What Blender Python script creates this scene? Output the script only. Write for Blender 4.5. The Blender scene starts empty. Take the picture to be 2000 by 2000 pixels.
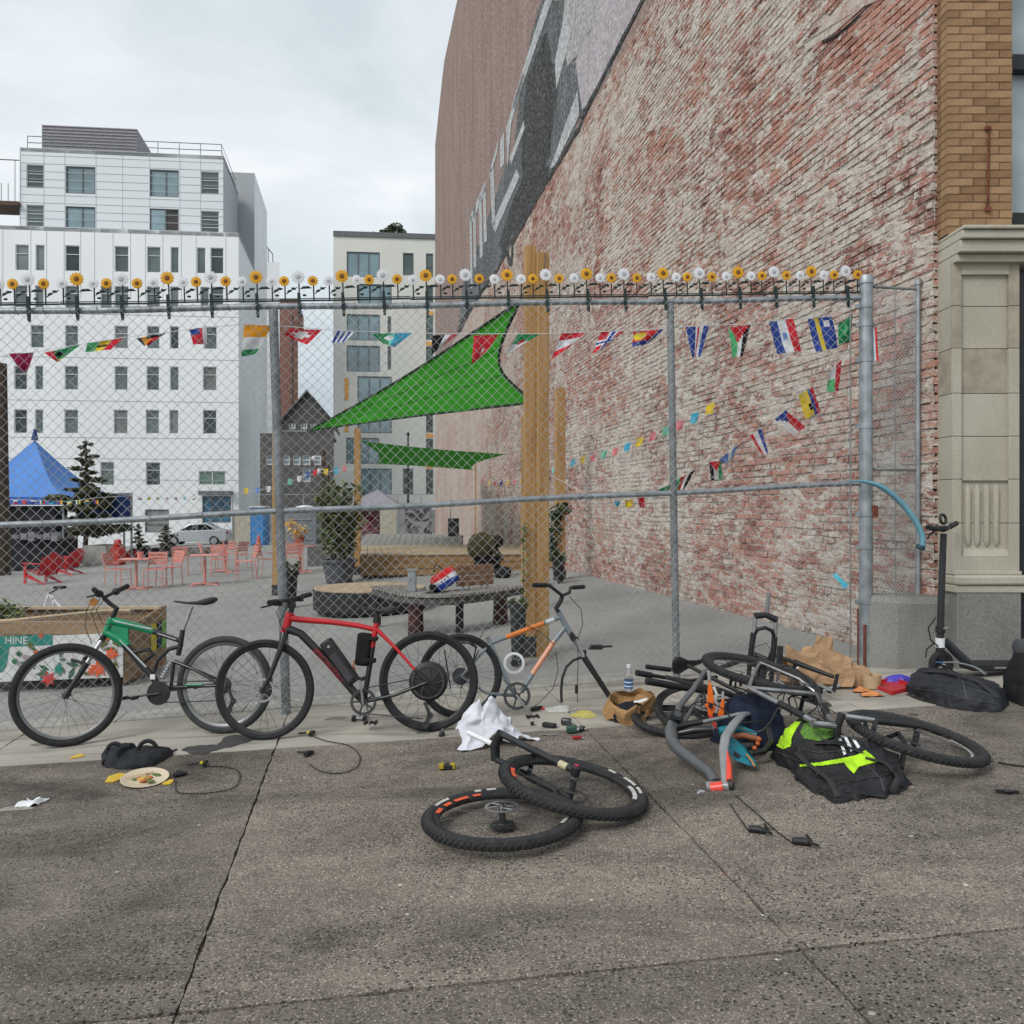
import bpy,math,random
import numpy as np
from mathutils import Vector,Matrix,noise as mnoise
random.seed(7)
rng=np.random.default_rng(7)
SC=bpy.context.scene
COL=SC.collection
R=math.radians
# camera
F=1650.0
HZ=990.0
EYE=1.6
cam_d=bpy.data.cameras.new('camera')
cam_d.sensor_width=36.0
cam_d.lens=36.0*F/2000.0
cam_d.shift_y=-(1000.0-HZ)/2000.0
cam_d.clip_start=0.05
cam_d.clip_end=3000.0
cam=bpy.data.objects.new('camera',cam_d)
COL.objects.link(cam)
cam.location=(0,0,EYE)
cam.rotation_euler=(R(90),0,0)
SC.camera=cam
# sky, sun, exposure
SUN_EL,SUN_AZ=R(43),R(223)
world=bpy.data.worlds.new('World')
SC.world=world
world.use_nodes=True
wn,wl=world.node_tree.nodes,world.node_tree.links
wn.clear()
w_out=wn.new('ShaderNodeOutputWorld')
w_bg=wn.new('ShaderNodeBackground')
w_bg.inputs['Strength'].default_value=0.1
w_sky=wn.new('ShaderNodeTexSky')
w_sky.sky_type='NISHITA'
w_sky.sun_disc=False
w_sky.sun_elevation=SUN_EL
w_sky.sun_rotation=SUN_AZ
w_tc=wn.new('ShaderNodeTexCoord')
w_map=wn.new('ShaderNodeMapping')
w_map.inputs['Scale'].default_value=(1.3,1.3,2.6)
w_map.inputs['Location'].default_value=(0.4,0.2,0.1)
w_n1=wn.new('ShaderNodeTexNoise')
w_n1.inputs['Scale'].default_value=1.7
w_n1.inputs['Detail'].default_value=7.0
w_n1.inputs['Roughness'].default_value=0.52
w_n1.inputs['Distortion'].default_value=0.35
w_r=wn.new('ShaderNodeValToRGB')
w_r.color_ramp.elements[0].position=0.36
w_r.color_ramp.elements[0].color=(0.50,0.57,0.62,1)
w_r.color_ramp.elements[1].position=0.70
w_r.color_ramp.elements[1].color=(0.93,0.96,0.98,1)
e=w_r.color_ramp.elements.new(0.52);e.color=(0.70,0.765,0.81,1)
w_mul=wn.new('ShaderNodeVectorMath');w_mul.operation='SCALE'
w_mul.inputs['Scale'].default_value=8.6
w_mix=wn.new('ShaderNodeMixRGB')
w_mix.inputs['Fac'].default_value=0.94
wl.new(w_tc.outputs['Generated'],w_map.inputs['Vector'])
wl.new(w_map.outputs['Vector'],w_n1.inputs['Vector'])
wl.new(w_n1.outputs['Fac'],w_r.inputs['Fac'])
wl.new(w_r.outputs['Color'],w_mul.inputs[0])
wl.new(w_sky.outputs['Color'],w_mix.inputs['Color1'])
wl.new(w_mul.outputs['Vector'],w_mix.inputs['Color2'])
wl.new(w_mix.outputs['Color'],w_bg.inputs['Color'])
wl.new(w_bg.outputs['Background'],w_out.inputs['Surface'])
sun_d=bpy.data.lights.new('sun','SUN')
sun_d.energy=1.5
sun_d.angle=R(24)
sun_d.color=(1.0,0.965,0.92)
sun=bpy.data.objects.new('sun',sun_d)
COL.objects.link(sun)
sv=Vector((math.sin(SUN_AZ)*math.cos(SUN_EL),math.cos(SUN_AZ)*math.cos(SUN_EL),math.sin(SUN_EL)))
sun.rotation_euler=sv.to_track_quat('Z','Y').to_euler()
SC.view_settings.view_transform='Standard'
SC.view_settings.look='None'
SC.view_settings.exposure=0.33
SC.view_settings.gamma=1.0
SC.view_settings.use_curve_mapping=False
SC.cycles.max_bounces=6
SC.cycles.transparent_max_bounces=12
# places
SL=0.05
def gz(x,y=0.0):
 return SL*(max(min(x,14.0),-48.0)+1.748)
def P(px,py,Y):
 return Vector(((px-1000.0)/F*Y,Y,EYE-(py-HZ)/F*Y))
def G(px,py,h=0.0):
 Y=F*(EYE-SL*1.748-h)/((py-HZ)+SL*(px-1000.0))
 return Vector(((px-1000.0)/F*Y,Y,EYE-(py-HZ)/F*Y))
class Pl:
 def __init__(s,p,n):
  s.p=Vector(p);s.n=Vector(n).normalized()
 def hit(s,px,py,off=0.0):
  d=Vector(((px-1000.0)/F,1.0,-(py-HZ)/F))
  o=Vector((0,0,EYE))
  t=(s.p+s.n*off-o).dot(s.n)/d.dot(s.n)
  return o+d*t
  # materials
def hexc(h):
 c=[int(h[i:i+2],16)/255.0 for i in(0,2,4)]
 return tuple(x/12.92 if x<=0.04045 else((x+0.055)/1.055)**2.4 for x in c)
MATS={}
def mat(name,col,rough=0.6,metal=0.0,var=0.18,scale=6.0,bump=0.0,bscale=None,col2=None,spec=0.4,alpha=1.0,trans=0.0,detail=5.0,stretch=None,coat=0.0,lo=0.3,hi=0.7):
 if name in MATS:return MATS[name]
 m=bpy.data.materials.new(name)
 m.use_nodes=True
 n,l=m.node_tree.nodes,m.node_tree.links
 b=n['Principled BSDF']
 b.inputs['Roughness'].default_value=rough
 b.inputs['Metallic'].default_value=metal
 b.inputs['Specular IOR Level'].default_value=spec
 b.inputs['Coat Weight'].default_value=coat
 if alpha<1:b.inputs['Alpha'].default_value=alpha
 if trans>0:b.inputs['Transmission Weight'].default_value=trans
 if col2 is None:
  a=[max(0.0,c*(1-var))for c in col];z=[min(1.0,c*(1+var))for c in col]
 else:
  a,z=col,col2
 tc=n.new('ShaderNodeTexCoord');mp=n.new('ShaderNodeMapping')
 if stretch:mp.inputs['Scale'].default_value=stretch
 l.new(tc.outputs['Object'],mp.inputs['Vector'])
 nz=n.new('ShaderNodeTexNoise')
 nz.inputs['Scale'].default_value=scale;nz.inputs['Detail'].default_value=detail
 l.new(mp.outputs['Vector'],nz.inputs['Vector'])
 rp=n.new('ShaderNodeValToRGB')
 rp.color_ramp.elements[0].position=lo;rp.color_ramp.elements[0].color=(*a,1)
 rp.color_ramp.elements[1].position=hi;rp.color_ramp.elements[1].color=(*z,1)
 l.new(nz.outputs['Fac'],rp.inputs['Fac'])
 l.new(rp.outputs['Color'],b.inputs['Base Color'])
 if bump>0:
  nb=n.new('ShaderNodeTexNoise')
  nb.inputs['Scale'].default_value=bscale or scale*4;nb.inputs['Detail'].default_value=6
  l.new(mp.outputs['Vector'],nb.inputs['Vector'])
  bp=n.new('ShaderNodeBump');bp.inputs['Strength'].default_value=min(1.0,bump)
  bp.inputs['Distance'].default_value=0.01
  l.new(nb.outputs['Fac'],bp.inputs['Height']);l.new(bp.outputs['Normal'],b.inputs['Normal'])
 MATS[name]=m
 return m
def nodes_of(m):
 return m.node_tree.nodes,m.node_tree.links,m.node_tree.nodes['Principled BSDF']
class NB:
 def __init__(s,name,rough=0.8,spec=0.3):
  s.m=bpy.data.materials.new(name);s.m.use_nodes=True
  s.n,s.l,s.b=nodes_of(s.m)
  s.b.inputs['Roughness'].default_value=rough
  s.b.inputs['Specular IOR Level'].default_value=spec
  s.tc=s.n.new('ShaderNodeTexCoord')
  MATS[name]=s.m
 def mapping(s,scale=(1,1,1),rot=(0,0,0),loc=(0,0,0)):
  mp=s.n.new('ShaderNodeMapping');mp.inputs['Scale'].default_value=scale
  mp.inputs['Rotation'].default_value=rot;mp.inputs['Location'].default_value=loc
  s.l.new(s.tc.outputs['Object'],mp.inputs['Vector'])
  return mp.outputs['Vector']
 def noise(s,scale,vec=None,detail=6,rough=0.55,dist=0.0):
  z=s.n.new('ShaderNodeTexNoise');z.inputs['Scale'].default_value=scale
  z.inputs['Detail'].default_value=detail;z.inputs['Roughness'].default_value=rough
  z.inputs['Distortion'].default_value=dist
  s.l.new(vec if vec else s.tc.outputs['Object'],z.inputs['Vector'])
  return z.outputs['Fac']
 def voro(s,scale,vec=None,out='Distance',feat='F1'):
  z=s.n.new('ShaderNodeTexVoronoi');z.inputs['Scale'].default_value=scale;z.feature=feat
  s.l.new(vec if vec else s.tc.outputs['Object'],z.inputs['Vector'])
  return z.outputs[out]
 def ramp(s,fac,stops):
  r=s.n.new('ShaderNodeValToRGB');el=r.color_ramp.elements
  while len(el)<len(stops):el.new(0.5)
  for q,(p,c)in zip(el,stops):
   q.position=p;q.color=(*c,1)if len(c)==3 else c
  s.l.new(fac,r.inputs['Fac'])
  return r.outputs['Color']
 def mix(s,fac,a,b,mode='MIX'):
  x=s.n.new('ShaderNodeMixRGB');x.blend_type=mode
  for v,i in((fac,0),(a,1),(b,2)):
   if isinstance(v,(int,float)):x.inputs[i].default_value=v if i==0 else(v,v,v,1)
   elif isinstance(v,tuple):x.inputs[i].default_value=(*v,1)
   else:s.l.new(v,x.inputs[i])
  return x.outputs['Color']
 def math(s,op,a,b=0.0):
  x=s.n.new('ShaderNodeMath');x.operation=op
  for v,i in((a,0),(b,1)):
   if isinstance(v,(int,float)):x.inputs[i].default_value=v
   else:s.l.new(v,x.inputs[i])
  return x.outputs[0]
 def attr(s,name,out='Fac'):
  a=s.n.new('ShaderNodeAttribute');a.attribute_name=name
  return a.outputs[out]
 def bump(s,h,strength=0.5,dist=0.01):
  b=s.n.new('ShaderNodeBump');b.inputs['Strength'].default_value=strength
  b.inputs['Distance'].default_value=dist
  s.l.new(h,b.inputs['Height']);s.l.new(b.outputs['Normal'],s.b.inputs['Normal'])
 def color(s,c):s.l.new(c,s.b.inputs['Base Color'])
 def rough(s,c):s.l.new(c,s.b.inputs['Roughness'])
def fabric(name,col,rough=0.9):
 return mat(name,col,rough,var=0.22,scale=14,bump=0.35,bscale=160,spec=0.15)
def paint(name,col,rough=0.35,coat=0.3):
 return mat(name,col,rough,var=0.10,scale=9,spec=0.5,coat=coat)
BLK=mat('black_plastic',(0.018,0.018,0.019),0.5,var=0.3,scale=20)
RUB=mat('tyre_rubber',(0.022,0.022,0.023),0.82,var=0.35,scale=25,bump=0.25,bscale=220)
RUBG=mat('dusty_tyre_rubber',(0.045,0.045,0.046),0.85,var=0.3,scale=18,bump=0.2,bscale=200)
ALU=mat('brushed_alloy',(0.45,0.45,0.46),0.35,0.85,var=0.2,scale=30)
STL=mat('dark_steel',(0.10,0.10,0.105),0.4,0.8,var=0.25,scale=30)
GALV=mat('galvanised_steel',(0.33,0.36,0.38),0.5,0.55,var=0.28,scale=9,bump=0.1)
GALVD=mat('weathered_galvanised_steel',(0.24,0.255,0.265),0.6,0.4,var=0.3,scale=7,bump=0.15)
WIRE=mat('galvanised_wire',(0.47,0.48,0.48),0.45,0.3,var=0.25,scale=3)
WHT=mat('white_plastic',(0.78,0.79,0.80),0.5,var=0.06)
WOOD=mat('cedar_timber',(0.33,0.18,0.065),0.8,col2=(0.47,0.29,0.125),scale=3.0,stretch=(6,6,0.5),bump=0.3,spec=0.2)
RUST=mat('rusty_steel',(0.16,0.05,0.03),0.9,var=0.4,scale=12,bump=0.4)
# mesh building
class MB:
 def __init__(s,M=None):
  s.v=[];s.f=[];s.mi=[];s.M=M;s.cur=0
 def add(s,vs,fs,m=None):
  o=len(s.v)
  M=s.M
  s.v.extend([tuple(M@Vector(p))if M else tuple(p)for p in vs])
  s.f.extend([tuple(i+o for i in q)for q in fs])
  s.mi.extend([s.cur if m is None else m]*len(fs))
  return s
 def box(s,c,size,rot=None,m=None):
  c=Vector(c);h=Vector(size)*0.5
  vs=[]
  for x in(-1,1):
   for y in(-1,1):
    for z in(-1,1):
     q=Vector((x*h.x,y*h.y,z*h.z))
     if rot:q=rot@q
     vs.append(c+q)
  return s.add(vs,[(0,1,3,2),(4,6,7,5),(0,4,5,1),(2,3,7,6),(0,2,6,4),(1,5,7,3)],m)
 def obox(s,a,b,w,h,up=(0,0,1),m=None):
  a,b=Vector(a),Vector(b);d=b-a
  x=d.normalized();u=Vector(up);y=u.cross(x)
  if y.length<1e-6:y=Vector((0,1,0)).cross(x)
  y.normalize();z=x.cross(y)
  rot=Matrix((x,y,z)).transposed()
  return s.box((a+b)/2,(d.length,w,h),rot,m)
 def tube(s,pts,r,n=8,closed=False,caps=True,m=None,flat=1.0,up=None):
  pts=[Vector(p)for p in pts];k=len(pts)
  rs=[r]*k if isinstance(r,(int,float))else list(r)
  tang=[]
  for i in range(k):
   if closed:t=pts[(i+1)%k]-pts[i-1]
   else:t=pts[min(i+1,k-1)]-pts[max(i-1,0)]
   tang.append(t.normalized()if t.length>1e-9 else Vector((0,0,1)))
  ref=Vector(up)if up else(Vector((0,0,1))if abs(tang[0].z)<0.9 else Vector((1,0,0)))
  nrm=(ref-tang[0]*ref.dot(tang[0])).normalized()
  vs=[];prev=tang[0]
  for i in range(k):
   t=tang[i]
   ax=prev.cross(t)
   if ax.length>1e-8:nrm=Matrix.Rotation(prev.angle(t),3,ax)@nrm
   nrm=(nrm-t*nrm.dot(t)).normalized();prev=t
   bi=t.cross(nrm)
   for j in range(n):
    a=2*math.pi*j/n
    vs.append(pts[i]+nrm*(math.cos(a)*rs[i]*flat)+bi*(math.sin(a)*rs[i]))
  fs=[]
  for i in range(k if closed else k-1):
   for j in range(n):
    a=i*n+j;b=i*n+(j+1)%n
    c=((i+1)%k)*n+(j+1)%n;d=((i+1)%k)*n+j
    fs.append((a,b,c,d))
  if caps and not closed:
   fs.append(tuple(range(n-1,-1,-1)));fs.append(tuple(range((k-1)*n,k*n)))
  return s.add(vs,fs,m)
 def lathe(s,prof,o,axis=(0,0,1),n=20,m=None,caps=True):
  o=Vector(o);ax=Vector(axis).normalized()
  x=ax.orthogonal().normalized();y=ax.cross(x)
  vs=[]
  for(r,h)in prof:
   for j in range(n):
    a=2*math.pi*j/n
    vs.append(o+ax*h+x*(r*math.cos(a))+y*(r*math.sin(a)))
  fs=[]
  for i in range(len(prof)-1):
   for j in range(n):
    fs.append((i*n+j,i*n+(j+1)%n,(i+1)*n+(j+1)%n,(i+1)*n+j))
  if caps:
   fs.append(tuple(range(n-1,-1,-1)));fs.append(tuple(range((len(prof)-1)*n,len(prof)*n)))
  return s.add(vs,fs,m)
 def disc(s,o,axis,r,t,n=20,m=None):
  return s.lathe([(r,-t/2),(r,t/2)],o,axis,n,m)
 def ring(s,o,axis,r0,r1,t,n=32,m=None):
  return s.lathe([(r0,-t/2),(r1,-t/2),(r1,t/2),(r0,t/2),(r0,-t/2)],o,axis,n,m,caps=False)
 def torus(s,o,axis,Rm,r,n=48,k=10,m=None,sq=1.0):
  prof=[(Rm+r*math.cos(2*math.pi*i/k),sq*r*math.sin(2*math.pi*i/k))for i in range(k+1)]
  return s.lathe(prof,o,axis,n,m,caps=False)
 def prism(s,poly,o,ex,ey,depth,m=None):
  o,ex,ey=Vector(o),Vector(ex),Vector(ey)
  nz=ex.cross(ey).normalized()*depth
  k=len(poly)
  vs=[o+ex*p[0]+ey*p[1]for p in poly]
  vs+=[q+nz for q in vs]
  fs=[tuple(range(k-1,-1,-1)),tuple(range(k,2*k))]
  for i in range(k):
   j=(i+1)%k
   fs.append((i,j,k+j,k+i))
  return s.add(vs,fs,m)
 def slab(s,pts,vec,m=None):
  pts=[Vector(p)for p in pts];vec=Vector(vec);k=len(pts)
  vs=pts+[p+vec for p in pts]
  fs=[tuple(range(k-1,-1,-1)),tuple(range(k,2*k))]
  for i in range(k):
   j=(i+1)%k;fs.append((i,j,k+j,k+i))
  return s.add(vs,fs,m)
 def grid(s,fn,nu,nv,m=None,closed_u=False):
  vs=[fn(i/nu,j/nv)for j in range(nv+1)for i in range(nu+(0 if closed_u else 1))]
  w=nu if closed_u else nu+1
  fs=[(j*w+i,j*w+(i+1)%w,(j+1)*w+(i+1)%w,(j+1)*w+i)for j in range(nv)for i in range(nu)]
  return s.add(vs,fs,m)
 def ball(s,c,rad,nu=14,nv=9,m=None,fn=None,rot=None):
  c=Vector(c)
  rad=Vector((rad,rad,rad))if isinstance(rad,(int,float))else Vector(rad)
  def g(u,v):
   a,b=u*2*math.pi,(v-0.5)*math.pi
   d=Vector((math.cos(a)*math.cos(b),math.sin(a)*math.cos(b),math.sin(b)))
   q=Vector((d.x*rad.x,d.y*rad.y,d.z*rad.z))
   if fn:q=fn(q,d)
   if rot:q=rot@q
   return c+q
  return s.grid(g,nu,nv,m,closed_u=True)
 def build(s,name,mats,parent=None,smooth=True,angle=38,bevel=0.0,loc=None):
  me=bpy.data.meshes.new(name)
  if loc is not None:
   L=Vector(loc);s.v=[tuple(Vector(p)-L)for p in s.v]
  me.from_pydata(s.v,[],s.f)
  ml=mats if isinstance(mats,(list,tuple))else[mats]
  for m_ in ml:me.materials.append(m_)
  if len(ml)>1:me.polygons.foreach_set('material_index',s.mi)
  if smooth:
   me.polygons.foreach_set('use_smooth',[True]*len(me.polygons))
   me.set_sharp_from_angle(angle=R(angle))
  me.update()
  o=bpy.data.objects.new(name,me)
  COL.objects.link(o)
  if loc is not None:o.location=loc
  if bevel>0:
   b=o.modifiers.new('bevel','BEVEL');b.width=bevel;b.segments=2;b.limit_method='ANGLE'
  if parent is not None:adopt(o,parent)
  return o
WM={}
def world_of(o):
 if o.name in WM:return WM[o.name]
 return Matrix.LocRotScale(o.location,o.rotation_euler,o.scale)
def adopt(o,parent):
 o.parent=parent
 o.matrix_parent_inverse=world_of(parent).inverted()
def tag(o,label=None,cat=None,group=None,kind=None):
 if label:o['label']=label
 if cat:o['category']=cat
 if group:o['group']=group
 if kind:o['kind']=kind
 return o
def thing(name,label,cat,loc,group=None):
 o=bpy.data.objects.new(name,None)
 o.empty_display_size=0.1
 COL.objects.link(o);o.location=loc
 return tag(o,label,cat,group)
def part_empty(name,loc,parent):
 o=bpy.data.objects.new(name,None);o.empty_display_size=0.05
 COL.objects.link(o);o.location=loc
 m=Matrix.Translation(Vector(loc))
 adopt(o,parent)
 WM[o.name]=m
 return o
def copy_tree(o,parent=None):
 c=o.copy();COL.objects.link(c)
 if parent is not None:c.parent=parent
 for ch in list(o.children):copy_tree(ch,c)
 return c
def np_mesh(name,verts,quads,mats,parent=None,attr=None,mi=None,smooth=False):
 verts=np.ascontiguousarray(verts,dtype=np.float32);quads=np.ascontiguousarray(quads,dtype=np.int32)
 me=bpy.data.meshes.new(name)
 me.vertices.add(len(verts));me.vertices.foreach_set('co',verts.ravel())
 k=quads.shape[1]
 me.loops.add(quads.size);me.loops.foreach_set('vertex_index',quads.ravel())
 me.polygons.add(len(quads));me.polygons.foreach_set('loop_start',np.arange(0,quads.size,k,dtype=np.int32))
 ml=mats if isinstance(mats,(list,tuple))else[mats]
 for m_ in ml:me.materials.append(m_)
 if mi is not None:me.polygons.foreach_set('material_index',np.asarray(mi,dtype=np.int32))
 if attr is not None:
  for nm,arr in attr.items():
   at=me.attributes.new(nm,'FLOAT','POINT');at.data.foreach_set('value',np.asarray(arr,dtype=np.float32))
 me.update(calc_edges=True);me.validate()
 me.polygons.foreach_set('use_smooth',np.full(len(quads),bool(smooth)))
 o=bpy.data.objects.new(name,me);COL.objects.link(o)
 if parent is not None:adopt(o,parent)
 return o
def fbm(p,sc=1.0,oct_=4):
 return mnoise.fractal(Vector(p)*sc,1.0,2.0,oct_)
_lat=rng.random((512,512))
def vnoise(x,y,off=0):
 xi=np.floor(x).astype(int);yi=np.floor(y).astype(int)
 fx=x-xi;fy=y-yi
 fx=fx*fx*(3-2*fx);fy=fy*fy*(3-2*fy)
 g=lambda a,b:_lat[(a+off*37)%512,(b+off*91)%512]
 return(g(xi,yi)*(1-fx)+g(xi+1,yi)*fx)*(1-fy)+(g(xi,yi+1)*(1-fx)+g(xi+1,yi+1)*fx)*fy
def vfbm(x,y,o=4,off=0):
 t=0;a=0.5;s=0
 for i in range(o):
  t=t+a*vnoise(x*2**i,y*2**i,off+i);s+=a;a*=0.55
 return t/s
 # ground
def mk_asphalt():
 k=NB('lot_asphalt',0.92,0.2)
 big=k.noise(0.35,detail=5);fine=k.noise(90,detail=4);mid=k.noise(2.2,k.mapping((1,0.5,1)),detail=6)
 c=k.ramp(mid,[(0.3,(0.215,0.212,0.20)),(0.7,(0.33,0.326,0.31))])
 c=k.mix(0.35,c,k.ramp(big,[(0.35,(0.14,0.138,0.13)),(0.65,(0.38,0.375,0.355))]))
 c=k.mix(0.35,c,k.ramp(fine,[(0.3,(0.13,0.13,0.125)),(0.7,(0.52,0.52,0.50))]))
 k.color(c);k.bump(fine,0.4,0.006)
 return k.m
def mk_aggregate():
 k=NB('exposed_aggregate_concrete',0.85,0.3)
 oi=k.n.new('ShaderNodeObjectInfo')
 big=k.noise(0.8,detail=8,rough=0.66,dist=0.4)
 streak=k.noise(1.5,k.mapping((0.45,1.7,1),rot=(0,0,R(-20))),detail=9,rough=0.68,dist=1.1)
 mot=k.noise(7,detail=6,rough=0.7)
 sand=k.noise(120,detail=4,rough=0.7)
 base=k.ramp(big,[(0.32,(0.050,0.041,0.035)),(0.46,(0.14,0.121,0.103)),(0.58,(0.205,0.18,0.155)),(0.72,(0.29,0.26,0.225))])
 base=k.mix(0.55,base,k.ramp(streak,[(0.36,(0.022,0.019,0.017)),(0.47,(0.11,0.094,0.081)),(0.58,(0.20,0.177,0.153)),(0.74,(0.30,0.27,0.235))]))
 base=k.mix(0.35,base,k.ramp(mot,[(0.33,(0.07,0.06,0.052)),(0.66,(0.36,0.33,0.29))]))
 base=k.mix(0.48,base,k.ramp(sand,[(0.34,(0.022,0.019,0.017)),(0.5,(0.15,0.131,0.113)),(0.66,(0.46,0.42,0.37))]))
 vd=k.voro(58)
 flecks=k.math('MULTIPLY',k.math('LESS_THAN',vd,0.36),k.math('GREATER_THAN',k.voro(58,out='Color'),0.52))
 clus=k.ramp(k.noise(1.3,detail=4),[(0.34,(0.15,)*3),(0.6,(1,)*3)])
 base=k.mix(k.math('MULTIPLY',flecks,clus),base,(0.028,0.026,0.026))
 lp=k.math('MULTIPLY',k.math('LESS_THAN',k.voro(90),0.30),k.math('GREATER_THAN',k.voro(90,out='Color'),0.66))
 base=k.mix(k.math('MULTIPLY',lp,0.8),base,(0.50,0.46,0.40))
 gum=k.math('LESS_THAN',k.math('ADD',k.voro(2.1,k.mapping((1,1,1),loc=(3.1,1.7,0))),k.math('MULTIPLY',mot,0.10)),0.135)
 base=k.mix(k.math('MULTIPLY',gum,0.6),base,(0.035,0.033,0.032))
 spat=k.math('LESS_THAN',k.math('ADD',k.voro(4.6,k.mapping((1,1,1),loc=(7.1,4.2,0))),k.math('MULTIPLY',mot,0.1)),0.092)
 base=k.mix(k.math('MULTIPLY',spat,0.75),base,(0.55,0.53,0.49))
 vein=k.math('ABSOLUTE',k.math('SUBTRACT',k.noise(0.9,k.mapping((1,1,1),loc=(5,2,0)),detail=8,rough=0.6),0.5))
 base=k.mix(k.ramp(vein,[(0.0,(0.5,)*3),(0.0022,(0,)*3)]),base,(0.03,0.027,0.025))
 tone=k.math('ADD',0.92,k.math('MULTIPLY',oi.outputs['Random'],0.26))
 wide=k.noise(0.75,k.mapping((0.7,1.5,1),rot=(0,0,R(-25)),loc=(2,5,0)),detail=9,rough=0.62,dist=1.4)
 tone=k.math('MULTIPLY',tone,k.ramp(wide,[(0.33,(0.48,)*3),(0.46,(0.88,)*3),(0.56,(1.05,)*3),(0.72,(1.32,)*3)]))
 hsv=k.n.new('ShaderNodeHueSaturation');k.l.new(base,hsv.inputs['Color']);k.l.new(tone,hsv.inputs['Value'])
 k.color(k.mix(1.0,hsv.outputs['Color'],(1.0,0.965,0.92),'MULTIPLY'));k.bump(k.math('ADD',sand,vd),0.6,0.005)
 return k.m
def mk_strip():
 k=NB('worn_concrete',0.9,0.2)
 big=k.noise(1.4,detail=7,rough=0.6);st=k.noise(2.0,k.mapping((0.5,2.4,1),rot=(0,0,R(8))),detail=6,dist=0.8)
 fine=k.noise(170,detail=3)
 c=k.ramp(big,[(0.3,(0.26,0.235,0.20)),(0.7,(0.56,0.52,0.445))])
 c=k.mix(0.5,c,k.ramp(st,[(0.36,(0.09,0.078,0.068)),(0.46,(0.38,0.345,0.29)),(0.7,(0.56,0.515,0.44))]))
 c=k.mix(0.25,c,k.ramp(fine,[(0.3,(0.08,)*3),(0.7,(0.5,0.48,0.44))]))
 spot=k.math('LESS_THAN',k.math('ADD',k.voro(1.5,k.mapping((1,1.4,1),loc=(0.4,1.1,0))),k.math('MULTIPLY',k.noise(9,detail=5),0.25)),0.24)
 c=k.mix(k.math('MULTIPLY',spot,0.6),c,(0.05,0.048,0.047))
 k.color(c);k.bump(k.math('ADD',fine,big),0.3,0.004)
 return k.m
ASPH,AGG,STRIP=mk_asphalt(),mk_aggregate(),mk_strip()
DIRT=mat('joint_dirt',(0.030,0.024,0.02),1.0,var=0.5,scale=45,col2=(0.16,0.115,0.08))
KERBW=mat('pale_concrete_kerb',(0.36,0.345,0.31),0.9,var=0.25,scale=5,bump=0.3)
FD=Vector((0.9897,0.1429,0));FN=Vector((0.1429,-0.9897,0))
F0=Vector((-1.748,6.55,0))
def fence_pt(t,h,off=0.0):
 p=F0+FD*t+FN*off
 return Vector((p.x,p.y,gz(p.x)+h))
xs=[-900,-300,-120,-80,-60,-48,-40,-30,-20,-12,-8,-4,0,4,8,14,30,90,300,900]
ys=[-60,-10,0,3,6,8,12,18,26,40,60,90,140,300,800,2200]
b=MB()
nx=len(xs)
b.add([(x,y,gz(x)-0.035)for y in ys for x in xs],[(j*nx+i,j*nx+i+1,(j+1)*nx+i+1,(j+1)*nx+i)for j in range(len(ys)-1)for i in range(nx-1)])
tag(b.build('ground',ASPH),kind='structure')
b=MB()
def lotgrid(u,v):
 x=-50+u*66;y0=(6.55+0.1444*(x+1.748))+0.22
 y=y0+(85-y0)*v**1.6
 return(x,y,gz(x)-0.012)
b.grid(lotgrid,40,24)
tag(b.build('lot_ground',ASPH),kind='structure')
pave=thing('pavement',None,None,(0,4,0))
pave['kind']='structure'
def line2(p,q):
 p,q=Vector(p[:2]),Vector(q[:2]);return p,(q-p).normalized()
def isect(l1,l2):
 (p,d),(q,e)=l1,l2
 den=d.x*e.y-d.y*e.x
 t=((q.x-p.x)*e.y-(q.y-p.y)*e.x)/den
 return p+d*t
j1=line2(G(545,1440),G(342,1985));j2=line2(G(1269,1553),G(1694,1990))
perp=Vector((math.cos(R(8)),math.sin(R(8))))
cols=[(j1[0]-perp*3.84,j1[1]),(j1[0]-perp*1.92,j1[1]),j1,j2,(j2[0]+perp*1.92,j2[1]),(j2[0]+perp*3.84,j2[1])]
cross=line2(G(150,2000),G(2000,1811));stripl=line2(G(0,1497),G(906,1438))
fedge=(F0.xy+FD.xy*0-FN.xy*0.17,FD.xy)
rows=[(cross[0]-Vector((0,2.9)),cross[1]),cross,stripl,fedge]
b=MB()
b.add([(-6,-2,gz(-6)-0.016),(7.5,-2,gz(7.5)-0.016),(7.5,8.0,gz(7.5)-0.016),(-6,6.05,gz(-6)-0.016)],[(0,1,2,3)])
b.build('joint_bed',DIRT,pave)
for c in range(5):
 for r_ in range(3):
  q=[isect(cols[c],rows[r_]),isect(cols[c+1],rows[r_]),isect(cols[c+1],rows[r_+1]),isect(cols[c],rows[r_+1])]
  cen=sum(q,Vector((0,0)))/4
  g=0.0065 if r_<2 else 0.004
  q=[p+(cen-p).normalized()*g*1.5 for p in q]
  ring=[]
  for a_ in range(4):
   p0,p1=q[a_],q[(a_+1)%4];L=(p1-p0).length;n_=max(2,int(L/0.05))
   nn=Vector((p1.y-p0.y,p0.x-p1.x)).normalized()
   for i_ in range(n_):
    w_=0.0 if i_==0 else(mnoise.noise(Vector((p0.x*3+i_*0.45,p0.y*2+c,r_*3+a_)))*0.010+random.uniform(-0.003,0.003))
    pp=p0.lerp(p1,i_/n_)+nn*w_
    ring.append(Vector((pp.x,pp.y,gz(pp.x))))
  mb=MB();mb.slab([p-Vector((0,0,0.05))for p in ring],(0,0,0.05))
  mb.build('paving_slab',AGG if r_<2 else STRIP,pave,smooth=False)
b=MB()
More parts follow.
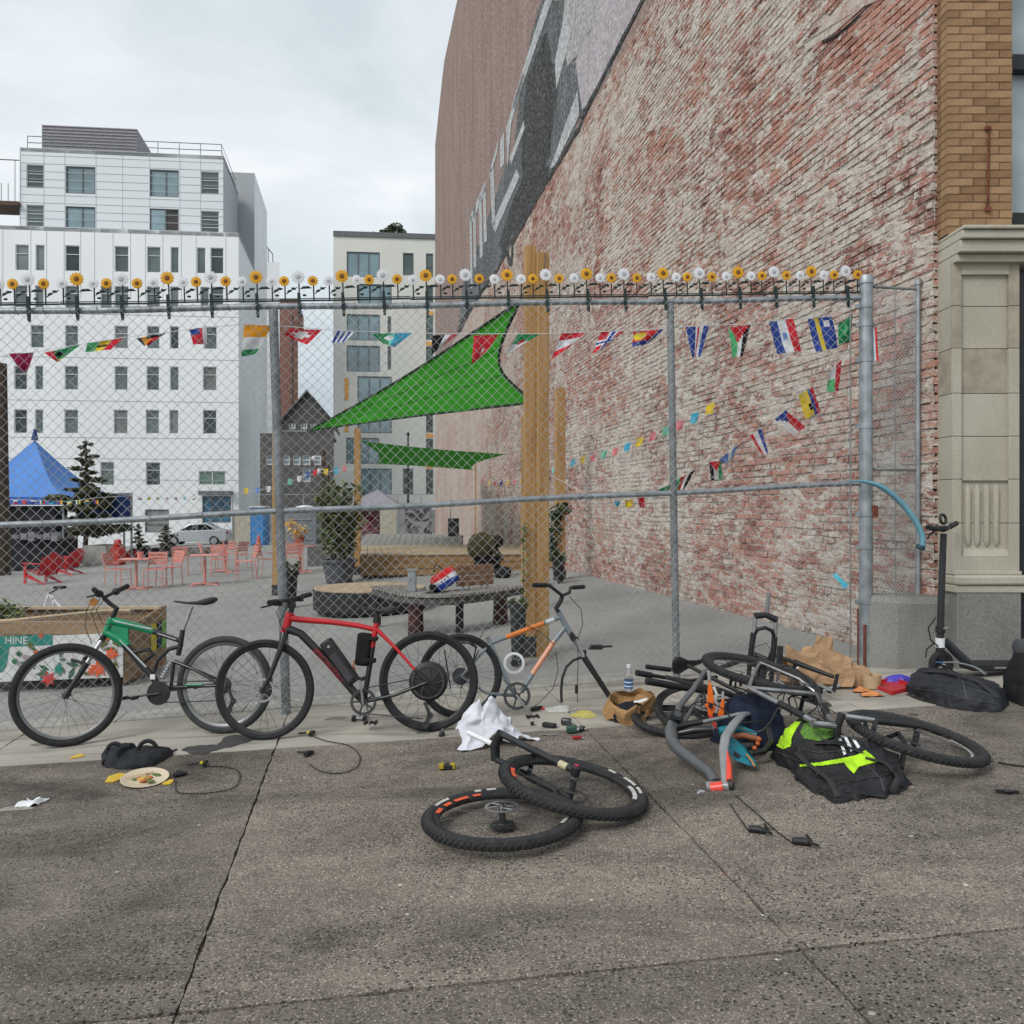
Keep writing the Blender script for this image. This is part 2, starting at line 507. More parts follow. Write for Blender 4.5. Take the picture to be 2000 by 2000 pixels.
for i in range(9):
 t0=-3.2+i*0.95
 q=[fence_pt(t0,0.012,-0.165),fence_pt(t0+0.94,0.012,-0.165),fence_pt(t0+0.94,0.012,-0.46),fence_pt(t0,0.012,-0.46)]
 b.slab([p-Vector((0,0,0.08))for p in q],(0,0,0.08))
tag(b.build('kerb',KERBW),kind='structure')
# the long brick wall
WA=R(10.5)
W0=Vector((3.545,7.40,0));WD=Vector((-math.sin(WA),math.cos(WA),0));WNn=Vector((-math.cos(WA),-math.sin(WA),0))
def wp(s,z,d=0.0):
 p=W0+WD*s+WNn*d
 return Vector((p.x,p.y,z))
WPL=Pl(W0,WNn)
def wsz(px,py):
 h=WPL.hit(px,py);return(h.xy-W0.xy).dot(WD.xy),h.z
S_END,S_NEAR,S_BR=45.4,9.0,25.0
MUR_Z=9.9
bw=thing('brick_building','tall brick building with peeling whitewash and a faded mural beside the lot','building',wp(0,0.2))
def lime_mask(k):
 big=k.noise(0.55,k.mapping((1,1,1.1)),detail=5,rough=0.6,dist=0.4)
 mid_=k.noise(4.2,k.mapping((1,1,2.6)),detail=8,rough=0.72,dist=0.5)
 fin=k.noise(26,k.mapping((1,1,2.0)),detail=6,rough=0.75)
 v=k.math('ADD',k.math('MULTIPLY',big,0.75),k.math('ADD',k.math('MULTIPLY',mid_,1.2),k.math('MULTIPLY',fin,0.75)))
 v=k.math('MULTIPLY',v,1/2.7)
 return v,fin,mid_
def mk_brick():
 k=NB('weathered_red_brick',0.95,0.1)
 a=k.attr('tone')
 c=k.ramp(a,[(0.0,(0.15,0.055,0.045)),(0.3,(0.32,0.135,0.105)),(0.6,(0.46,0.215,0.165)),(0.85,(0.56,0.285,0.215)),(1.0,(0.50,0.36,0.30))])
 v,fin,mid_=lime_mask(k)
 c=k.mix(0.30,c,k.ramp(fin,[(0.34,(0.16,0.075,0.06)),(0.62,(0.56,0.34,0.27))]))
 msk=k.ramp(v,[(0.476,(0,)*3),(0.524,(0.92,)*3)])
 lc=k.ramp(k.noise(9,detail=5),[(0.3,(0.47,0.425,0.37)),(0.7,(0.70,0.66,0.595))])
 k.color(k.mix(msk,c,lc));k.bump(k.math('ADD',fin,msk),0.45,0.006)
 return k.m
def mk_mortar():
 k=NB('crumbling_lime_mortar',0.97,0.08)
 v,fin,mid_=lime_mask(k)
 c=k.ramp(k.noise(0.7,detail=7,rough=0.65),[(0.3,(0.42,0.35,0.30)),(0.5,(0.57,0.52,0.46)),(0.72,(0.69,0.65,0.585))])
 c=k.mix(0.55,c,k.ramp(fin,[(0.33,(0.15,0.105,0.085)),(0.46,(0.52,0.46,0.40)),(0.72,(0.76,0.72,0.65))]))
 c=k.mix(k.ramp(v,[(0.42,(0.65,)*3),(0.49,(0,)*3)]),c,(0.36,0.19,0.15))
 k.color(c);k.bump(k.math('ADD',fin,k.noise(90,detail=4)),0.7,0.008)
 return k.m
BRK,MORT=mk_brick(),mk_mortar()
def mk_farwall():
 k=NB('distant_brickwork',0.95,0.1)
 uv=k.n.new('ShaderNodeUVMap');uv.uv_map='wall'
 br=k.n.new('ShaderNodeTexBrick')
 br.inputs['Scale'].default_value=1.0
 br.inputs['Brick Width'].default_value=0.215;br.inputs['Row Height'].default_value=0.075
 br.inputs['Mortar Size'].default_value=0.012;br.inputs['Mortar Smooth'].default_value=0.6
 br.inputs['Color1'].default_value=(0.36,0.17,0.13,1);br.inputs['Color2'].default_value=(0.46,0.26,0.20,1)
 br.inputs['Mortar'].default_value=(0.52,0.47,0.41,1)
 k.l.new(uv.outputs['UV'],br.inputs['Vector'])
 lime=k.noise(0.5,detail=9,rough=0.7);sp=k.noise(9,k.mapping((1,1,2.2)),detail=8,rough=0.75)
 c=k.mix(k.ramp(k.math('MULTIPLY',k.math('ADD',lime,sp),0.5),[(0.46,(0,)*3),(0.53,(0.85,)*3)]),br.outputs['Color'],(0.55,0.50,0.44))
 c=k.mix(0.35,c,k.ramp(sp,[(0.36,(0.17,0.10,0.085)),(0.62,(0.66,0.57,0.49))]))
 k.color(c);k.bump(sp,0.6,0.02)
 return k.m
def uv_wall(o):
 me=o.data;uvl=me.uv_layers.new(name='wall')
 for lp in me.loops:
  co=me.vertices[lp.vertex_index].co
  uvl.data[lp.index].uv=((Vector((co.x,co.y))-W0.xy).dot(WD.xy),co.z)
FARW=mk_farwall()
top=[(0,30),(33,30)]
def zof(px,py):return wsz(px,py)
roof=[zof(894,-4),zof(868,118),zof(864,150),zof(846,300),zof(843,316)]
b=MB()
pts=[(-0.12,0.05),(S_END,gz(wp(S_END,0).x)-0.05)]
prof=[(S_END,roof[-1][1])]+[(min(s,S_END-0.02*i),z)for i,(s,z)in enumerate(reversed(roof[:-1]),1)]+[(30.0,roof[0][1]+0.6),(-0.12,roof[0][1]+0.6)]
face=[(-0.12,-0.1),(S_END,-0.5)]+prof
vs=[wp(s,z,-0.035)for s,z in face]
b.slab(vs,-WNn*0.5)
wl_=b.build('wall',FARW,bw,smooth=False);uv_wall(wl_)
b=MB()
b.add([wp(S_BR,-0.4,0.0),wp(S_END,-0.6,0.0),wp(S_END,MUR_Z,0.0),wp(S_BR,MUR_Z,0.0)],[(3,2,1,0)])
fw=b.build('wall_face',FARW,bw,smooth=False);uv_wall(fw)
BH,BL=0.075,0.217
rows_b=[]
zg0=0.02
def ztop(s):
 Y=7.4+0.9833*s
 zt=1.6+0.615*Y+0.3
 return min(zt,MUR_Z+0.0)if s>6.0 else zt
near=[];rest=[]
nrow=int(11.5/BH)
for r_ in range(nrow):
 z0=zg0+r_*BH
 header=(r_%6==3)
 L=BL if not header else BL*0.5
 s_=-0.22-(L*0.5 if r_%2 else 0.0)
 wob=0.004*math.sin(r_*1.7)
 while s_<S_BR:
  l=L*random.uniform(0.95,1.04)
  a0,a1=max(s_,-0.22),s_+l-0.012
  s_+=l
  if a1-a0<0.03:continue
  zb=z0+wob+0.006*mnoise.noise(Vector((a0*0.8,z0*0.7,2.2)))
  if zb+BH<gz(wp(a0,0).x)-0.02 or zb>ztop(a0):continue
  rest.append((a0,a1,zb,zb+BH-random.uniform(0.011,0.017)))
rest.sort(key=lambda q:q[0]-0.002*q[2])
seen=[q for q in rest if q[0]>=-0.3 and 0.9<q[2]<6.3]
near=sorted(seen,key=lambda q:q[0])[:300]
ns=set(near);rest=[q for q in rest if q not in ns]
def brick_arrays(lst):
 N=len(lst);A=np.array(lst)
 fr=0.002+0.010*rng.random(N)
 gone=rng.random(N)<0.05
 fr=np.where(gone,-0.016,fr)
 rec=vfbm(A[:,0]*1.1,A[:,2]*1.6,3,5)
 fr=fr-np.clip((rec-0.5),0,1)*0.016
 V=np.zeros((N,8,3));jit=lambda a:(rng.random(N)-0.5)*a
 W0n,WDn,Nn=np.array(W0),np.array(WD),np.array(WNn)
 k=0
 for d_,ins in((0,0.0),(1,0.003)):
  for(ii,jj)in((0,2),(1,2),(1,3),(0,3)):
   s_=A[:,ii]+(ins if ii==0 else-ins)+jit(0.010);z_=A[:,jj]+(ins if jj==2 else-ins)+jit(0.010)
   d=np.where(d_==1,fr+jit(0.0035),-0.05)
   V[:,k]=W0n+WDn*s_[:,None]+Nn*d[:,None];V[:,k,2]=z_
   k+=1
 q=np.array([(4,7,6,5),(0,4,5,1),(1,5,6,2),(2,6,7,3),(3,7,4,0)])
 Q=(np.arange(N)[:,None,None]*8+q[None]).reshape(-1,4)
 tone=np.clip(0.52+0.30*rng.standard_normal(N)*0.8+0.9*(vfbm(A[:,0]*0.5,A[:,2]*0.7,3,9)-0.5),0,1)
 return V,Q,tone
V,Q,T=brick_arrays(rest)
o=np_mesh('brickwork',V.reshape(-1,3),Q,BRK,bw,{'tone':np.repeat(T,8)})
o['kind']='stuff'
V,Q,T=brick_arrays(near)
for i in range(len(near)):
 np_mesh('brick',V[i],Q[:5],BRK,bw,{'tone':np.repeat(T[i],8)})
def mortar(s0,s1,z0,z1,ds,dz,name):
 S=np.arange(s0,s1+ds,ds);Z=np.arange(z0,z1+dz,dz)
 SS,ZZ=np.meshgrid(S,Z)
 SS=SS+(rng.random(SS.shape)-0.5)*ds*0.5;ZZ=ZZ+(rng.random(ZZ.shape)-0.5)*dz*0.5
 rowp=np.abs(((ZZ-zg0+0.007)/BH+0.5)%1.0-0.5)*2
 big=vfbm(SS*0.9,ZZ*1.3,4,21)-0.5
 fin=vfbm(SS*11,ZZ*26,3,33)-0.5
 mdm=vfbm(SS*3.5,ZZ*8,3,61)-0.5
 d=-0.007+big*0.018+mdm*0.046+fin*0.026
 d=np.clip(d,-0.026,0.014)
 Pn=np.array(W0)[None,None]+np.array(WD)[None,None]*SS[...,None]+np.array(WNn)[None,None]*d[...,None]
 Pn[...,2]=ZZ
 h,w=SS.shape
 idx=np.arange(h*w).reshape(h,w)
 Q_=np.stack([idx[:-1,:-1],idx[1:,:-1],idx[1:,1:],idx[:-1,1:]],-1)
 keep=np.ones(Q_.shape[:2],bool)
 Y=7.4+0.9833*SS[:-1,:-1]
 keep&=ZZ[:-1,:-1]<np.minimum(1.6+0.615*Y+0.4,np.where(SS[:-1,:-1]>6.0,MUR_Z,99))
 return np_mesh(name,Pn.reshape(-1,3),Q_[keep].reshape(-1,4),MORT,bw,smooth=False)
mortar(-0.22,S_NEAR,0.1,10.6,0.028,0.0165,'mortar')
mortar(S_NEAR,S_BR,0.0,10.0,0.07,0.030,'mortar')
# mural, painted on the upper wall
def mk_paint(name,c1,c2,sc=6.0,dark=(0.08,0.07,0.065),amt=0.5):
 k=NB(name,0.95,0.1)
 v=k.noise(sc,k.mapping((1,1,0.16)),detail=8,rough=0.7);g=k.noise(9,k.mapping((1,1,1.4)),detail=8,rough=0.8)
 c=k.ramp(v,[(0.34,c1),(0.66,c2)])
 hi_=tuple(min(1,x*1.55)for x in c2)
 c=k.mix(amt,c,k.ramp(g,[(0.40,dark),(0.5,c1),(0.60,hi_)]))
 k.color(c);k.bump(g,0.8,0.02)
 return k.m
MU_BR=mk_paint('mural_brown',(0.23,0.165,0.145),(0.40,0.305,0.27),1.2,(0.13,0.08,0.07),0.5)
MU_GR=mk_paint('mural_grey',(0.085,0.088,0.09),(0.24,0.25,0.255),0.7,(0.025,0.025,0.025),0.6)
MU_DK=mk_paint('mural_charcoal',(0.035,0.035,0.036),(0.15,0.15,0.15),0.6,(0.01,0.01,0.01),0.65)
MU_WH=mk_paint('mural_white',(0.38,0.385,0.39),(0.58,0.595,0.60),1.0,(0.16,0.15,0.145),0.55)
MU_LV=mk_paint('mural_lavender',(0.38,0.35,0.37),(0.52,0.48,0.50),1.3,(0.24,0.20,0.20))
MU_CR=mk_paint('mural_pale_grey',(0.34,0.33,0.32),(0.50,0.49,0.48),1.3,(0.16,0.15,0.15),0.6)
def mural(name,pxs,m,d,ragged=0.0):
 q=[]
 for i,(x,y)in enumerate(pxs):
  s,z=wsz(x,y)
  q.append((s,z))
 out=[]
 for i in range(len(q)):
  a,c_=q[i],q[(i+1)%len(q)]
  L=math.hypot(c_[0]-a[0],c_[1]-a[1]);n_=max(1,int(L/0.35))if ragged else 1
  for j in range(n_):
   f_=j/n_
   s=a[0]+(c_[0]-a[0])*f_;z=a[1]+(c_[1]-a[1])*f_
   if ragged and j:z+=random.uniform(-1,1)*ragged;s+=random.uniform(-1,1)*ragged
   out.append(wp(s,z,d))
 mb=MB();mb.add(out,[tuple(range(len(out)))])
 o_=mb.build(name,m,bw,smooth=False)
 o_.data.update()
 return o_
zr=roof[0][1]
b=MB()
bg=[wp(s,z,0.004)for s,z in[(6.0,MUR_Z),(S_END,MUR_Z)]+prof[:-2]+[(30,zr+0.6),(6.0,zr+0.6)]]
b.add(bg,[tuple(range(len(bg)))])
b.build('mural',MU_BR,bw,smooth=False)
mural('mural_patch',[(1262,-6),(1150,215),(1128,250),(1142,218),(1060,370),(985,505),(955,540),(925,585),(893,660),(903,560),(938,470),(985,330),(1003,300),(1020,150),(1050,20),(1070,-6)],MU_GR,0.008,0.10)
mural('mural_patch',[(1264,-6),(1190,130),(1140,228),(1132,175),(1125,120),(1140,80),(1165,45),(1175,-6)],MU_LV,0.013,0.06)
mural('mural_patch',[(1175,-6),(1165,45),(1140,80),(1128,110),(1110,130),(1098,60),(1105,-6)],MU_CR,0.013,0.06)
mural('mural_patch',[(1068,60),(1090,175),(1075,300),(1040,385),(1020,335),(1022,240),(1030,150)],MU_DK,0.012,0.10)
mural('mural_patch',[(1030,330),(1075,330),(1060,372),(1020,440),(1000,455),(985,500),(975,480),(1000,400)],MU_DK,0.014,0.10)
for st in([(1066,0),(1080,0),(1022,165),(1008,215),(1000,210),(1030,110)],[(1105,20),(1118,60),(1100,130),(1088,175),(1085,120)],[(1022,140),(1026,150),(1000,240),(992,330),(990,250)],[(1024,236),(1026,250),(1000,320),(996,310)],[(986,255),(986,320),(978,330),(978,275)],[(975,270),(958,330),(956,350),(972,300)],[(958,330),(966,330),(968,440),(962,440)],[(944,362),(949,356),(952,470),(946,475)],[(936,385),(941,380),(944,500),(938,505)],[(925,405),(930,398),(931,520),(926,525)],[(918,425),(922,420),(924,560),(920,565)],[(918,425),(945,362),(950,370),(922,438)],[(962,440),(1010,330),(1016,345),(968,455)],[(1075,330),(1130,175),(1133,225),(1085,325)]):
 mural('mural_stroke',st,MU_WH,0.019,0.0)
eb=[(1263,-6),(1150,212),(1142,232),(1136,250),(1050,392),(1004,478),(1001,520),(994,490),(985,505),(974,528),(930,590),(900,648)]
for i in range(len(eb)-1):
 (x0,y0),(x1,y1)=eb[i],eb[i+1]
 w_=6+3*math.sin(i*2.1)
 mural('mural_edge',[(x0,y0),(x1,y1),(x1-w_,y1-1),(x0-w_,y0-1)],MU_DK,0.022+0.001*(i%2),0.03)
sc_=[(1660,85),(1700,18),(1672,20),(1636,60),(1607,78),(1590,92),(1610,84)]
PLAST=mk_paint('old_plaster',(0.33,0.32,0.275),(0.45,0.435,0.38),3.0,(0.25,0.23,0.20),0.4)
q=[wsz(x,y)for x,y in[(1555,100),(1600,62),(1655,-6),(1735,-6),(1690,12),(1635,62),(1607,80),(1580,98),(1568,84)]]
b=MB();b.slab([wp(s,z,0.010)for s,z in q],WNn*0.005);b.build('plaster_patch',MORT,bw,smooth=False)
q=[wsz(x,y)for x,y in[(1607,83),(1636,67),(1668,40),(1700,10),(1703,9),(1670,44),(1638,71),(1611,86)]]
b=MB();b.slab([wp(s,z,0.014)for s,z in q],WNn*0.003);b.build('crack',mat('crack_dark',(0.02,0.017,0.015),1.0),bw,smooth=False)
# street front: stone pilaster, tan brick pier
def mk_stone():
 k=NB('sage_painted_stone',0.85,0.25)
 a=k.noise(1.2,k.mapping((1,1,0.6)),detail=6);f=k.noise(55,detail=5)
 c=k.ramp(a,[(0.3,(0.36,0.325,0.255)),(0.55,(0.475,0.445,0.355)),(0.75,(0.55,0.525,0.43))])
 c=k.mix(0.22,c,k.ramp(f,[(0.35,(0.20,0.185,0.15)),(0.65,(0.50,0.48,0.42))]))
 k.color(c);k.bump(f,0.18,0.004)
 return k.m
def mk_granite():
 k=NB('grey_granite',0.75,0.35)
 v=k.noise(70,detail=4,rough=0.8);b_=k.noise(1.1,k.mapping((1,1,0.5)),detail=5)
 c=k.ramp(v,[(0.3,(0.07,0.07,0.068)),(0.5,(0.22,0.218,0.205)),(0.75,(0.42,0.415,0.39))])
 c=k.mix(0.45,c,k.ramp(b_,[(0.33,(0.06,0.052,0.042)),(0.52,(0.22,0.212,0.19)),(0.7,(0.34,0.335,0.31))]))
 k.color(c);k.bump(v,0.25,0.004)
 return k.m
STONE,GRAN=mk_stone(),mk_granite()
STONEB=mat('bare_tan_stone',(0.36,0.32,0.25),0.9,var=0.2,scale=8,bump=0.3)
pil=thing('street_pilaster','sage green stone pilaster with fluted base under a tan brick pier','pilaster',(3.9,7.0,0.28))
XL,XR=3.626,4.172
YF=6.95
def zy(y,Y=YF):return EYE-(y-HZ)/F*Y
cz=[zy(512)]+[zy(y)for y in(597,680,768,852,936,1022)]+[zy(1118)]
for i in range(7):
 z1,z0=cz[i],cz[i+1]
 g=0.004
 m_=STONEB if i==1 else STONE
 mb=MB()
 mb.box(((XL+XR)/2,(YF+0.03+7.47)/2,(z0+z1)/2),(XR-XL,7.47-YF-0.03,z1-z0-g))
 mb.build('stone_block',STONEB if i==2 else STONE,pil,bevel=0.004)
 for a0,a1 in((XL-0.002,XL+0.072),(XR-0.085,XR+0.002)):
  mb=MB();mb.box(((a0+a1)/2,YF+0.014,(z0+z1)/2),(a1-a0,0.034,z1-z0-g));mb.build('stone_stile',STONE if i>1 else STONEB,pil,bevel=0.003)
for(ya,yb)in((512,536),(1086,1117)):
 mb=MB();z1,z0=zy(ya),zy(yb);mb.box(((XL+0.072+XR-0.085)/2,YF+0.014,(z0+z1)/2),(XR-XL-0.157,0.034,z1-z0));mb.build('panel_rail',STONE,pil)
mb=MB();mb.box(((XL+XR)/2,YF+0.018,zy(936)),(XR-XL-0.17,0.02,0.02));mb.build('panel_bead',STONE,pil)
for i in range(4):
 x=(1893+i*18.5-1000)/F*YF
 mb=MB();mb.tube([(x,YF+0.026,zy(1066)),(x,YF+0.026,zy(1056)),(x,YF+0.026,zy(956)),(x,YF+0.026,zy(946))],[0.010,0.026,0.026,0.010],12);mb.build('flute_rib',STONE,pil)
mb=MB();mb.slab([((1880-1000)/F*YF,YF-0.004,zy(1086)),((1979-1000)/F*YF,YF-0.004,zy(1086)),((1969-1000)/F*YF,YF+0.02,zy(1073)),((1884-1000)/F*YF,YF+0.02,zy(1073))],(0,0.03,0));mb.build('panel_sill',STONE,pil,smooth=False)
zb=zy(1118)
for(za,zc,fw_)in((zb+0.012,zb-0.02,0.015),(zb-0.02,zb-0.105,0.055),(zb-0.105,zb-0.165,0.035)):
 mb=MB();mb.box(((XL+XR)/2+fw_/2,(YF-fw_+7.45)/2,(za+zc)/2),(XR-XL+fw_,7.45-YF+fw_,za-zc-0.002));mb.build('base_moulding',STONE,pil,bevel=0.02 if fw_>0.05 else 0.004)
zpl=zb-0.167
mb=MB();mb.box(((XL+0.02+XR)/2,(YF-0.03+7.4)/2,(zpl+0.15)/2),(XR-XL-0.02,7.4-YF+0.03,zpl-0.15));mb.build('granite_plinth',GRAN,pil,bevel=0.006)
for(z1,z0,fw_)in((3.865,3.835,0.175),(3.833,3.765,0.15),(3.763,3.665,0.115),(3.663,3.60,0.06)):
 mb=MB();mb.box(((XL+XR+0.25)/2-0.002*fw_,(YF-fw_+7.47)/2,(z0+z1)/2),(XR-XL+0.25,7.47-YF+fw_,z1-z0));mb.build('cornice',STONE,pil,bevel=0.008)
Yb=7.03
xa,xb=(1713-1000)/F*Yb,(1858-1000)/F*Yb
mb=MB()
zt=0.845
mb.slab([(xa,Yb+0.16,0.1),(xa+0.17,Yb,0.1),(xb,Yb,0.1),(xb,Yb+0.36,0.1),(xa,Yb+0.36,0.1)],(0,0,zt-0.16))
mb.slab([(xa,Yb+0.16,zt-0.06),(xa+0.17,Yb,zt-0.06),(xb,Yb,zt-0.06),(xb,Yb+0.36,zt-0.06),(xa,Yb+0.36,zt-0.06)],(0,0.03,0.06))
mb.build('granite_block',GRAN,pil,smooth=False,bevel=0.006)
TAN=[mat('tan_brick_a',(0.285,0.17,0.088),0.85,var=0.16,scale=9,bump=0.3),mat('tan_brick_b',(0.335,0.205,0.11),0.85,var=0.16,scale=9,bump=0.3),mat('tan_brick_c',(0.235,0.135,0.068),0.85,var=0.18,scale=9,bump=0.3)]
TMOR=mat('dark_tan_mortar',(0.115,0.08,0.05),0.95,var=0.3,scale=20)
TX0,TX1,TY=3.618,4.163,7.02
mb=MB();mb.box(((TX0+TX1)/2,(TY+0.010+7.6)/2,5.35),(TX1-TX0-0.016,7.6-TY-0.010,3.0));mb.build('pier_core',TMOR,pil)
bricks_cache={}
def tan_brick(c,size,k_):
 key=(round(size[0],3),round(size[1],3),k_)
 if key not in bricks_cache:
  m_=MB();m_.box((0,0,0),size)
  o_=m_.build('brick',TAN[k_],None,smooth=False);bricks_cache[key]=o_.data
 else:
  o_=bpy.data.objects.new('brick',bricks_cache[key]);COL.objects.link(o_)
 o_.location=c;o_.parent=pil;o_.matrix_parent_inverse=world_of(pil).inverted()
RH=0.0665
for i in range(38):
 z=3.90+i*RH
 if z>6.2:break
 x=TX0;first=True
 while x<TX1-0.02:
  l=0.217 if not(first and i%2)else 0.1085
  first=False
  l=min(l,TX1-x)
  tan_brick((x+l/2-0.003,TY+0.055+random.uniform(-0.002,0.002),z),(l-0.007,0.11,RH-0.007),random.choice((0,0,1,1,2)))
  x+=l
 y=TY+0.115
 for k_ in range(2):
  l=0.217 if(i+k_)%2 else 0.15
  tan_brick((TX0+0.05+random.uniform(-0.003,0.003),y+l/2,z),(0.10,l-0.008,RH-0.007),random.choice((0,2,2)))
  y+=l
xr=(1928-1000)/F*TY
mb=MB();mb.tube([(xr,TY-0.02,EYE+(HZ-250)/F*TY),(xr-0.01,TY-0.02,EYE+(HZ-412)/F*TY)],0.006,6);mb.tube([(xr+0.012,TY-0.015,EYE+(HZ-258)/F*TY),(xr+0.004,TY-0.015,EYE+(HZ-410)/F*TY)],0.004,6)
for y_ in(252,410):mb.box((xr,TY-0.012,EYE+(HZ-y_)/F*TY),(0.045,0.03,0.03))
mb.build('iron_tie',RUST,pil)
fr=thing('shopfront','black framed street window and dark doorway past the pilaster','shopfront',(4.6,7.3,0.3))
GLS=mat('window_glass',(0.10,0.13,0.15),0.06,var=0.3,scale=2,spec=0.8)
DGL=mat('dark_glass',(0.012,0.013,0.016),0.08,var=0.3,scale=2,spec=0.6)
BFR=mat('black_window_frame',(0.02,0.021,0.022),0.45,var=0.3)
mb=MB();mb.box((4.9,7.36,5.2),(1.45,0.02,2.1));mb.build('window_pane',mat('painted_reflection_glass',(0.40,0.47,0.49),0.25,var=0.25,scale=2.5,spec=0.7),fr)  # pale tone of reflected light is painted into the pane colour
mb=MB()
for z_ in(4.06,5.42,6.2):mb.box((4.9,7.30,z_),(1.46,0.10,0.13))
mb.box((4.195,7.30,5.1),(0.05,0.1,2.2));mb.box((4.9,7.31,5.1),(0.05,0.08,2.2))
mb.build('window_frame',BFR,fr)
mb=MB();mb.box((4.9,7.6,2.0),(1.45,0.03,3.5));mb.build('door_pane',DGL,fr)
mb=MB();mb.box((4.215,7.3,1.95),(0.06,0.6,3.2));mb.box((4.95,7.35,3.5),(1.4,0.5,0.12));mb.build('door_frame',BFR,fr)
# buildings behind the lot
class Facade:
 def __init__(s,O,ang):
  s.O=Vector(O);s.U=Vector((math.cos(ang),math.sin(ang),0));s.N=Vector((math.sin(ang),-math.cos(ang),0))
  s.pl=Pl(s.O,s.N)
 def uz(s,px,py):
  h=s.pl.hit(px,py);return(h-s.O).dot(s.U),h.z
 def at(s,u,z,d=0.0):
  p=s.O+s.U*u+s.N*d;return Vector((p.x,p.y,z))
 def rect(s,x0,y0,x1,y1):
  cx,cy=(x0+x1)/2,(y0+y1)/2
  return(s.uz(x0,cy)[0],s.uz(cx,y1)[1],s.uz(x1,cy)[0],s.uz(cx,y0)[1])
 def wall(s,name,parent,u0,u1,z0,z1,rects,m,dep=0.18):
  us=sorted({u0,u1,*[r[0]for r in rects],*[r[2]for r in rects]});us=[u for u in us if u0<=u<=u1]
  zs=sorted({z0,z1,*[r[1]for r in rects],*[r[3]for r in rects]});zs=[z for z in zs if z0<=z<=z1]
  mb=MB()
  for i in range(len(us)-1):
   run=None
   for j in range(len(zs)-1):
    cu,czz=(us[i]+us[i+1])/2,(zs[j]+zs[j+1])/2
    hole=any(r[0]<cu<r[2]and r[1]<czz<r[3]for r in rects)
    if not hole:
     if run is None:run=zs[j]
    if hole or j==len(zs)-2:
     e_=zs[j]if hole else zs[j+1]
     if run is not None:
      mb.add([s.at(us[i],run),s.at(us[i+1],run),s.at(us[i+1],e_),s.at(us[i],e_)],[(0,1,2,3)])
     run=None
  for(a,z0_,c,z1_)in rects:
   for(p,q)in(((a,z0_),(c,z0_)),((c,z0_),(c,z1_)),((c,z1_),(a,z1_)),((a,z1_),(a,z0_))):
    mb.add([s.at(*p),s.at(*q),s.at(q[0],q[1],-dep),s.at(p[0],p[1],-dep)],[(3,2,1,0)])
  return mb.build(name,m,parent,smooth=False)
 def window(s,parent,r,mf,mg,vb=(),hb=(),dep=0.16,fw=0.07,name='window'):
  a,z0,c,z1=r
  mb=MB()
  def bar(ua,za,uc,zc,d0=-dep+0.02,th=0.05):
   q=[s.at(ua,za,d0),s.at(uc,za,d0),s.at(uc,zc,d0),s.at(ua,zc,d0)]
   mb.slab(q,s.N*th)
  bar(a,z0,a+fw,z1);bar(c-fw,z0,c,z1);bar(a+fw,z0,c-fw,z0+fw);bar(a+fw,z1-fw,c-fw,z1)
  for v in vb:bar(a+(c-a)*v-fw*0.45,z0+fw,a+(c-a)*v+fw*0.45,z1-fw,-dep+0.022)
  for h in hb:bar(a+fw,z0+(z1-z0)*h-fw*0.4,c-fw,z0+(z1-z0)*h+fw*0.4,-dep+0.024)
  w=mb.build(name,mf,parent,smooth=False)
  mb=MB();q=[s.at(a,z0,-dep),s.at(c,z0,-dep),s.at(c,z1,-dep),s.at(a,z1,-dep)]
  mb.slab(q,-s.N*0.02)
  mb.build('pane',mg,w,smooth=False)
  return w
def mk_panel(name,c1,c2,sc):
 k=NB(name,0.5,0.4)
 a=k.noise(sc,k.mapping((1,1,0.6)),detail=5)
 k.color(k.ramp(a,[(0.35,c1),(0.65,c2)]));return k.m
WPAN=mk_panel('white_facade_panel',(0.78,0.80,0.805),(0.85,0.865,0.87),0.15)
WPAN2=mk_panel('cool_white_metal_panel',(0.68,0.715,0.735),(0.76,0.79,0.805),0.12)
GPAN=mk_panel('grey_metal_panel',(0.34,0.36,0.375),(0.42,0.44,0.455),0.12)
SEAM=mat('panel_seam',(0.36,0.39,0.42),0.7)
WGL=mat('greenish_window_glass',(0.085,0.115,0.11),0.09,var=0.45,scale=0.35,spec=0.7)
WGL2=mat('pale_blue_window_glass',(0.20,0.29,0.32),0.08,var=0.35,scale=0.3,spec=0.8)
WFRM=mat('white_window_frame',(0.66,0.68,0.69),0.5)
GFRM=mat('grey_window_frame',(0.13,0.145,0.15),0.5)
AF=R(6.0)
dep_dir=Vector((-math.sin(R(10)),math.cos(R(10)),0))
fa=Facade(P(466,990,66),AF)
zA=gz(-21.4)
wb=thing('white_building','large white panelled apartment block with rows of small windows','building',(fa.O.x,fa.O.y,zA))
L=lambda x,y:(x/2.927,200+y/2.927)
wins=[]
rowsA=[((812,960),[(88,165),(203,255),(372,455),(655,735),(840,918),(975,1022),(1125,1175),(1203,1278)],10),((1045,1172),[(80,157),(200,250),(372,450),(575,640),(655,735),(838,915),(972,1022),(1145,1195),(1203,1278)],5),((1272,1402),[(175,250),(372,447),(655,732),(840,912),(972,1022),(1165,1240)],5),((1505,1642),[(80,155),(200,247),(370,447),(655,730),(838,910),(972,1022),(1160,1238)],3),((1755,1892),[(80,155),(200,247),(368,447),(650,730),(833,910),(968,1020),(1160,1238)],2)]
for(y0,y1),xs_,tilt in rowsA:
 for(x0,x1)in xs_:
  dy=(x0-80)/1200*tilt*2.0
  p,q=L(x0,y0+dy),L(x1,y1+dy)
  wins.append((fa.rect(p[0],p[1],q[0],q[1]),(x1-x0)>60))
for(x0,y0,x1,y1)in((196,902,223,948),(285,903,313,948)):
 wins.append((fa.rect(x0,y0,x1,y1),True))
gf=[fa.rect(388,920,441,948),fa.rect(395,969,451,1021),fa.rect(283,995,330,1040)]
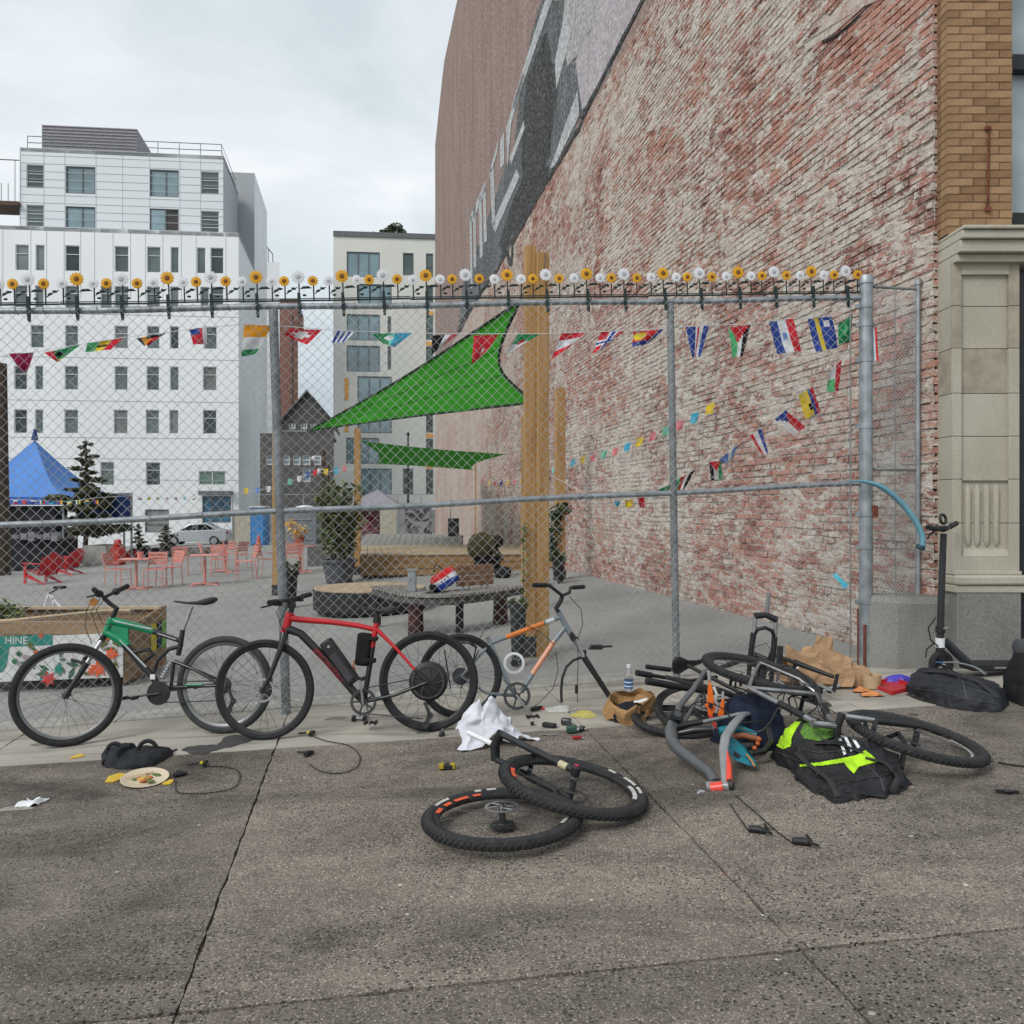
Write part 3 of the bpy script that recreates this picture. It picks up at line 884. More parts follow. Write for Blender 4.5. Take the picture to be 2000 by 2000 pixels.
uL=fa.uz(-120,700)[0];zT=fa.uz(466,455)[1]
fa.wall('wall',wb,uL,0.0,zA-0.6,zT,[w[0]for w in wins]+gf,WPAN)
WGA=[WGL,mat('grey_blind_glass',(0.17,0.19,0.185),0.2,var=0.3,scale=0.4),mat('dark_grey_glass',(0.05,0.07,0.07),0.08,var=0.5,scale=0.3),WGL]  # pane tones differ at random from window to window
rw_=random.Random(3)
for r_,big in wins:fa.window(wb,r_,WFRM,rw_.choice(WGA),hb=(0.66,)if big else(),fw=0.06)
fa.window(wb,gf[0],WFRM,mat('green_tinted_glass',(0.13,0.22,0.17),0.1,var=0.2,scale=0.5),vb=(0.5,),fw=0.09)
w=fa.window(wb,gf[1],GFRM,mat('blue_shop_glass',(0.05,0.16,0.25),0.1,var=0.5,scale=0.8),vb=(0.33,0.66),hb=(0.5,),fw=0.09,name='shop_window')
fa.window(wb,gf[2],GFRM,mat('shutter_grey',(0.24,0.25,0.245),0.6),hb=(0.35,0.7),fw=0.08,name='garage_door')
mb=MB();q=fa.rect(391,959,455,967);mb.slab([fa.at(q[0],q[1],0.01),fa.at(q[2],q[1],0.01),fa.at(q[2],q[3],0.01),fa.at(q[0],q[3],0.01)],fa.N*0.6);mb.build('awning',GFRM,wb,smooth=False)
mb=MB()
for y_ in(1165,1215,1465,1710,1920,2040,2160):
 z=fa.uz(233,200+y_/2.927)[1]
 if z>zA:mb.slab([fa.at(uL,z,0.004),fa.at(0,z,0.004),fa.at(0,z+0.045,0.004),fa.at(uL,z+0.045,0.004)],fa.N*0.008)
for x_ in(15,175,265,365,460,540,645,745,830,930,1035,1120,1290):
 u=fa.uz(x_/2.927,470)[0]
 mb.slab([fa.at(u,zT-5.4,0.004),fa.at(u+0.035,zT-5.4,0.004),fa.at(u+0.035,zT,0.004),fa.at(u,zT,0.004)],fa.N*0.006)
mb.build('panel_seams',SEAM,wb,smooth=False)
def flank(name,O,z0,z1,Ld,m,parent,thick=0.1):
 mb=MB();O=Vector(O)
 a=Vector((O.x,O.y,z0));c=a+dep_dir*Ld
 mb.slab([a,c,Vector((c.x,c.y,z1)),Vector((a.x,a.y,z1))],(-thick,0,0))
 return mb.build(name,m,parent,smooth=False)
flank('side_wall',fa.O,zA-0.6,zT,10.5,GPAN if False else WPAN2,wb)
mb=MB();p0,p1=fa.at(uL,zT-0.02),fa.at(0,zT-0.02);mb.slab([p0,p1,p1+dep_dir*10.5,p0+dep_dir*10.5],(0,0,-0.3));mb.build('roof',GPAN,wb,smooth=False)
fb=Facade(fa.O+fa.N*-1.2-fa.U*1.3,AF)
uB0,uB1=fb.uz(41,400)[0],fb.uz(436,400)[0]
zB0,zB1=zT-0.25,fb.uz(240,296)[1]
up=[]
for(x0,y0,x1,y1)in((150,355,250,490),(375,366,545,522),(855,385,1022,540),(1148,395,1252,526),(150,585,250,716),(375,595,545,750),(855,608,1022,765),(1148,620,1252,750)):
 p,q=L(x0,y0),L(x1,y1);up.append((fb.rect(p[0],p[1],q[0],q[1]),(x1-x0)>120))
fb.wall('upper_wall',wb,uB0,uB1,zB0,zB1,[u[0]for u in up],WPAN2)
for i,(r_,big)in enumerate(up):
 if big:fb.window(wb,r_,GFRM,WGL2 if i!=6 else mat('open_window_dark',(0.06,0.05,0.045),0.3,var=0.3),vb=(0.55,),fw=0.09,name='sliding_window')
 else:fb.window(wb,r_,WFRM,WGL,hb=(0.28,0.62),fw=0.06)
r_=up[6][0];mb=MB();uu=r_[0]+(r_[2]-r_[0])*0.52
mb.slab([fb.at(r_[0]+0.1,r_[1]+0.1,-0.12),fb.at(uu,r_[1]+0.1,-0.12),fb.at(uu,r_[3]-0.1,-0.12),fb.at(r_[0]+0.1,r_[3]-0.1,-0.12)],fb.N*0.03);mb.build('sliding_sash',WGL2,wb,smooth=False)
mb=MB()
nrow_=11
for j in range(1,nrow_):
 z=zB0+(zB1-zB0)*j/nrow_
 mb.slab([fb.at(uB0,z,0.004),fb.at(uB1,z,0.004),fb.at(uB1,z+0.04,0.004),fb.at(uB0,z+0.04,0.004)],fb.N*0.008)
for x_ in(250,370,548,700,855,1027,1146):
 u=fb.uz(x_/2.927,390)[0];mb.slab([fb.at(u,zB0,0.005),fb.at(u+0.035,zB0,0.005),fb.at(u+0.035,zB1,0.005),fb.at(u,zB1,0.005)],fb.N*0.006)
o_=mb.build('upper_panel_seams',SEAM,wb,smooth=False)
flank('upper_side_wall',fb.at(uB1,0),zB0,zB1,8.0,GPAN,wb)
flank('upper_side_wall',fb.at(uB0,0),zB0,zB1,8.0,GPAN,wb)
mb=MB();p0,p1=fb.at(uB0,zB1-0.02),fb.at(uB1,zB1-0.02);mb.slab([p0,p1,p1+dep_dir*8,p0+dep_dir*8],(0,0,-0.3));mb.build('upper_roof',GPAN,wb,smooth=False)
fp=Facade(fb.O-fb.N*1.0,AF)
r_=fp.rect(82,247,268,296)
mb=MB();p0,p1=fp.at(r_[0],zB1-0.05),fp.at(r_[2],zB1-0.05)
mb.slab([p0,p1,p1+dep_dir*6,p0+dep_dir*6],(0,0,r_[3]-zB1));mb.build('plant_room',mat('mauve_grey_cladding',(0.23,0.215,0.235),0.6),wb,smooth=False)
for j in range(9):
 z=zB1+(r_[3]-zB1)*(j+0.5)/9
 mb=MB();mb.slab([fp.at(r_[0],z,0.01),fp.at(r_[2],z,0.01),fp.at(r_[2],z+0.07,0.01),fp.at(r_[0],z+0.07,0.01)],fp.N*0.05);mb.build('louvre',mat('louvre_grey',(0.33,0.32,0.34),0.5),wb,smooth=False)
mb=MB()
rl0,rl1=fb.uz(52,290)[0],fb.uz(432,290)[0]
for h in(0.45,0.95):mb.tube([fb.at(rl0,zB1+h,-0.15),fb.at(rl1,zB1+h,-0.15),fb.at(rl1,zB1+h,-0.15)+dep_dir*7.5],0.035,5)
for i in range(10):u=rl0+(rl1-rl0)*i/9;mb.tube([fb.at(u,zB1-0.1,-0.15),fb.at(u,zB1+0.98,-0.15)],0.03,5)
mb.build('roof_rail',GALVD,wb)
mb=MB();bl=fb.at(uB0-2.6,0);z_=fb.uz(20,396)[1]
for(a,c)in(((uB0-2.8,z_+3.2),(uB0,z_+3.2)),((uB0-2.8,z_),(uB0,z_))):mb.tube([fb.at(a[0],a[1],0.3),fb.at(c[0],c[1],0.3)],0.04,5)
for i in range(6):u=uB0-2.8+i*0.5;mb.tube([fb.at(u,z_,0.3),fb.at(u,z_+3.2 if i in(0,5)else z_+1.4,0.3)],0.025,5)
mb.slab([fb.at(uB0-2.8,z_-0.3,0.4),fb.at(uB0,z_-0.3,0.4),fb.at(uB0,z_-0.3,-2),fb.at(uB0-2.8,z_-0.3,-2)],(0,0,0.28));mb.build('balcony',mat('brown_soffit',(0.09,0.05,0.035),0.7),wb,smooth=False)
cO=P(497,990,75.5);zC=P(497,338,75.5).z
tw=thing('grey_wing','tall blank grey panelled wing behind the white apartment block','building',(cO.x,cO.y,zA))
fc=Facade(cO,AF)
fc.wall('wall',tw,-5.2,0,zA-0.6,zC,[],GPAN)
flank('side_wall',cO,zA-0.6,zC,10.0,WPAN2,tw)
mb=MB();mb.slab([fc.at(-2.3,zC-14,0.004),fc.at(-2.24,zC-14,0.004),fc.at(-2.24,zC,0.004),fc.at(-2.3,zC,0.004)],fc.N*0.01)
mb.slab([fc.at(-5.2,zC-7,0.004),fc.at(0,zC-7,0.004),fc.at(0,zC-6.93,0.004),fc.at(-5.2,zC-6.93,0.004)],fc.N*0.012);mb.build('panel_seams',SEAM,tw,smooth=False)
dO=P(548,990,88);zD=P(548,512,88).z
fd=Facade(dO,AF)
fd.wall('low_wall',tw,-3.0,-0.1,zA-0.6,zD,[],WPAN)
mb=MB()
for i in range(5):mb.tube([fd.at(-2.6+i*0.45,zD,0),fd.at(-2.6+i*0.45,zD+3.0-i*0.55,0)],0.05,5)
mb.tube([fd.at(-2.6,zD+3.0,0),fd.at(-0.8,zD+0.8,0)],0.06,5);mb.build('stair_rail',GALVD,tw)
eO=P(582,990,92);fe=Facade(eO,AF)
bs=thing('brown_brick_building','narrow windowless brown brick building behind the grey gabled house','building',(eO.x,eO.y,zA))
BRN=NB('brown_brick',0.9,0.15)
_br=BRN.n.new('ShaderNodeTexBrick');_br.inputs['Scale'].default_value=1.0;_br.inputs['Brick Width'].default_value=0.6;_br.inputs['Row Height'].default_value=0.22
_br.inputs['Color1'].default_value=(0.23,0.10,0.08,1);_br.inputs['Color2'].default_value=(0.28,0.13,0.10,1);_br.inputs['Mortar'].default_value=(0.28,0.19,0.16,1);_br.inputs['Mortar Size'].default_value=0.03
BRN.l.new(BRN.mapping((1,1,1),rot=(R(90),0,0)),_br.inputs['Vector']);BRN.color(_br.outputs['Color'])
fe.wall('wall',bs,fe.uz(521,700)[0],0.0,zA-0.6,fe.uz(560,612)[1],[],BRN.m)
mb=MB();mb.slab([fe.at(fe.uz(521,700)[0],fe.uz(560,612)[1]),fe.at(0,fe.uz(560,612)[1]),fe.at(0,fe.uz(560,612)[1])+dep_dir*9,fe.at(fe.uz(521,700)[0],fe.uz(560,612)[1])+dep_dir*9],(0,0,1.6));mb.build('parapet',BRN.m,bs,smooth=False)
mb=MB();u_=fe.uz(571,700)[0];mb.tube([fe.at(u_,-0.5,0.05),fe.at(u_,fe.uz(560,612)[1],0.05)],0.06,5);mb.build('drain_pipe',STL,bs)
DGR=mat('charcoal_siding',(0.085,0.083,0.078),0.85,var=0.18,scale=1.2,stretch=(0.3,0.3,6),bump=0.3)
DGR2=mat('dark_stucco',(0.105,0.103,0.098),0.9,var=0.15,scale=1.5,bump=0.2)
ho=P(652,990,64);zH=gz(ho.x)
gh=thing('gabled_house','charcoal grey house with a steep gable and small windows','building',(ho.x,ho.y,zH))
fh=Facade(ho,AF)
a0=fh.uz(549,800)[0];zE=fh.uz(650,826)[1];zP=fh.uz(600,768)[1];um=fh.uz(600,768)[0]
gw=[fh.rect(x0,819,x1,838)for x0,x1 in((564,577),(587,600),(606,618))]
fh.wall('wall',gh,a0,0,zH-0.6,zE,gw,DGR)
for r_ in gw:fh.window(gh,r_,WFRM,WGL,vb=(0.5,),fw=0.09)
mb=MB();mb.slab([fh.at(a0,zE),fh.at(0,zE),fh.at(um,zP)],-fh.N*0.2);mb.build('gable',DGR,gh,smooth=False)
for(u_,z_)in((a0-0.25,zE-0.3),(0.25,zE-0.3)):
 mb=MB();q=[fh.at(u_,z_,0.3),fh.at(um,zP+0.08,0.3)];mb.slab([q[0],q[1],q[1]+dep_dir*9,q[0]+dep_dir*9],(0,0,0.18));mb.build('roof',mat('dark_shingles',(0.07,0.068,0.066),0.9,var=0.25,scale=4),gh,smooth=False)
fl=Facade(P(652,990,58),AF)
l0=fl.uz(508,900)[0];zL=fl.uz(580,851)[1]
lw=[fl.rect(x0,889,x1,908)for x0,x1 in((519,534),(553,566),(572,587),(590,606),(612,627))]+[fl.rect(590,914,606,941)]
fl.wall('front_wall',gh,l0,0,zH-0.6,zL,lw,DGR2)
for r_ in lw:fl.window(gh,r_,WFRM,WGL2,hb=(0.5,),fw=0.08)
mb=MB();p0,p1=fl.at(l0,zL),fl.at(0,zL);mb.slab([p0,p1,p1+dep_dir*6,p0+dep_dir*6],(0,0,0.15));mb.build('flat_roof',DGR,gh,smooth=False)
CRM=mk_panel('cream_stucco',(0.60,0.59,0.53),(0.70,0.69,0.63),0.2)
co_=P(653,990,85);fcm=Facade(co_,AF)
zcB=gz(co_.x);zcT=fcm.uz(740,462)[1]
cb=thing('cream_building','cream apartment block with dark tripartite windows and orange panels','building',(co_.x,co_.y,zcB))
big3=[(677,492,742,541),(699,555,765,604),(677,614,742,665),(677,675,742,726),(698,735,765,785),(698,796,765,846),(676,855,741,906),(702,915,765,966)]
slim=[(787,494,808,538),(787,915,807,966),(757,618,764,667),(757,676,764,722)]
rightc=[(832,y0,846,y1)for y0,y1 in((495,541),(557,604),(616,664),(677,724),(737,784),(798,845),(857,905),(917,965))]
rc=[fcm.rect(*q)for q in big3+slim+rightc]
fcm.wall('wall',cb,0.0,fcm.uz(900,700)[0],zcB-1,zcT,rc,CRM)
for i,r_ in enumerate(rc):
 fcm.window(cb,r_,GFRM,WGL2 if i<8 else WGL,vb=(0.34,0.66)if i<8 else(),hb=(0.45,)if i>=12 else(),fw=0.11)
ORG=mat('orange_panel',(0.72,0.33,0.06),0.6)
for q in((673,738,681,782),(673,798,681,844),(832,608,846,615),(832,668,846,675),(832,847,846,855),(832,907,846,915)):
 r_=fcm.rect(*q);mb=MB();mb.slab([fcm.at(r_[0],r_[1],0.01),fcm.at(r_[2],r_[1],0.01),fcm.at(r_[2],r_[3],0.01),fcm.at(r_[0],r_[3],0.01)],fcm.N*0.05);mb.build('orange_panel',ORG,cb,smooth=False)
mb=MB();p0,p1=fcm.at(-0.1,zcT-0.1,0.15),fcm.at(fcm.uz(900,700)[0],zcT-0.1,0.15);mb.slab([p0,p1,p1+dep_dir*12,p0+dep_dir*12],(0,0,0.5));mb.build('parapet',mat('dark_parapet',(0.13,0.13,0.135),0.6),cb,smooth=False)
flank('side_wall',fcm.O,zcB-1,zcT,12,CRM,cb)
# foliage
def leaf_cloud(centres,n,size,spread,seed,squash=0.8,droop=0.0,narrow=0.45):
 rr=np.random.default_rng(seed)
 C_=np.array([c[:3]for c in centres]);Rr=np.array([c[3]for c in centres])
 pick=rr.choice(len(C_),n,p=Rr**2/np.sum(Rr**2))
 d=rr.normal(size=(n,3));d/=np.linalg.norm(d,axis=1)[:,None]
 rad=Rr[pick]*rr.random(n)**0.45
 pos=C_[pick]+d*rad[:,None]*np.array([1,1,squash])*spread
 u=rr.normal(size=(n,3));u[:,2]=u[:,2]*0.5-droop;u/=np.linalg.norm(u,axis=1)[:,None]
 w=np.cross(u,rr.normal(size=(n,3)));w/=np.linalg.norm(w,axis=1)[:,None]
 s=size*(0.6+0.8*rr.random(n))[:,None]
 V=np.stack([pos-u*s*0.5,pos+w*s*narrow*0.5,pos+u*s*0.5,pos-w*s*narrow*0.5],1)
 Q_=np.arange(n*4).reshape(n,4)
 tone=np.repeat(rr.random(n),4)
 return V.reshape(-1,3),Q_,tone
def mk_leaf(name,a,b_,c):
 k=NB(name,0.6,0.3)
 k.color(k.ramp(k.attr('tone'),[(0.0,a),(0.5,b_),(1.0,c)]))
 k.b.inputs['Subsurface Weight'].default_value=0.0
 return k.m
LFD=mk_leaf('dark_green_leaves',(0.018,0.032,0.014),(0.038,0.062,0.022),(0.075,0.10,0.04))
LFB=mk_leaf('olive_bamboo_leaves',(0.045,0.065,0.022),(0.095,0.12,0.045),(0.19,0.21,0.095))
LFC=mk_leaf('conifer_needles',(0.035,0.045,0.022),(0.075,0.085,0.04),(0.15,0.14,0.075))
LFP=mk_leaf('pale_green_leaves',(0.07,0.11,0.03),(0.15,0.20,0.06),(0.26,0.30,0.12))
BARK=mat('bark',(0.075,0.055,0.04),0.95,var=0.35,scale=14,bump=0.6)
def foliage(name,parent,centres,n,size,m,seed,**kw):
 V,Q_,t=leaf_cloud(centres,n,size,1.0,seed,**kw)
 o_=np_mesh(name,V,Q_,m,parent,{'tone':t})
 return o_
rp=P(755,462,86)
rt=thing('roof_shrub','dark shrub growing on the roof of the cream block','shrub',(rp.x,rp.y,zcT+0.3))
cs=[(P(x,y,86).x,86,P(x,y,86).z,r_)for x,y,r_ in((730,458,0.35),(748,455,0.45),(762,450,0.6),(773,446,0.75),(784,452,0.5))]
foliage('crown',rt,cs,900,0.28,LFD,3)
mb=MB();mb.tube([(P(770,448,86).x,86,zcT+0.2),(P(772,446,86).x,86,P(772,446,86).z)],0.06,6);mb.build('trunk',BARK,rt)
# things on the lot
def on_ground(p):return Vector((p.x,p.y,gz(p.x)))
def xform(loc,rz=0.0,sc=1.0,tilt=True):
 return Matrix.Translation(Vector(loc))@Matrix.Rotation(rz,4,'Z')@Matrix.Scale(sc,4)
 # timber posts
def post(px,y_top,y_base,wpx,label,face2=True,w=None,Yoff=0.0):
 g=G(px,y_base);Y=g.y
 z1=P(px,y_top,Y).z;w_=w or wpx/F*Y
 t=thing('timber_post',label,'post',on_ground(g),'timber posts holding the sails')
 mb=MB();mb.box((g.x,g.y+w_/2,(g.z+z1)/2-0.02),(w_,w_,z1-g.z+0.04),Matrix.Rotation(R(9),3,'Z'))
 mb.build('shaft',WOOD,t,bevel=0.008)
 mb=MB();mb.box((g.x,g.y+w_/2,g.z+0.10),(w_+0.02,w_+0.02,0.2),Matrix.Rotation(R(9),3,'Z'));mb.build('base_shoe',STL,t)
 return t,g
tp,bigp=post(1035,479,1282,22,'tallest timber post, doubled, standing just behind the fence')
g=bigp;z1=P(1035,479,g.y).z
mb=MB();wq=0.125;mb.box((g.x+wq-0.004,g.y+0.05,(g.z+z1)/2-0.045),(wq,0.14,z1-g.z-0.05),Matrix.Rotation(R(9),3,'Z'));mb.build('shaft',WOOD,tp,bevel=0.008)
mb=MB();mb.tube([(g.x+0.15,g.y-0.03,z1-0.1),(g.x+0.15,g.y-0.05,z1-0.12),(g.x+0.14,g.y-0.05,z1-0.32),(g.x+0.15,g.y-0.04,z1-0.36)],0.006,6);mb.build('hook',STL,tp)
post(1029,812,1190,18,'shorter timber post tucked behind the tallest post',w=0.15)
post(1094,757,1132,18,'timber post standing against the brick wall',w=0.19)
post(539,836,1162,17,'timber post right behind the dark fence post',w=0.17)
post(697,836,1122,13,'timber post beside the bamboo pot',w=0.17)
post(932,902,1066,10,'farthest timber post, near the brick wall',w=0.19)
# shade sails
def mk_sail(name,c):
 k=NB(name,0.75,0.2)
 n_=k.noise(1.2,detail=3);f=k.noise(220,k.mapping((1,1,3)),detail=2)
 k.color(k.mix(0.15,k.ramp(n_,[(0.3,tuple(x*0.85 for x in c)),(0.7,tuple(x*1.1 for x in c))]),k.ramp(f,[(0.3,(0.01,0.03,0.01)),(0.7,tuple(min(1,x*1.6)for x in c))])))
 tr=k.n.new('ShaderNodeBsdfTranslucent');tr.inputs['Color'].default_value=(c[0]*1.2,c[1]*1.5,c[2]*1.0,1)
 ad=k.n.new('ShaderNodeMixShader');ad.inputs[0].default_value=0.45
 out=[x for x in k.n if x.type=='OUTPUT_MATERIAL'][0]
 k.l.new(k.b.outputs[0],ad.inputs[1]);k.l.new(tr.outputs[0],ad.inputs[2]);k.l.new(ad.outputs[0],out.inputs['Surface'])
 return k.m
SAIL1=mk_sail('green_sailcloth',(0.06,0.38,0.035));SAIL2=mk_sail('deep_green_sailcloth',(0.022,0.13,0.016))
HEM=mat('sail_hem',(0.010,0.030,0.012),0.8)
def lerp(a,c,t):return a+(c-a)*t
def edge(a,c,mid,t,sag):
 p=lerp(a,c,t);return p+(mid-p)*(sag*4*t*(1-t))
A_,B_,C_=P(1016,588,9.3),P(1043,786,9.9),P(600,842,16.3)
mid=(A_+B_+C_)/3
s1=thing('shade_sail','large bright green triangular shade sail stretched towards the tallest post','shade sail',B_)
mb=MB()
def sail_tri(u,v):
 p=edge(A_,C_,mid,u,0.17);q=edge(B_,C_,mid,u,0.05)
 r_=lerp(p,q,v)
 if u<1:r_=r_+(mid-r_)*(0.30*4*v*(1-v)*(1-u)**3)*0.8
 return r_+Vector((0,0.05,0.035))*(mnoise.noise(Vector((u*7,v*2,3)))+0.5*math.sin(u*26+v*5)*(1-abs(2*v-1))*0.4)
mb.grid(sail_tri,60,24);s_o=mb.build('cloth',SAIL1,s1)
for f_ in(0.33,0.66):mb=MB();mb.tube([sail_tri(i/30,f_)+Vector((0,-0.006,0))for i in range(29)],0.006,4,flat=0.5);mb.build('seam',HEM,s1)
mb=MB();mb.tube([edge(A_,C_,mid,i/20,0.17)for i in range(21)],0.018,6);mb.tube([edge(B_,C_,mid,i/20,0.05)for i in range(21)],0.016,6);mb.tube([sail_tri(0,i/14)for i in range(15)],0.018,6);mb.build('hem',HEM,s1)
mb=MB();mb.tube([A_,P(1026,560,8.62)],0.006,5);mb.tube([B_,P(1040,780,8.75)],0.006,5);mb.tube([C_,P(545,842,17.05)],0.01,5);mb.build('guy_rope',GALV,s1)
a,b_,c,d=P(705,861,21.6),P(990,887,18.6),P(922,918,33),P(735,906,30)
mid=(a+b_+c+d)/4
s2=thing('shade_sail','small dark green four-cornered shade sail lower and farther back','shade sail',a)
mb=MB()
def quad_sail(u,v):
 e0,e1=edge(a,b_,mid,u,0.09),edge(d,c,mid,u,0.09)
 l0,l1=edge(a,d,mid,v,0.16),edge(b_,c,mid,v,0.16)
 bl=lerp(lerp(a,b_,u),lerp(d,c,u),v)
 return lerp(e0,e1,v)+lerp(l0,l1,u)-bl
mb.grid(quad_sail,20,12);mb.build('cloth',SAIL2,s2)
mb=MB();mb.tube([a,P(699,850,21.7)],0.008,5);mb.tube([b_,P(1092,860,17.3)],0.008,5);mb.tube([c,P(931,915,34.8)],0.012,5);mb.tube([d,P(699,880,40)],0.008,5);mb.build('guy_rope',GALV,s2)
# painted timber planter by the fence
PW=mat('planter_boards',(0.24,0.155,0.09),0.85,col2=(0.36,0.25,0.155),scale=2.0,stretch=(0.6,3,14),bump=0.3)
PWE=mat('planter_edge',(0.50,0.38,0.25),0.85,var=0.15,scale=5)
pl=thing('timber_planter','long timber planter with a white panel painted with flowers','planter',Vector((-4.2,8.1,gz(-4.2))))
px0,px1,pY0,pY1=-5.6,-3.71,8.03,9.0
zb0,zt0=gz(-4.2)+0.02,gz(-4.2)+0.66
def hy(Y,X):return gz(X)
for i in range(4):
 z0=gz(-4.6)+0.14+i*0.13
 mb=MB();mb.box(((px0+px1)/2,pY0+0.012*(i%2)*0.3,z0+0.062),(px1-px0,0.03,0.124));mb.build('board',PW,pl,bevel=0.003)
 mb=MB();mb.box(((px0+px1)/2,pY1,z0+0.062),(px1-px0,0.03,0.124));mb.build('board',PW,pl,bevel=0.003)
for i in range(7):
 y0=pY0+0.02+i*0.137
 h_=0.50+0.13*(i/6)**0.8
 mb=MB();mb.box((px1+0.015,y0+0.066,gz(-3.7)+0.02+h_/2),(0.028,0.130,h_));mb.build('board',PW,pl,bevel=0.003)
mb=MB();mb.tube([(px0,pY0-0.005,gz(-5.6)+0.665),(-4.75,pY0-0.005,gz(-4.7)+0.665),(-4.1,pY0+0.45,gz(-4.1)+0.67),(-3.85,pY0+0.5,gz(-4.1)+0.665)],0.02,5);mb.build('loose_batten',PWE,pl)
mb=MB();mb.box(((px0+px1)/2,pY1-0.03,gz(-4.3)+0.655),(px1-px0,0.07,0.025));mb.build('top_rail',PWE,pl)
mb=MB();mb.box(((px0+px1)/2,(pY0+pY1)/2,gz(-4.6)+0.42),(px1-px0-0.06,pY1-pY0-0.06,0.05));mb.build('soil',mat('planter_soil',(0.05,0.036,0.026),1.0,var=0.4,scale=20,bump=0.8),pl)
PWH=mat('painted_white_panel',(0.60,0.605,0.59),0.6,var=0.16,scale=4)
TEAL=mat('teal_paint',(0.02,0.20,0.165),0.6,var=0.25,scale=8);PGRN=mat('painted_leaf_green',(0.04,0.13,0.07),0.6,var=0.4,scale=8);PORG=mat('painted_flower_orange',(0.62,0.10,0.035),0.6,var=0.3,scale=10);PRED=mat('painted_flower_red',(0.55,0.05,0.05),0.6,var=0.25,scale=10);PYEL=mat('painted_yellow',(0.62,0.50,0.05),0.6,var=0.25)
fpn=Pl((0,pY0-0.02,0),(0,-1,0))
def fpt(px,py,d=0.0):q=fpn.hit(px,py);return Vector((q.x,q.y-d,q.z))
panel=MB();panel.slab([fpt(-40,1246),fpt(241,1236),fpt(241,1322),fpt(-40,1333)],(0,-0.012,0));panel_o=panel.build('painted_panel',PWH,pl,smooth=False)
def daub(name,pxs,m,d):
 mb_=MB();mb_.slab([fpt(x,y,d)for x,y in pxs],(0,-0.003,0));return mb_.build(name,m,panel_o,smooth=False)
daub('teal_band',[(-40,1243),(104,1239),(104,1259),(-40,1265)],TEAL,0.013)
daub('teal_band',[(-40,1264),(20,1262),(14,1300),(6,1312),(-40,1314)],TEAL,0.0145)
rnd=random.Random(5)
for(cx,cy,r_,m_)in((220,1276,16,PORG),(195,1305,20,PORG),(182,1310,12,PORG),(208,1245,8,PORG),(97,1325,17,PRED),(73,1274,7,PORG),(82,1242,6,PORG)):
 k_=7;ph=rnd.random()*6
 daub('painted_flower',[(cx+r_*(1.0 if i%2==0 else 0.48)*math.cos(ph+i*math.pi/k_),cy+0.95*r_*(1.0 if i%2==0 else 0.48)*math.sin(ph+i*math.pi/k_))for i in range(2*k_)],m_,0.019+0.0003*cx/50)
for i in range(26):
 cx,cy=rnd.uniform(60,235),rnd.uniform(1246,1318);a_=rnd.uniform(0,3.1);l_=rnd.uniform(7,15)
 dx,dy=math.cos(a_)*l_,math.sin(a_)*l_
 daub('painted_leaf',[(cx-dx,cy-dy),(cx-dy*0.35,cy+dx*0.35),(cx+dx,cy+dy),(cx+dy*0.35,cy-dx*0.35)],rnd.choice((PGRN,PGRN,TEAL,mat('painted_olive',(0.10,0.11,0.03),0.6))),0.0165+0.0001*i)
for i in range(9):
 cx,cy=rnd.uniform(25,60),rnd.uniform(1270,1312);r_=rnd.uniform(4,8)
 daub('painted_petal',[(cx+r_*math.cos(j*1.05),cy+r_*math.sin(j*1.05))for j in range(6)],rnd.choice((mat('painted_khaki',(0.36,0.33,0.20),0.6),mat('painted_mauve',(0.34,0.27,0.30),0.6),PGRN)),0.0195+0.0002*i)
def text(name,body,loc,size,m,parent,rot=(R(90),0,0),ext=0.002,align='CENTER',shear=0.0):
 cu=bpy.data.curves.new(name,'FONT');cu.body=body;cu.size=size;cu.extrude=ext;cu.align_x=align;cu.align_y='CENTER';cu.resolution_u=3;cu.shear=shear
 tmp=bpy.data.objects.new(name,cu);COL.objects.link(tmp)
 tmp.location=loc;tmp.rotation_euler=rot
 bpy.context.view_layer.update()
 me=bpy.data.meshes.new_from_object(tmp.evaluated_get(bpy.context.evaluated_depsgraph_get()))
 Mx=tmp.matrix_world.copy()
 bpy.data.objects.remove(tmp)
 me.transform(Mx);me.materials.clear();me.materials.append(m)
 o_=bpy.data.objects.new(name,me);COL.objects.link(o_)
 if parent is not None:adopt(o_,parent)
 return o_
q=fpt(34,1251,0.018);text('painted_letters','HINE',q,0.095,PWH,panel_o)
for(x0,x1,m_)in((304,322,PYEL),(330,345,mat('lime_poster',(0.16,0.42,0.06),0.6)),(318,332,mat('dark_blue_poster',(0.03,0.05,0.14),0.6))):
 f0,f1=(x0-240)/105,(x1-240)/105
 ya,yb=pY0+f0*0.95,pY0+f1*0.95
 mb=MB();mb.slab([(px1+0.032,ya,gz(-3.7)+0.22),(px1+0.032,yb,gz(-3.7)+0.22),(px1+0.032,yb,gz(-3.7)+0.50),(px1+0.032,ya,gz(-3.7)+0.50)],(0.004,0,0));mb.build('poster',m_,pl,smooth=False)
g=P(12,1200,8.5)
pt=thing('planter_shrub','pale leafy shrub growing in the painted timber planter','shrub',(g.x,g.y,zt0-0.25))
foliage('crown',pt,[(P(x,y,8.6).x,8.6,P(x,y,8.6).z,r_)for x,y,r_ in((0,1190,0.16),(20,1205,0.15),(34,1220,0.10),(5,1225,0.16),(-20,1200,0.2),(40,1185,0.06))],420,0.075,LFP,8)
mb=MB()
for x in(0,14,26):mb.tube([P(x,1250,8.6),P(x+4,1215,8.6),P(x+10,1185,8.6)],0.006,5)
mb.build('stems',BARK,pt)
wf=thing('white_bicycle','white bicycle frame standing behind the painted planter','bicycle frame',on_ground(P(112,1240,9.6)))
Yw=9.6
mb=MB();gzz=gz(P(112,1240,Yw).x)
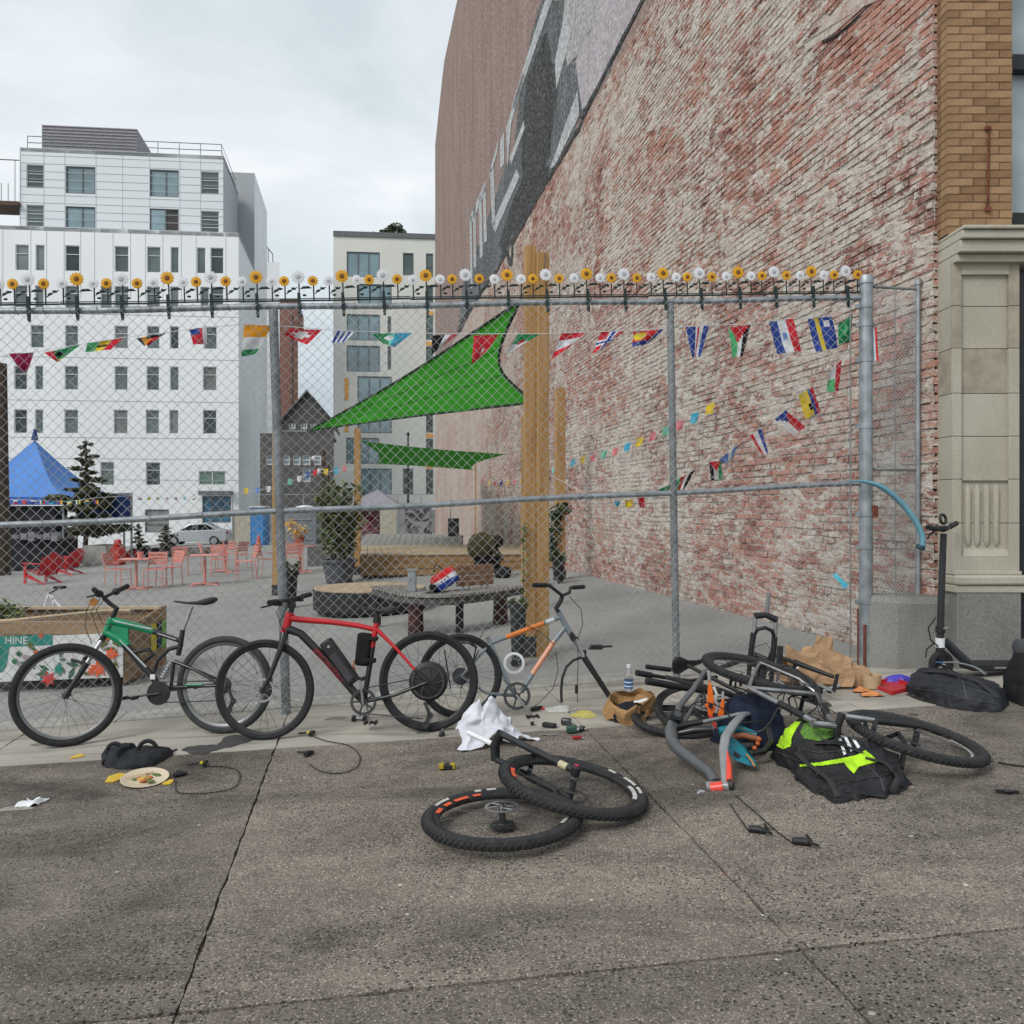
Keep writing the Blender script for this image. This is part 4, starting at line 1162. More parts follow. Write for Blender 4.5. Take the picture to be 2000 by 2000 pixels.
for a_,c_ in(((95,1160),(122,1190)),((122,1190),(118,1300)),((95,1160),(85,1190)),((122,1190),(128,1215)),((104,1163),(104,1190))):mb.tube([P(*a_,Yw),P(*c_,Yw)],0.014,6)
mb.tube([P(118,1290,Yw),Vector((P(118,1290,Yw).x,Yw,gzz))],0.014,6)
mb.build('frame_tubes',WHT,wf)
mb=MB();mb.box(P(117,1147,Yw),(0.11,0.08,0.03));mb.tube([P(95,1160,Yw),P(117,1148,Yw)],0.009,6);mb.build('pedal',BLK,wf)
mb=MB();mb.box(P(131,1189,Yw),(0.10,0.07,0.03));mb.tube([P(122,1190,Yw),P(131,1189,Yw)],0.009,6);mb.build('pedal',BLK,wf)
# Adirondack chairs
RED=mat('red_chair_plastic',(0.50,0.018,0.028),0.45,var=0.15,scale=5)
def adirondack(loc,rz,label):
 t=thing('adirondack_chair',label,'chair',loc,'red chairs on the lot')
 M=xform(loc,rz)
 for i in range(6):
  x=-0.25+i*0.1;h_=0.78-0.18*abs(i-2.5)/2.5
  m_=MB(M);m_.obox((x,0.12,0.25),(x*1.12,0.12+0.40*h_,0.25+0.85*h_),0.088,0.02,up=(0,-1,0.5));m_.build('back_slat',RED,t,bevel=0.006)
 for i in range(5):
  y=-0.42+i*0.12
  m_=MB(M);m_.obox((-0.27,y,0.38-(y+0.42)*0.28),(0.27,y,0.38-(y+0.42)*0.28),0.10,0.02);m_.build('seat_slat',RED,t,bevel=0.005)
 for sx in(-1,1):
  m_=MB(M);m_.prism([(-0.46,0.0),(-0.36,0.0),(-0.36,0.56),(-0.46,0.56)],(sx*0.31,0,0),(0,1,0),(0,0,1),0.03);m_.build('leg',RED,t)
  m_=MB(M);m_.prism([(-0.44,0.30),(0.48,0.0),(0.36,0.0),(-0.44,0.18)],(sx*0.27,0,0),(0,1,0),(0,0,1),0.03);m_.build('leg',RED,t)
  m_=MB(M);m_.box((sx*0.34,-0.12,0.575),(0.13,0.76,0.025));m_.build('arm',RED,t,bevel=0.01)
 m_=MB(M);m_.box((0,0.27,0.56),(0.62,0.03,0.08));m_.build('back_brace',RED,t)
adirondack(on_ground(G(88,1139)),R(-118),'red slatted lawn chair, lower one of the two red chairs')
adirondack(on_ground(G(135,1122)),R(-105),'red slatted lawn chair, partly hidden behind the other red chair')
# pink café tables and chairs
PNK=mat('salmon_pink_steel',(0.66,0.26,0.215),0.5,var=0.12,scale=5)
def cafe_table(loc,rz,label):
 t=thing('cafe_table',label,'table',loc,'salmon pink café tables')
 M=xform(loc,rz)
 m_=MB(M);m_.box((0,0,0.715),(0.68,0.68,0.025));m_.build('top',PNK,t,bevel=0.008)
 m_=MB(M);m_.tube([(0,0,0.02),(0,0,0.70)],0.035,10);m_.build('pedestal',PNK,t)
 m_=MB(M);m_.obox((-0.3,-0.3,0.02),(0.3,0.3,0.02),0.06,0.03);m_.obox((-0.3,0.3,0.0205),(0.3,-0.3,0.0205),0.06,0.028);m_.build('cross_base',PNK,t)
 return t
def cafe_chair(loc,rz,label):
 t=thing('cafe_chair',label,'chair',loc,'salmon pink café chairs')
 M=xform(loc,rz)
 for i in range(5):
  y=-0.18+i*0.09
  m_=MB(M);m_.box((0,y,0.455+0.003*i),(0.42,0.07,0.014));m_.build('seat_slat',PNK,t)
 for i in range(4):
  z=0.58+i*0.08
  m_=MB(M);m_.box((0,0.22+(z-0.5)*0.22,z),(0.42,0.014,0.062));m_.build('back_slat',PNK,t)
 for sx in(-1,1):
  m_=MB(M);m_.tube([(sx*0.215,-0.22,0),(sx*0.205,-0.20,0.45)],0.012,6);m_.build('leg',PNK,t)
  m_=MB(M);m_.tube([(sx*0.215,0.24,0),(sx*0.205,0.20,0.45),(sx*0.205,0.31,0.86)],0.012,6);m_.build('leg',PNK,t)
  m_=MB(M);m_.tube([(sx*0.22,-0.21,0.62),(sx*0.22,0.23,0.64),(sx*0.22,-0.21,0.62)],0.012,6);m_.build('arm',PNK,t)
 m_=MB(M);m_.tube([(-0.21,-0.21,0.2),(0.21,-0.21,0.2)],0.008,6);m_.build('stretcher',PNK,t)
tb=[((266,1150),12,'pink café table nearest the red chairs'),((400,1142),20,'pink café table standing alone in the middle of the seating'),((439,1117),5,'pink café table with a dark cup on it'),((585,1117),30,'pink café table with flowers, beyond the dark fence post')]
for(x,y),a_,lb in tb:cafe_table(on_ground(G(x,y)),R(a_),lb)
ch=[((231,1147),80,'pink slatted café chair nearest the red chairs'),((303,1149),10,'pink café chair with its back to the street, front left cluster'),((330,1144),-35,'pink café chair turned sideways beside the front left table'),((352,1124),200,'pink café chair pushed behind the front left cluster'),((409,1113),120,'pink café chair at the edge of the middle cluster'),((428,1124),20,'pink café chair in front of the middle cluster'),((450,1106),190,'pink café chair at the back of the middle cluster'),((479,1131),-60,'pink café chair nearest the dark fence post'),((524,1126),90,'pink café chair half hidden by the timber post'),((574,1122),200,'pink café chair beside the flowered table'),((463,1110),240,'pink café chair squeezed between middle table and lone chair')]
for(x,y),a_,lb in ch:cafe_chair(on_ground(G(x,y)),R(a_),lb)
def small_cup(px,py,Y,m,label,h=0.12,r_=0.04):
 p=P(px,py,Y);mb_=MB();mb_.lathe([(r_*0.75,0),(r_,h),(r_*0.9,h),(r_*0.7,0.01)],p,(0,0,1),12)
 o_=mb_.build('cup',m,None,loc=p);tag(o_,label,'cup');return o_
g=G(439,1117);small_cup(441,HZ+(EYE-gz(g.x)-0.728)/g.y*F,g.y,mat('dark_cup',(0.09,0.05,0.06),0.5),'dark paper cup on the pink table',0.2,0.06)
g=G(266,1150);small_cup(274,HZ+(EYE-gz(g.x)-0.728)/g.y*F,g.y,PNK,'pink tumbler on the front left pink table',0.16,0.08)
g=G(585,1117)
fl_=thing('flower_pot','pot of yellow flowers on the far pink table','flower pot',(g.x,g.y,gz(g.x)+0.728))
mb=MB();mb.lathe([(0.10,0.73),(0.15,0.98),(0.13,0.98),(0.10,0.80)],on_ground(g),(0,0,1),14);mb.build('pot',mat('terracotta',(0.33,0.10,0.055),0.8),fl_)
V,Q_,tn=leaf_cloud([(g.x-0.05,g.y,gz(g.x)+1.15,0.28),(g.x-0.25,g.y,gz(g.x)+1.35,0.16)],240,0.09,1.0,4)
np_mesh('foliage',V,Q_,mk_leaf('yellow_petals',(0.35,0.14,0.02),(0.70,0.38,0.05),(0.80,0.55,0.12)),fl_,{'tone':tn})
# blue festival tent
BLU=mat('blue_tent_fabric',(0.10,0.25,0.62),0.7,var=0.12,scale=0.6,spec=0.2);BLUD=mat('navy_tent_fabric',(0.020,0.055,0.19),0.7,var=0.2,scale=0.6)
Yt=38.0;tz=gz(-23)
pk=P(68,860,Yt);e_l,e_r=P(-60,972,Yt-2.5),P(196,972,Yt-2.5);zev=P(68,972,Yt).z
bt=thing('blue_tent','blue peaked festival tent with string flags along its edge','tent',(pk.x,Yt,tz))
cx,hw=pk.x,(e_r.x-e_l.x)/2
mb=MB()
cor=[Vector((cx-hw,Yt-hw,zev)),Vector((cx+hw,Yt-hw,zev)),Vector((cx+hw,Yt+hw,zev)),Vector((cx-hw,Yt+hw,zev))]
for i in range(4):
 p,q=cor[i],cor[(i+1)%4]
 def pane_(u,v,p=p,q=q):
  r_=lerp(lerp(p,q,u),pk,v);r_.z-=0.9*math.sin(math.pi*v)*(1-0.25*v)*0.55;return r_
 mb.grid(pane_,8,10)
mb.build('roof',BLU,bt)
mb=MB();mb.tube([pk,pk+Vector((0,0,0.5))],[0.16,0.05],8);mb.build('finial',BLUD,bt)
for i in range(4):
 mb=MB();p,q=cor[i],cor[(i+1)%4];mb.slab([p,q,q-Vector((0,0,0.32)),p-Vector((0,0,0.32))],(0.02,0.02,0));mb.build('valance',mat('royal_blue_valance',(0.035,0.12,0.45),0.7),bt,smooth=False)
 mb=MB();mb.tube([Vector((p.x,p.y,gz(p.x))),p],0.05,6);mb.build('leg',GALV,bt)
bk=P(150,969,36);bk2=P(258,969,36)
bn=thing('navy_banner','navy blue side wall hanging beside the blue tent','banner',(bk.x,36,gz(bk.x)))
mb=MB();mb.grid(lambda u,v:lerp(P(150,970,36),P(257,966,36),u).lerp(lerp(P(150,1012,36),P(257,1010,36),u),v)+Vector((0,0.08*math.sin(u*14),0)),30,4);mb.build('cloth',BLUD,bn)
mb=MB();mb.tube([P(257,964,36),Vector((P(257,964,36).x,36,gz(P(257,964,36).x)))],0.05,6);mb.tube([P(150,967,36),P(257,964,36)],0.04,6);mb.tube([P(150,967,36),Vector((P(150,964,36).x,36,gz(P(150,964,36).x)))],0.05,6);mb.build('pole',GALV,bn)
DK=mat('dark_stall_cloth',(0.02,0.02,0.025),0.9,var=0.5,scale=3)
st=thing('stall_counter','dark cloth covered counters in the shade of the blue tent','stall',(pk.x,35,tz))
mb=MB()
for(x,y0,y1,Y,wd,m_)in((15,988,1070,36,4.6,0),(60,1052,1098,33,3.2,0),(100,1030,1060,37,1.6,1),(40,1015,1046,38.5,1.6,1)):
 p0,p1=P(x,y0,Y),P(x,y1,Y);zlo=gz(p0.x)if m_==0 else p1.z
 mb.box((p0.x,Y,(p0.z+zlo)/2),(wd,1.0,p0.z-zlo),None,m_)
mb.build('counter',[DK,mat('beige_stall_box',(0.34,0.29,0.20),0.8)],st,smooth=False,bevel=0.03)
mb=MB()
for i in range(6):q=P(35+15*i,1048,32.4);mb.box((q.x,32.4,q.z),(0.25,0.3,0.14+0.1*(i%3)))
mb.build('goods',mat('grey_goods',(0.20,0.20,0.22),0.7,var=0.5,scale=4),st,smooth=False)
# planters, conifers, odds and ends of the seating area
CON=mat('pale_concrete',(0.40,0.39,0.36),0.9,var=0.15,scale=3,bump=0.2);SOIL=mat('potting_soil',(0.04,0.03,0.022),1.0,var=0.4,scale=20,bump=0.6)
def box_planter(px0_,px1_,y_top,y_base,m,label,dep=1.0,name='planter_box'):
 g_=G((px0_+px1_)/2,y_base);Y=g_.y
 a_,c_=P(px0_,y_top,Y),P(px1_,y_top,Y)
 t=thing(name,label,'planter',on_ground(g_))
 z0=gz(g_.x);z1=a_.z;w_=0.06
 mb_=MB()
 mb_.box(((a_.x+c_.x)/2,Y+w_/2,(z0+z1)/2),(c_.x-a_.x,w_,z1-z0));mb_.box(((a_.x+c_.x)/2,Y+dep,(z0+z1)/2),(c_.x-a_.x,w_,z1-z0))
 mb_.box((a_.x+w_/2,Y+dep/2+0.01,(z0+z1)/2),(w_,dep-w_-0.03,z1-z0-0.004));mb_.box((c_.x-w_/2,Y+dep/2+0.01,(z0+z1)/2),(w_,dep-w_-0.03,z1-z0-0.004))
 mb_.build('walls',m,t,smooth=False,bevel=0.01)
 mb_=MB();mb_.box(((a_.x+c_.x)/2,Y+dep/2,z1-0.12),(c_.x-a_.x-2*w_,dep-w_,0.08));mb_.build('soil',SOIL,t)
 return t,Vector(((a_.x+c_.x)/2,Y+dep/2,z1-0.1))
_,pA=box_planter(160,207,1066,1104,CON,'pale concrete planter under the tall conifer',1.6)
_,pB=box_planter(207,252,1078,1096,mat('red_painted_timber',(0.42,0.035,0.03),0.6,var=0.2),'low red painted planter box beside the concrete planter',0.9)
_,pC=box_planter(252,300,1072,1092,DK,'low black planter box holding two small conifers',1.0)
_,pD=box_planter(300,402,1070,1086,mat('grey_timber',(0.19,0.185,0.17),0.9,var=0.2),'long low grey timber planter in front of the parked car',0.9)
_,pE=box_planter(325,392,1046,1060,CON,'flat concrete planter behind the long timber planter',0.8)
def conifer(base,h_,rad,n,label,seed,droop=0.1):
 t=thing('conifer',label,'tree',base)
 rr=random.Random(seed)
 mb_=MB();mb_.tube([base,base+Vector((0.03*h_,0,h_*0.5)),base+Vector((0.0,0,h_))],[0.05+0.012*h_,0.03+0.006*h_,0.008],7)
 cs_=[]
 k_=int(9+h_*6)
 for i in range(k_):
  f_=i/k_;z=h_*(0.10+0.88*f_);L_=rad*(1-f_)**0.8*rr.uniform(0.45,1.15)+0.05*rad
  a_=i*2.4+rr.uniform(-0.5,0.5);d_=Vector((math.cos(a_),math.sin(a_),rr.uniform(-0.1,0.25)))
  p_=base+Vector((0,0,z));q_=p_+d_*L_
  mb_.tube([p_,p_.lerp(q_,0.6)+Vector((0,0,0.03)),q_],[0.018,0.012,0.005],5)
  for j in range(3):c_=p_.lerp(q_,0.3+0.33*j);cs_.append((c_.x,c_.y,c_.z,L_*0.30+0.05))
 mb_.build('trunk',BARK,t)
 foliage('crown',t,cs_,n,0.12+0.016*h_,LFC,seed,squash=0.35,narrow=0.5)
 return t
conifer(pA+Vector((-0.75,0,0)),4.55,1.45,6800,'tall sparse conifer growing from the pale concrete planter',11)
conifer(pC+Vector((-0.35,0,0)),1.25,0.42,700,'small conifer in the black planter box, darker and slimmer',12)
conifer(pC+Vector((0.75,0.4,0)),1.2,0.55,800,'small bushy conifer in the black planter box',13)
g=P(45,1050,46);t=thing('trunk_pole','dark wooden pole at the left edge of the lot','pole',(P(3,900,30).x,30,gz(P(3,900,30).x)))
mb=MB();q=P(3,710,30);mb.tube([(q.x,30,gz(q.x)),(q.x,30,P(3,900,30).z),q],[0.30,0.22,0.17],10);mb.build('shaft',BARK,t)
for(x,y,Y,w_,h_,m_,lb)in((118,1052,40,0.95,0.75,'red_goods','red draped market table beneath the conifer'),(231,1068,33.5,0.34,0.85,'red_goods','red folded sign standing on the red planter')):
 p=P(x,y,Y);t=thing('red_stall',lb,'stall',(p.x,Y,gz(p.x)))
 mb=MB();mb.box((p.x,Y,(p.z+gz(p.x))/2),(w_,0.6,p.z-gz(p.x)));mb.build('cloth',mat('red_goods',(0.55,0.05,0.04),0.7,var=0.3,scale=4),t,bevel=0.03)
 mb=MB();mb.box((p.x,Y-0.05,p.z+0.15),(w_*0.7,0.3,0.3));mb.build('top_goods',mat('red_goods',(0.55,0.05,0.04),0.7),t,bevel=0.08)
 # parked car
def car(loc,rz):
 t=thing('parked_car','silver hatchback parked in front of the white apartment block','car',loc)
 M=xform(loc,rz)
 body=[(-2.1,0.25),(-2.12,0.62),(-1.95,0.86),(-1.1,0.98),(-0.35,1.42),(0.75,1.46),(1.55,1.12),(2.02,1.02),(2.1,0.6),(2.06,0.28)]
 low=[(-2.1,0.25),(-2.12,0.62),(-1.95,0.86),(-1.1,0.98),(1.6,1.06),(2.02,1.02),(2.1,0.6),(2.06,0.28)]
 SILV=mat('silver_car_paint',(0.48,0.51,0.53),0.25,0.3,var=0.05,coat=0.6)
 m_=MB(M);m_.prism(low,(0,-0.85,0),(1,0,0),(0,0,1),-1.70);m_.build('body',SILV,t,bevel=0.05)
 m_=MB(M);m_.prism([(-1.12,0.97),(-0.35,1.44),(0.75,1.48),(1.58,1.05)],(0,-0.74,0),(1,0,0),(0,0,1),-1.48);m_.build('cabin',SILV,t,bevel=0.06)
 m_=MB(M);m_.prism([(-0.92,1.00),(-0.30,1.37),(0.12,1.39),(0.12,1.02)],(0,-0.752,0),(1,0,0),(0,0,1),0.01);m_.build('window',DGL,t)
 m_=MB(M);m_.prism([(0.18,1.02),(0.18,1.39),(0.72,1.41),(1.30,1.08)],(0,-0.752,0),(1,0,0),(0,0,1),0.01);m_.build('window',DGL,t)
 for x in(-1.32,1.28):
  for y in(-0.80,0.80):
   m_=MB(M);m_.disc((x,y,0.32),(0,1,0),0.32,0.22,20);w_=m_.build('wheel',RUB,t)
   m_=MB(M);m_.disc((x,y-0.115 if y<0 else y+0.115,0.32),(0,1,0),0.21,0.02,14);m_.build('hubcap',ALU,w_)
 m_=MB(M);m_.box((2.0,-0.6,0.85),(0.2,0.45,0.16));m_.build('tail_light',mat('tail_red',(0.35,0.03,0.03),0.3),t)
 m_=MB(M);m_.box((-2.02,-0.6,0.70),(0.2,0.4,0.14));m_.build('headlight',WHT,t)
p=P(386,1052,57);car(Vector((p.x,57,gz(p.x))),R(6))
# blue cabin, skip, poles at the back
p=P(508,1046,50)
t=thing('portable_toilet','bright blue portable toilet at the back of the lot','portable toilet',on_ground(p))
zg=gz(p.x);BLC=mat('cabin_blue',(0.03,0.17,0.42),0.5)
mb=MB();mb.box((p.x,50,zg+1.1),(0.88,1.0,2.2));mb.build('cabin',BLC,t,bevel=0.03)
mb=MB();mb.box((p.x,49.49,zg+1.05),(0.66,0.03,1.9));mb.build('door',mat('cabin_door_blue',(0.05,0.22,0.50),0.5),t)
mb=MB();mb.box((p.x,50,zg+2.25),(0.96,1.08,0.12));mb.build('roof',mat('pale_grey_plastic',(0.5,0.51,0.52),0.5),t,bevel=0.03)
p=P(505,1050,46);t=thing('traffic_cone','faded orange traffic cone in front of the blue toilet','cone',on_ground(p))
mb=MB();mb.lathe([(0.17,0.03),(0.03,0.72),(0.0,0.72)],on_ground(p),(0,0,1),14);mb.build('body',mat('cone_orange',(0.62,0.13,0.10),0.6),t)
mb=MB();mb.box(on_ground(p)+Vector((0,0,0.015)),(0.4,0.4,0.03));mb.build('foot',RUB,t)
p=P(596,1047,44);t=thing('waste_skip','grey metal waste bin with a white domed lid','waste bin',on_ground(p));zg=gz(p.x)
mb=MB();mb.box((p.x,44,zg+0.9),(1.45,1.3,1.8));mb.build('body',mat('slate_grey_metal',(0.17,0.19,0.215),0.6,var=0.15,scale=2),t,bevel=0.02)
mb=MB();mb.ball((p.x,44,zg+1.8),(0.72,0.66,0.34),18,10);mb.build('lid',WHT,t)
for i in range(3):mb=MB();mb.box((p.x,43.33,zg+0.4+i*0.5),(1.1,0.04,0.07));mb.build('rib',GALVD,t)
for(x,y0,lb)in((632,880,'brown utility pole in front of the charcoal house'),(641,905,'thin brown pole beside the utility pole')):
 p=P(x,y0,46);t=thing('utility_pole',lb,'pole',(p.x,46,gz(p.x)));mb=MB();mb.tube([(p.x,46,gz(p.x)),p],0.12 if x==632 else 0.07,8);mb.build('shaft',BARK,t)
 mb=MB();mb.tube([p-Vector((0,0,0.4)),p+Vector((-0.5,-0.2,-0.3))],0.03,6);mb.ball(p+Vector((-0.5,-0.2,-0.45)),0.13,8,6);mb.build('lamp_arm',WHT,t)
p=P(797,850,52);t=thing('lamp_post','slim black lamp post in front of the cream block','lamp post',(p.x,52,gz(p.x)));mb=MB();mb.tube([(p.x,52,gz(p.x)),p],[0.09,0.05],8);mb.build('shaft',BLK,t)
mb=MB();mb.ball(p+Vector((0,0,0.05)),(0.1,0.1,0.16),8,6);mb.build('lantern',BLK,t)
t=thing('site_fence','low grey panel fence along the far edge of the lot','fence',(P(560,1040,54).x,54,gz(P(560,1040,54).x)))
for i in range(9):
 x0_,x1_=455+i*46,455+(i+1)*46-2
 a_,c_=P(x0_,1000,54),P(x1_,1000,54);z0=gz(a_.x)-0.05
 mb=MB();mb.box(((a_.x+c_.x)/2,54,(z0+a_.z)/2+0.15),(c_.x-a_.x,0.05,a_.z-z0));mb.build('panel',mat('grey_fence_panel',(0.23,0.235,0.235),0.8,var=0.25,scale=1.5)if i%3 else mat('cream_fence_panel',(0.42,0.39,0.31),0.8),t,smooth=False)
 mb=MB();mb.tube([(a_.x,53.9,z0),(a_.x,53.9,a_.z+1.1)],0.035,6);mb.build('post',GALV,t)
mb=MB();mb.tube([P(455,966,53.9),P(870,966,53.9)],0.025,5);mb.build('rail',GALV,t)
p=P(737,956,44);zg=gz(p.x)
t=thing('grey_gazebo','small grey pop-up gazebo at the far end of the lot','tent',(p.x,44,zg))
ex=P(688,987,44);ey=P(786,987,44);hw=(ey.x-ex.x)/2
mb=MB();cc=[(p.x-hw,44-hw,ex.z),(p.x+hw,44-hw,ex.z),(p.x+hw,44+hw,ex.z),(p.x-hw,44+hw,ex.z)]
mb.add(cc+[tuple(p)],[(0,1,4),(1,2,4),(2,3,4),(3,0,4)]);mb.build('roof',mat('grey_canvas',(0.27,0.265,0.30),0.8),t,smooth=False)
for c_ in cc:mb=MB();mb.tube([(c_[0],c_[1],zg),c_],0.03,5);mb.build('leg',GALV,t)
for i in range(4):mb=MB();a_,c_=Vector(cc[i]),Vector(cc[(i+1)%4]);mb.slab([a_,c_,c_-Vector((0,0,0.2)),a_-Vector((0,0,0.2))],(0.01,0.01,0));mb.build('valance',mat('grey_canvas',(0.27,0.265,0.30),0.8),t,smooth=False)
t=thing('mural_hoarding','dark hoarding painted with a swirling pattern by the brick wall','hoarding',(P(815,1040,42).x,42,gz(P(815,1040,42).x)))
k=NB('swirl_print',0.7,0.2);sw=k.noise(1.6,k.mapping((1,1,1)),detail=3,dist=3.0);k.color(k.ramp(sw,[(0.40,(0.03,0.03,0.035)),(0.5,(0.16,0.16,0.175)),(0.62,(0.27,0.27,0.29))]))
a_,c_=P(792,986,42),P(843,986,42);mb=MB();mb.box(((a_.x+c_.x)/2,42,(a_.z+gz(a_.x))/2),(c_.x-a_.x,0.06,a_.z-gz(a_.x)));mb.build('board',k.m,t)
mb=MB();mb.box(((a_.x+c_.x)/2,41.99,a_.z+0.05),(c_.x-a_.x+0.1,0.1,0.1));mb.build('top_rail',GALVD,t)
t=thing('pink_hoarding','reddish patterned banner under the grey gazebo','banner',(P(725,1040,45).x,45,gz(P(725,1040,45).x)))
k=NB('pink_print',0.7,0.2);sw=k.noise(2.2,detail=4,dist=1.5);k.color(k.ramp(sw,[(0.40,(0.20,0.02,0.03)),(0.5,(0.36,0.18,0.19)),(0.62,(0.10,0.08,0.09))]))
a_,c_=P(700,997,45),P(742,997,45);mb=MB();mb.box(((a_.x+c_.x)/2,45,(a_.z+gz(a_.x))/2),(c_.x-a_.x,0.05,a_.z-gz(a_.x)));mb.build('cloth',k.m,t)
mb=MB();mb.tube([(a_.x,44.9,gz(a_.x)),(a_.x,44.9,a_.z+0.1)],0.04,6);mb.build('pole',BLK,t)
def pot_plant(px,y_top,y_pot,y_base,wpx,m,leaf,label,n,seed,name='potted_shrub',size=0.12,squash=1.2,Y=None,z0=None,crown=None):
 g_=G(px,y_base)if Y is None else P(px,y_base,Y);Y=g_.y;zb_=gz(g_.x)if z0 is None else z0
 t_=thing(name,label,'plant',(g_.x,g_.y,zb_))
 zp=P(px,y_pot,Y).z;r_=wpx/2/F*Y;zt_=P(px,y_top,Y).z
 mb_=MB();mb_.lathe([(r_*0.72,0),(r_*0.95,zp-zb_-0.06),(r_*1.06,zp-zb_-0.06),(r_*1.06,zp-zb_),(r_*0.93,zp-zb_),(r_*0.9,zp-zb_-0.10)],(g_.x,g_.y,zb_),(0,0,1),24);mb_.build('pot',m,t_)
 mb_=MB();mb_.disc((g_.x,g_.y,zp-0.07),(0,0,1),r_*0.9,0.02,18);mb_.build('soil',SOIL,t_)
 H=zt_-zp;rr=random.Random(seed)
 mb_=MB();cs_=[]
 for i in range(9 if crown is None else crown):
  a_=rr.uniform(0,6.28);q_=Vector((g_.x+math.cos(a_)*r_*0.4,g_.y+math.sin(a_)*r_*0.4,zp-0.06));hh=H*rr.uniform(0.55,1.0)
  e_=q_+Vector((math.cos(a_)*r_*rr.uniform(0.2,0.9),math.sin(a_)*r_*0.6,hh))
  mb_.tube([q_,q_.lerp(e_,0.5)+Vector((0,0,0.05)),e_],[0.012,0.009,0.004],5)
  for j in range(4):c_=q_.lerp(e_,0.3+0.22*j);cs_.append((c_.x,c_.y,c_.z,r_*rr.uniform(0.35,0.65)))
 mb_.build('stems',BARK,t_)
 foliage('foliage',t_,cs_,n,size,leaf,seed,squash=squash,droop=0.4,narrow=0.35)
 return t_
pot_plant(762,994,1026,1040,22,BLK,LFB,'small olive shrub in a black pot, left of a pair',260,21,size=0.16)
pot_plant(782,992,1026,1040,24,BLK,LFB,'small olive shrub in a black pot, right of a pair',260,22,size=0.16)
pot_plant(662,945,1092,1137,68,mat('grey_plastic_pot',(0.085,0.09,0.10),0.55,var=0.15),LFB,'leafy bamboo in a large grey pot beside the timber stage',2100,23,name='potted_bamboo',size=0.17,crown=16)
pot_plant(565,1085,1116,1186,34,BLK,LFD,'tall black pot with a small plant behind the dark fence post',160,24,size=0.09,crown=5)
pot_plant(1012,1160,1178,1298,34,mat('black_tapered_pot',(0.03,0.032,0.035),0.5),LFB,'tall black tapered planter beside the tallest timber post',200,25,size=0.06,crown=5)
pot_plant(1091,1080,1090,1138,26,BLK,LFD,'climbing plant in a black pot at the wall-side timber post',120,26,size=0.1,crown=4)
def vine(pts,n,label,seed,m=LFD,r_=0.09,size=0.08):
 P0=Vector(pts[0]);t_=thing('climbing_vine',label,'vine',P0)
 mb_=MB();mb_.tube(pts,0.006,5);mb_.build('stem',BARK,t_)
 cs_=[]
 for i in range(len(pts)-1):
  for j in range(4):c_=Vector(pts[i]).lerp(Vector(pts[i+1]),j/4);cs_.append((c_.x,c_.y,c_.z,r_))
 foliage('foliage',t_,cs_,n,size,m,seed)
vine([P(1082,1085,17.0),P(1080,1055,17.0),P(1085,1020,17.0),P(1090,995,16.95),P(1110,993,16.9)],420,'dark leafy vine climbing the wall-side timber post',31,r_=0.15,size=0.12)
vine([P(1022,1170,8.45),P(1023,1120,8.45),P(1022,1060,8.45),P(1025,1020,8.45)],70,'thin vine straggling up the tallest timber post',32,LFP,0.035,0.05)
# timber stage, grey deck
STG=mat('stage_boards',(0.36,0.26,0.155),0.85,col2=(0.50,0.40,0.28),scale=2.2,stretch=(5,0.6,5),bump=0.2);STGF=mat('stage_front_timber',(0.25,0.145,0.06),0.8,col2=(0.36,0.225,0.11),scale=2.2,stretch=(0.6,5,5),bump=0.2)
s0=G(704,1131);s1_=P(1052,1110,18.3)
stg=thing('timber_stage','low timber stage with plank deck and solid front','stage',on_ground(s0))
xs0,xs1=s0.x,1.05
def sY(x):return s0.y+(x-s0.x)*0.12
ztop_=gz(-1)+0.42
npl=26
for i in range(npl):
 x0_=xs0+(xs1-xs0)*i/npl;x1_=xs0+(xs1-xs0)*(i+1)/npl-0.012
 mb=MB();mb.slab([(x0_,sY(x0_)-0.03,ztop_),(x1_,sY(x1_)-0.03,ztop_),(x1_-0.8,sY(x1_)+4.6,ztop_),(x0_-0.8,sY(x0_)+4.6,ztop_)],(0,0,0.035));mb.build('plank',STG,stg,smooth=False)
for i in range(3):
 z0=ztop_-0.005-(i+1)*0.155
 mb=MB();mb.slab([(xs0,sY(xs0)+0.012*i,z0+0.003),(xs1,sY(xs1)+0.012*i,z0+0.003),(xs1,sY(xs1)+0.012*i,z0+0.15),(xs0,sY(xs0)+0.012*i,z0+0.15)],(0,0.04,0));mb.build('front_board',STGF,stg,smooth=False)
mb=MB();mb.slab([(xs0-0.02,sY(xs0)+0.06,ztop_-0.5),(xs0-0.82,sY(xs0)+4.6,ztop_-0.5),(xs0-0.82,sY(xs0)+4.6,ztop_-0.005),(xs0-0.02,sY(xs0)+0.06,ztop_-0.005)],(0.04,0,0));mb.build('side_board',STGF,stg,smooth=False)
dk_=thing('grey_deck','raised grey weathered deck behind the timber stage','stage',(-4.0,27,gz(-4)))
mb=MB()
DGK=mat('weathered_grey_deck',(0.26,0.255,0.24),0.9,var=0.15,scale=3,stretch=(3,0.5,3))
for i in range(16):
 f0,f1=i/16,(i+1)/16-0.004
 q=[lerp(P(700,1068,25.6),P(905,1066,25.6),f0),lerp(P(700,1068,25.6),P(905,1066,25.6),f1),lerp(P(716,1043,36),P(900,1043,36),f1),lerp(P(716,1043,36),P(900,1043,36),f0)]
 mb=MB();mb.slab([Vector((v.x,v.y,ztop_-0.05))for v in q],(0,0,0.04));mb.build('plank',DGK,dk_,smooth=False)
mb=MB();q0,q1=P(716,1043,36),P(900,1043,36);mb.box(((q0.x+q1.x)/2,31,ztop_-0.4),(q1.x-q0.x+0.2,10,0.68));mb.build('skirt',mat('deck_skirt',(0.12,0.12,0.115),0.9),dk_)
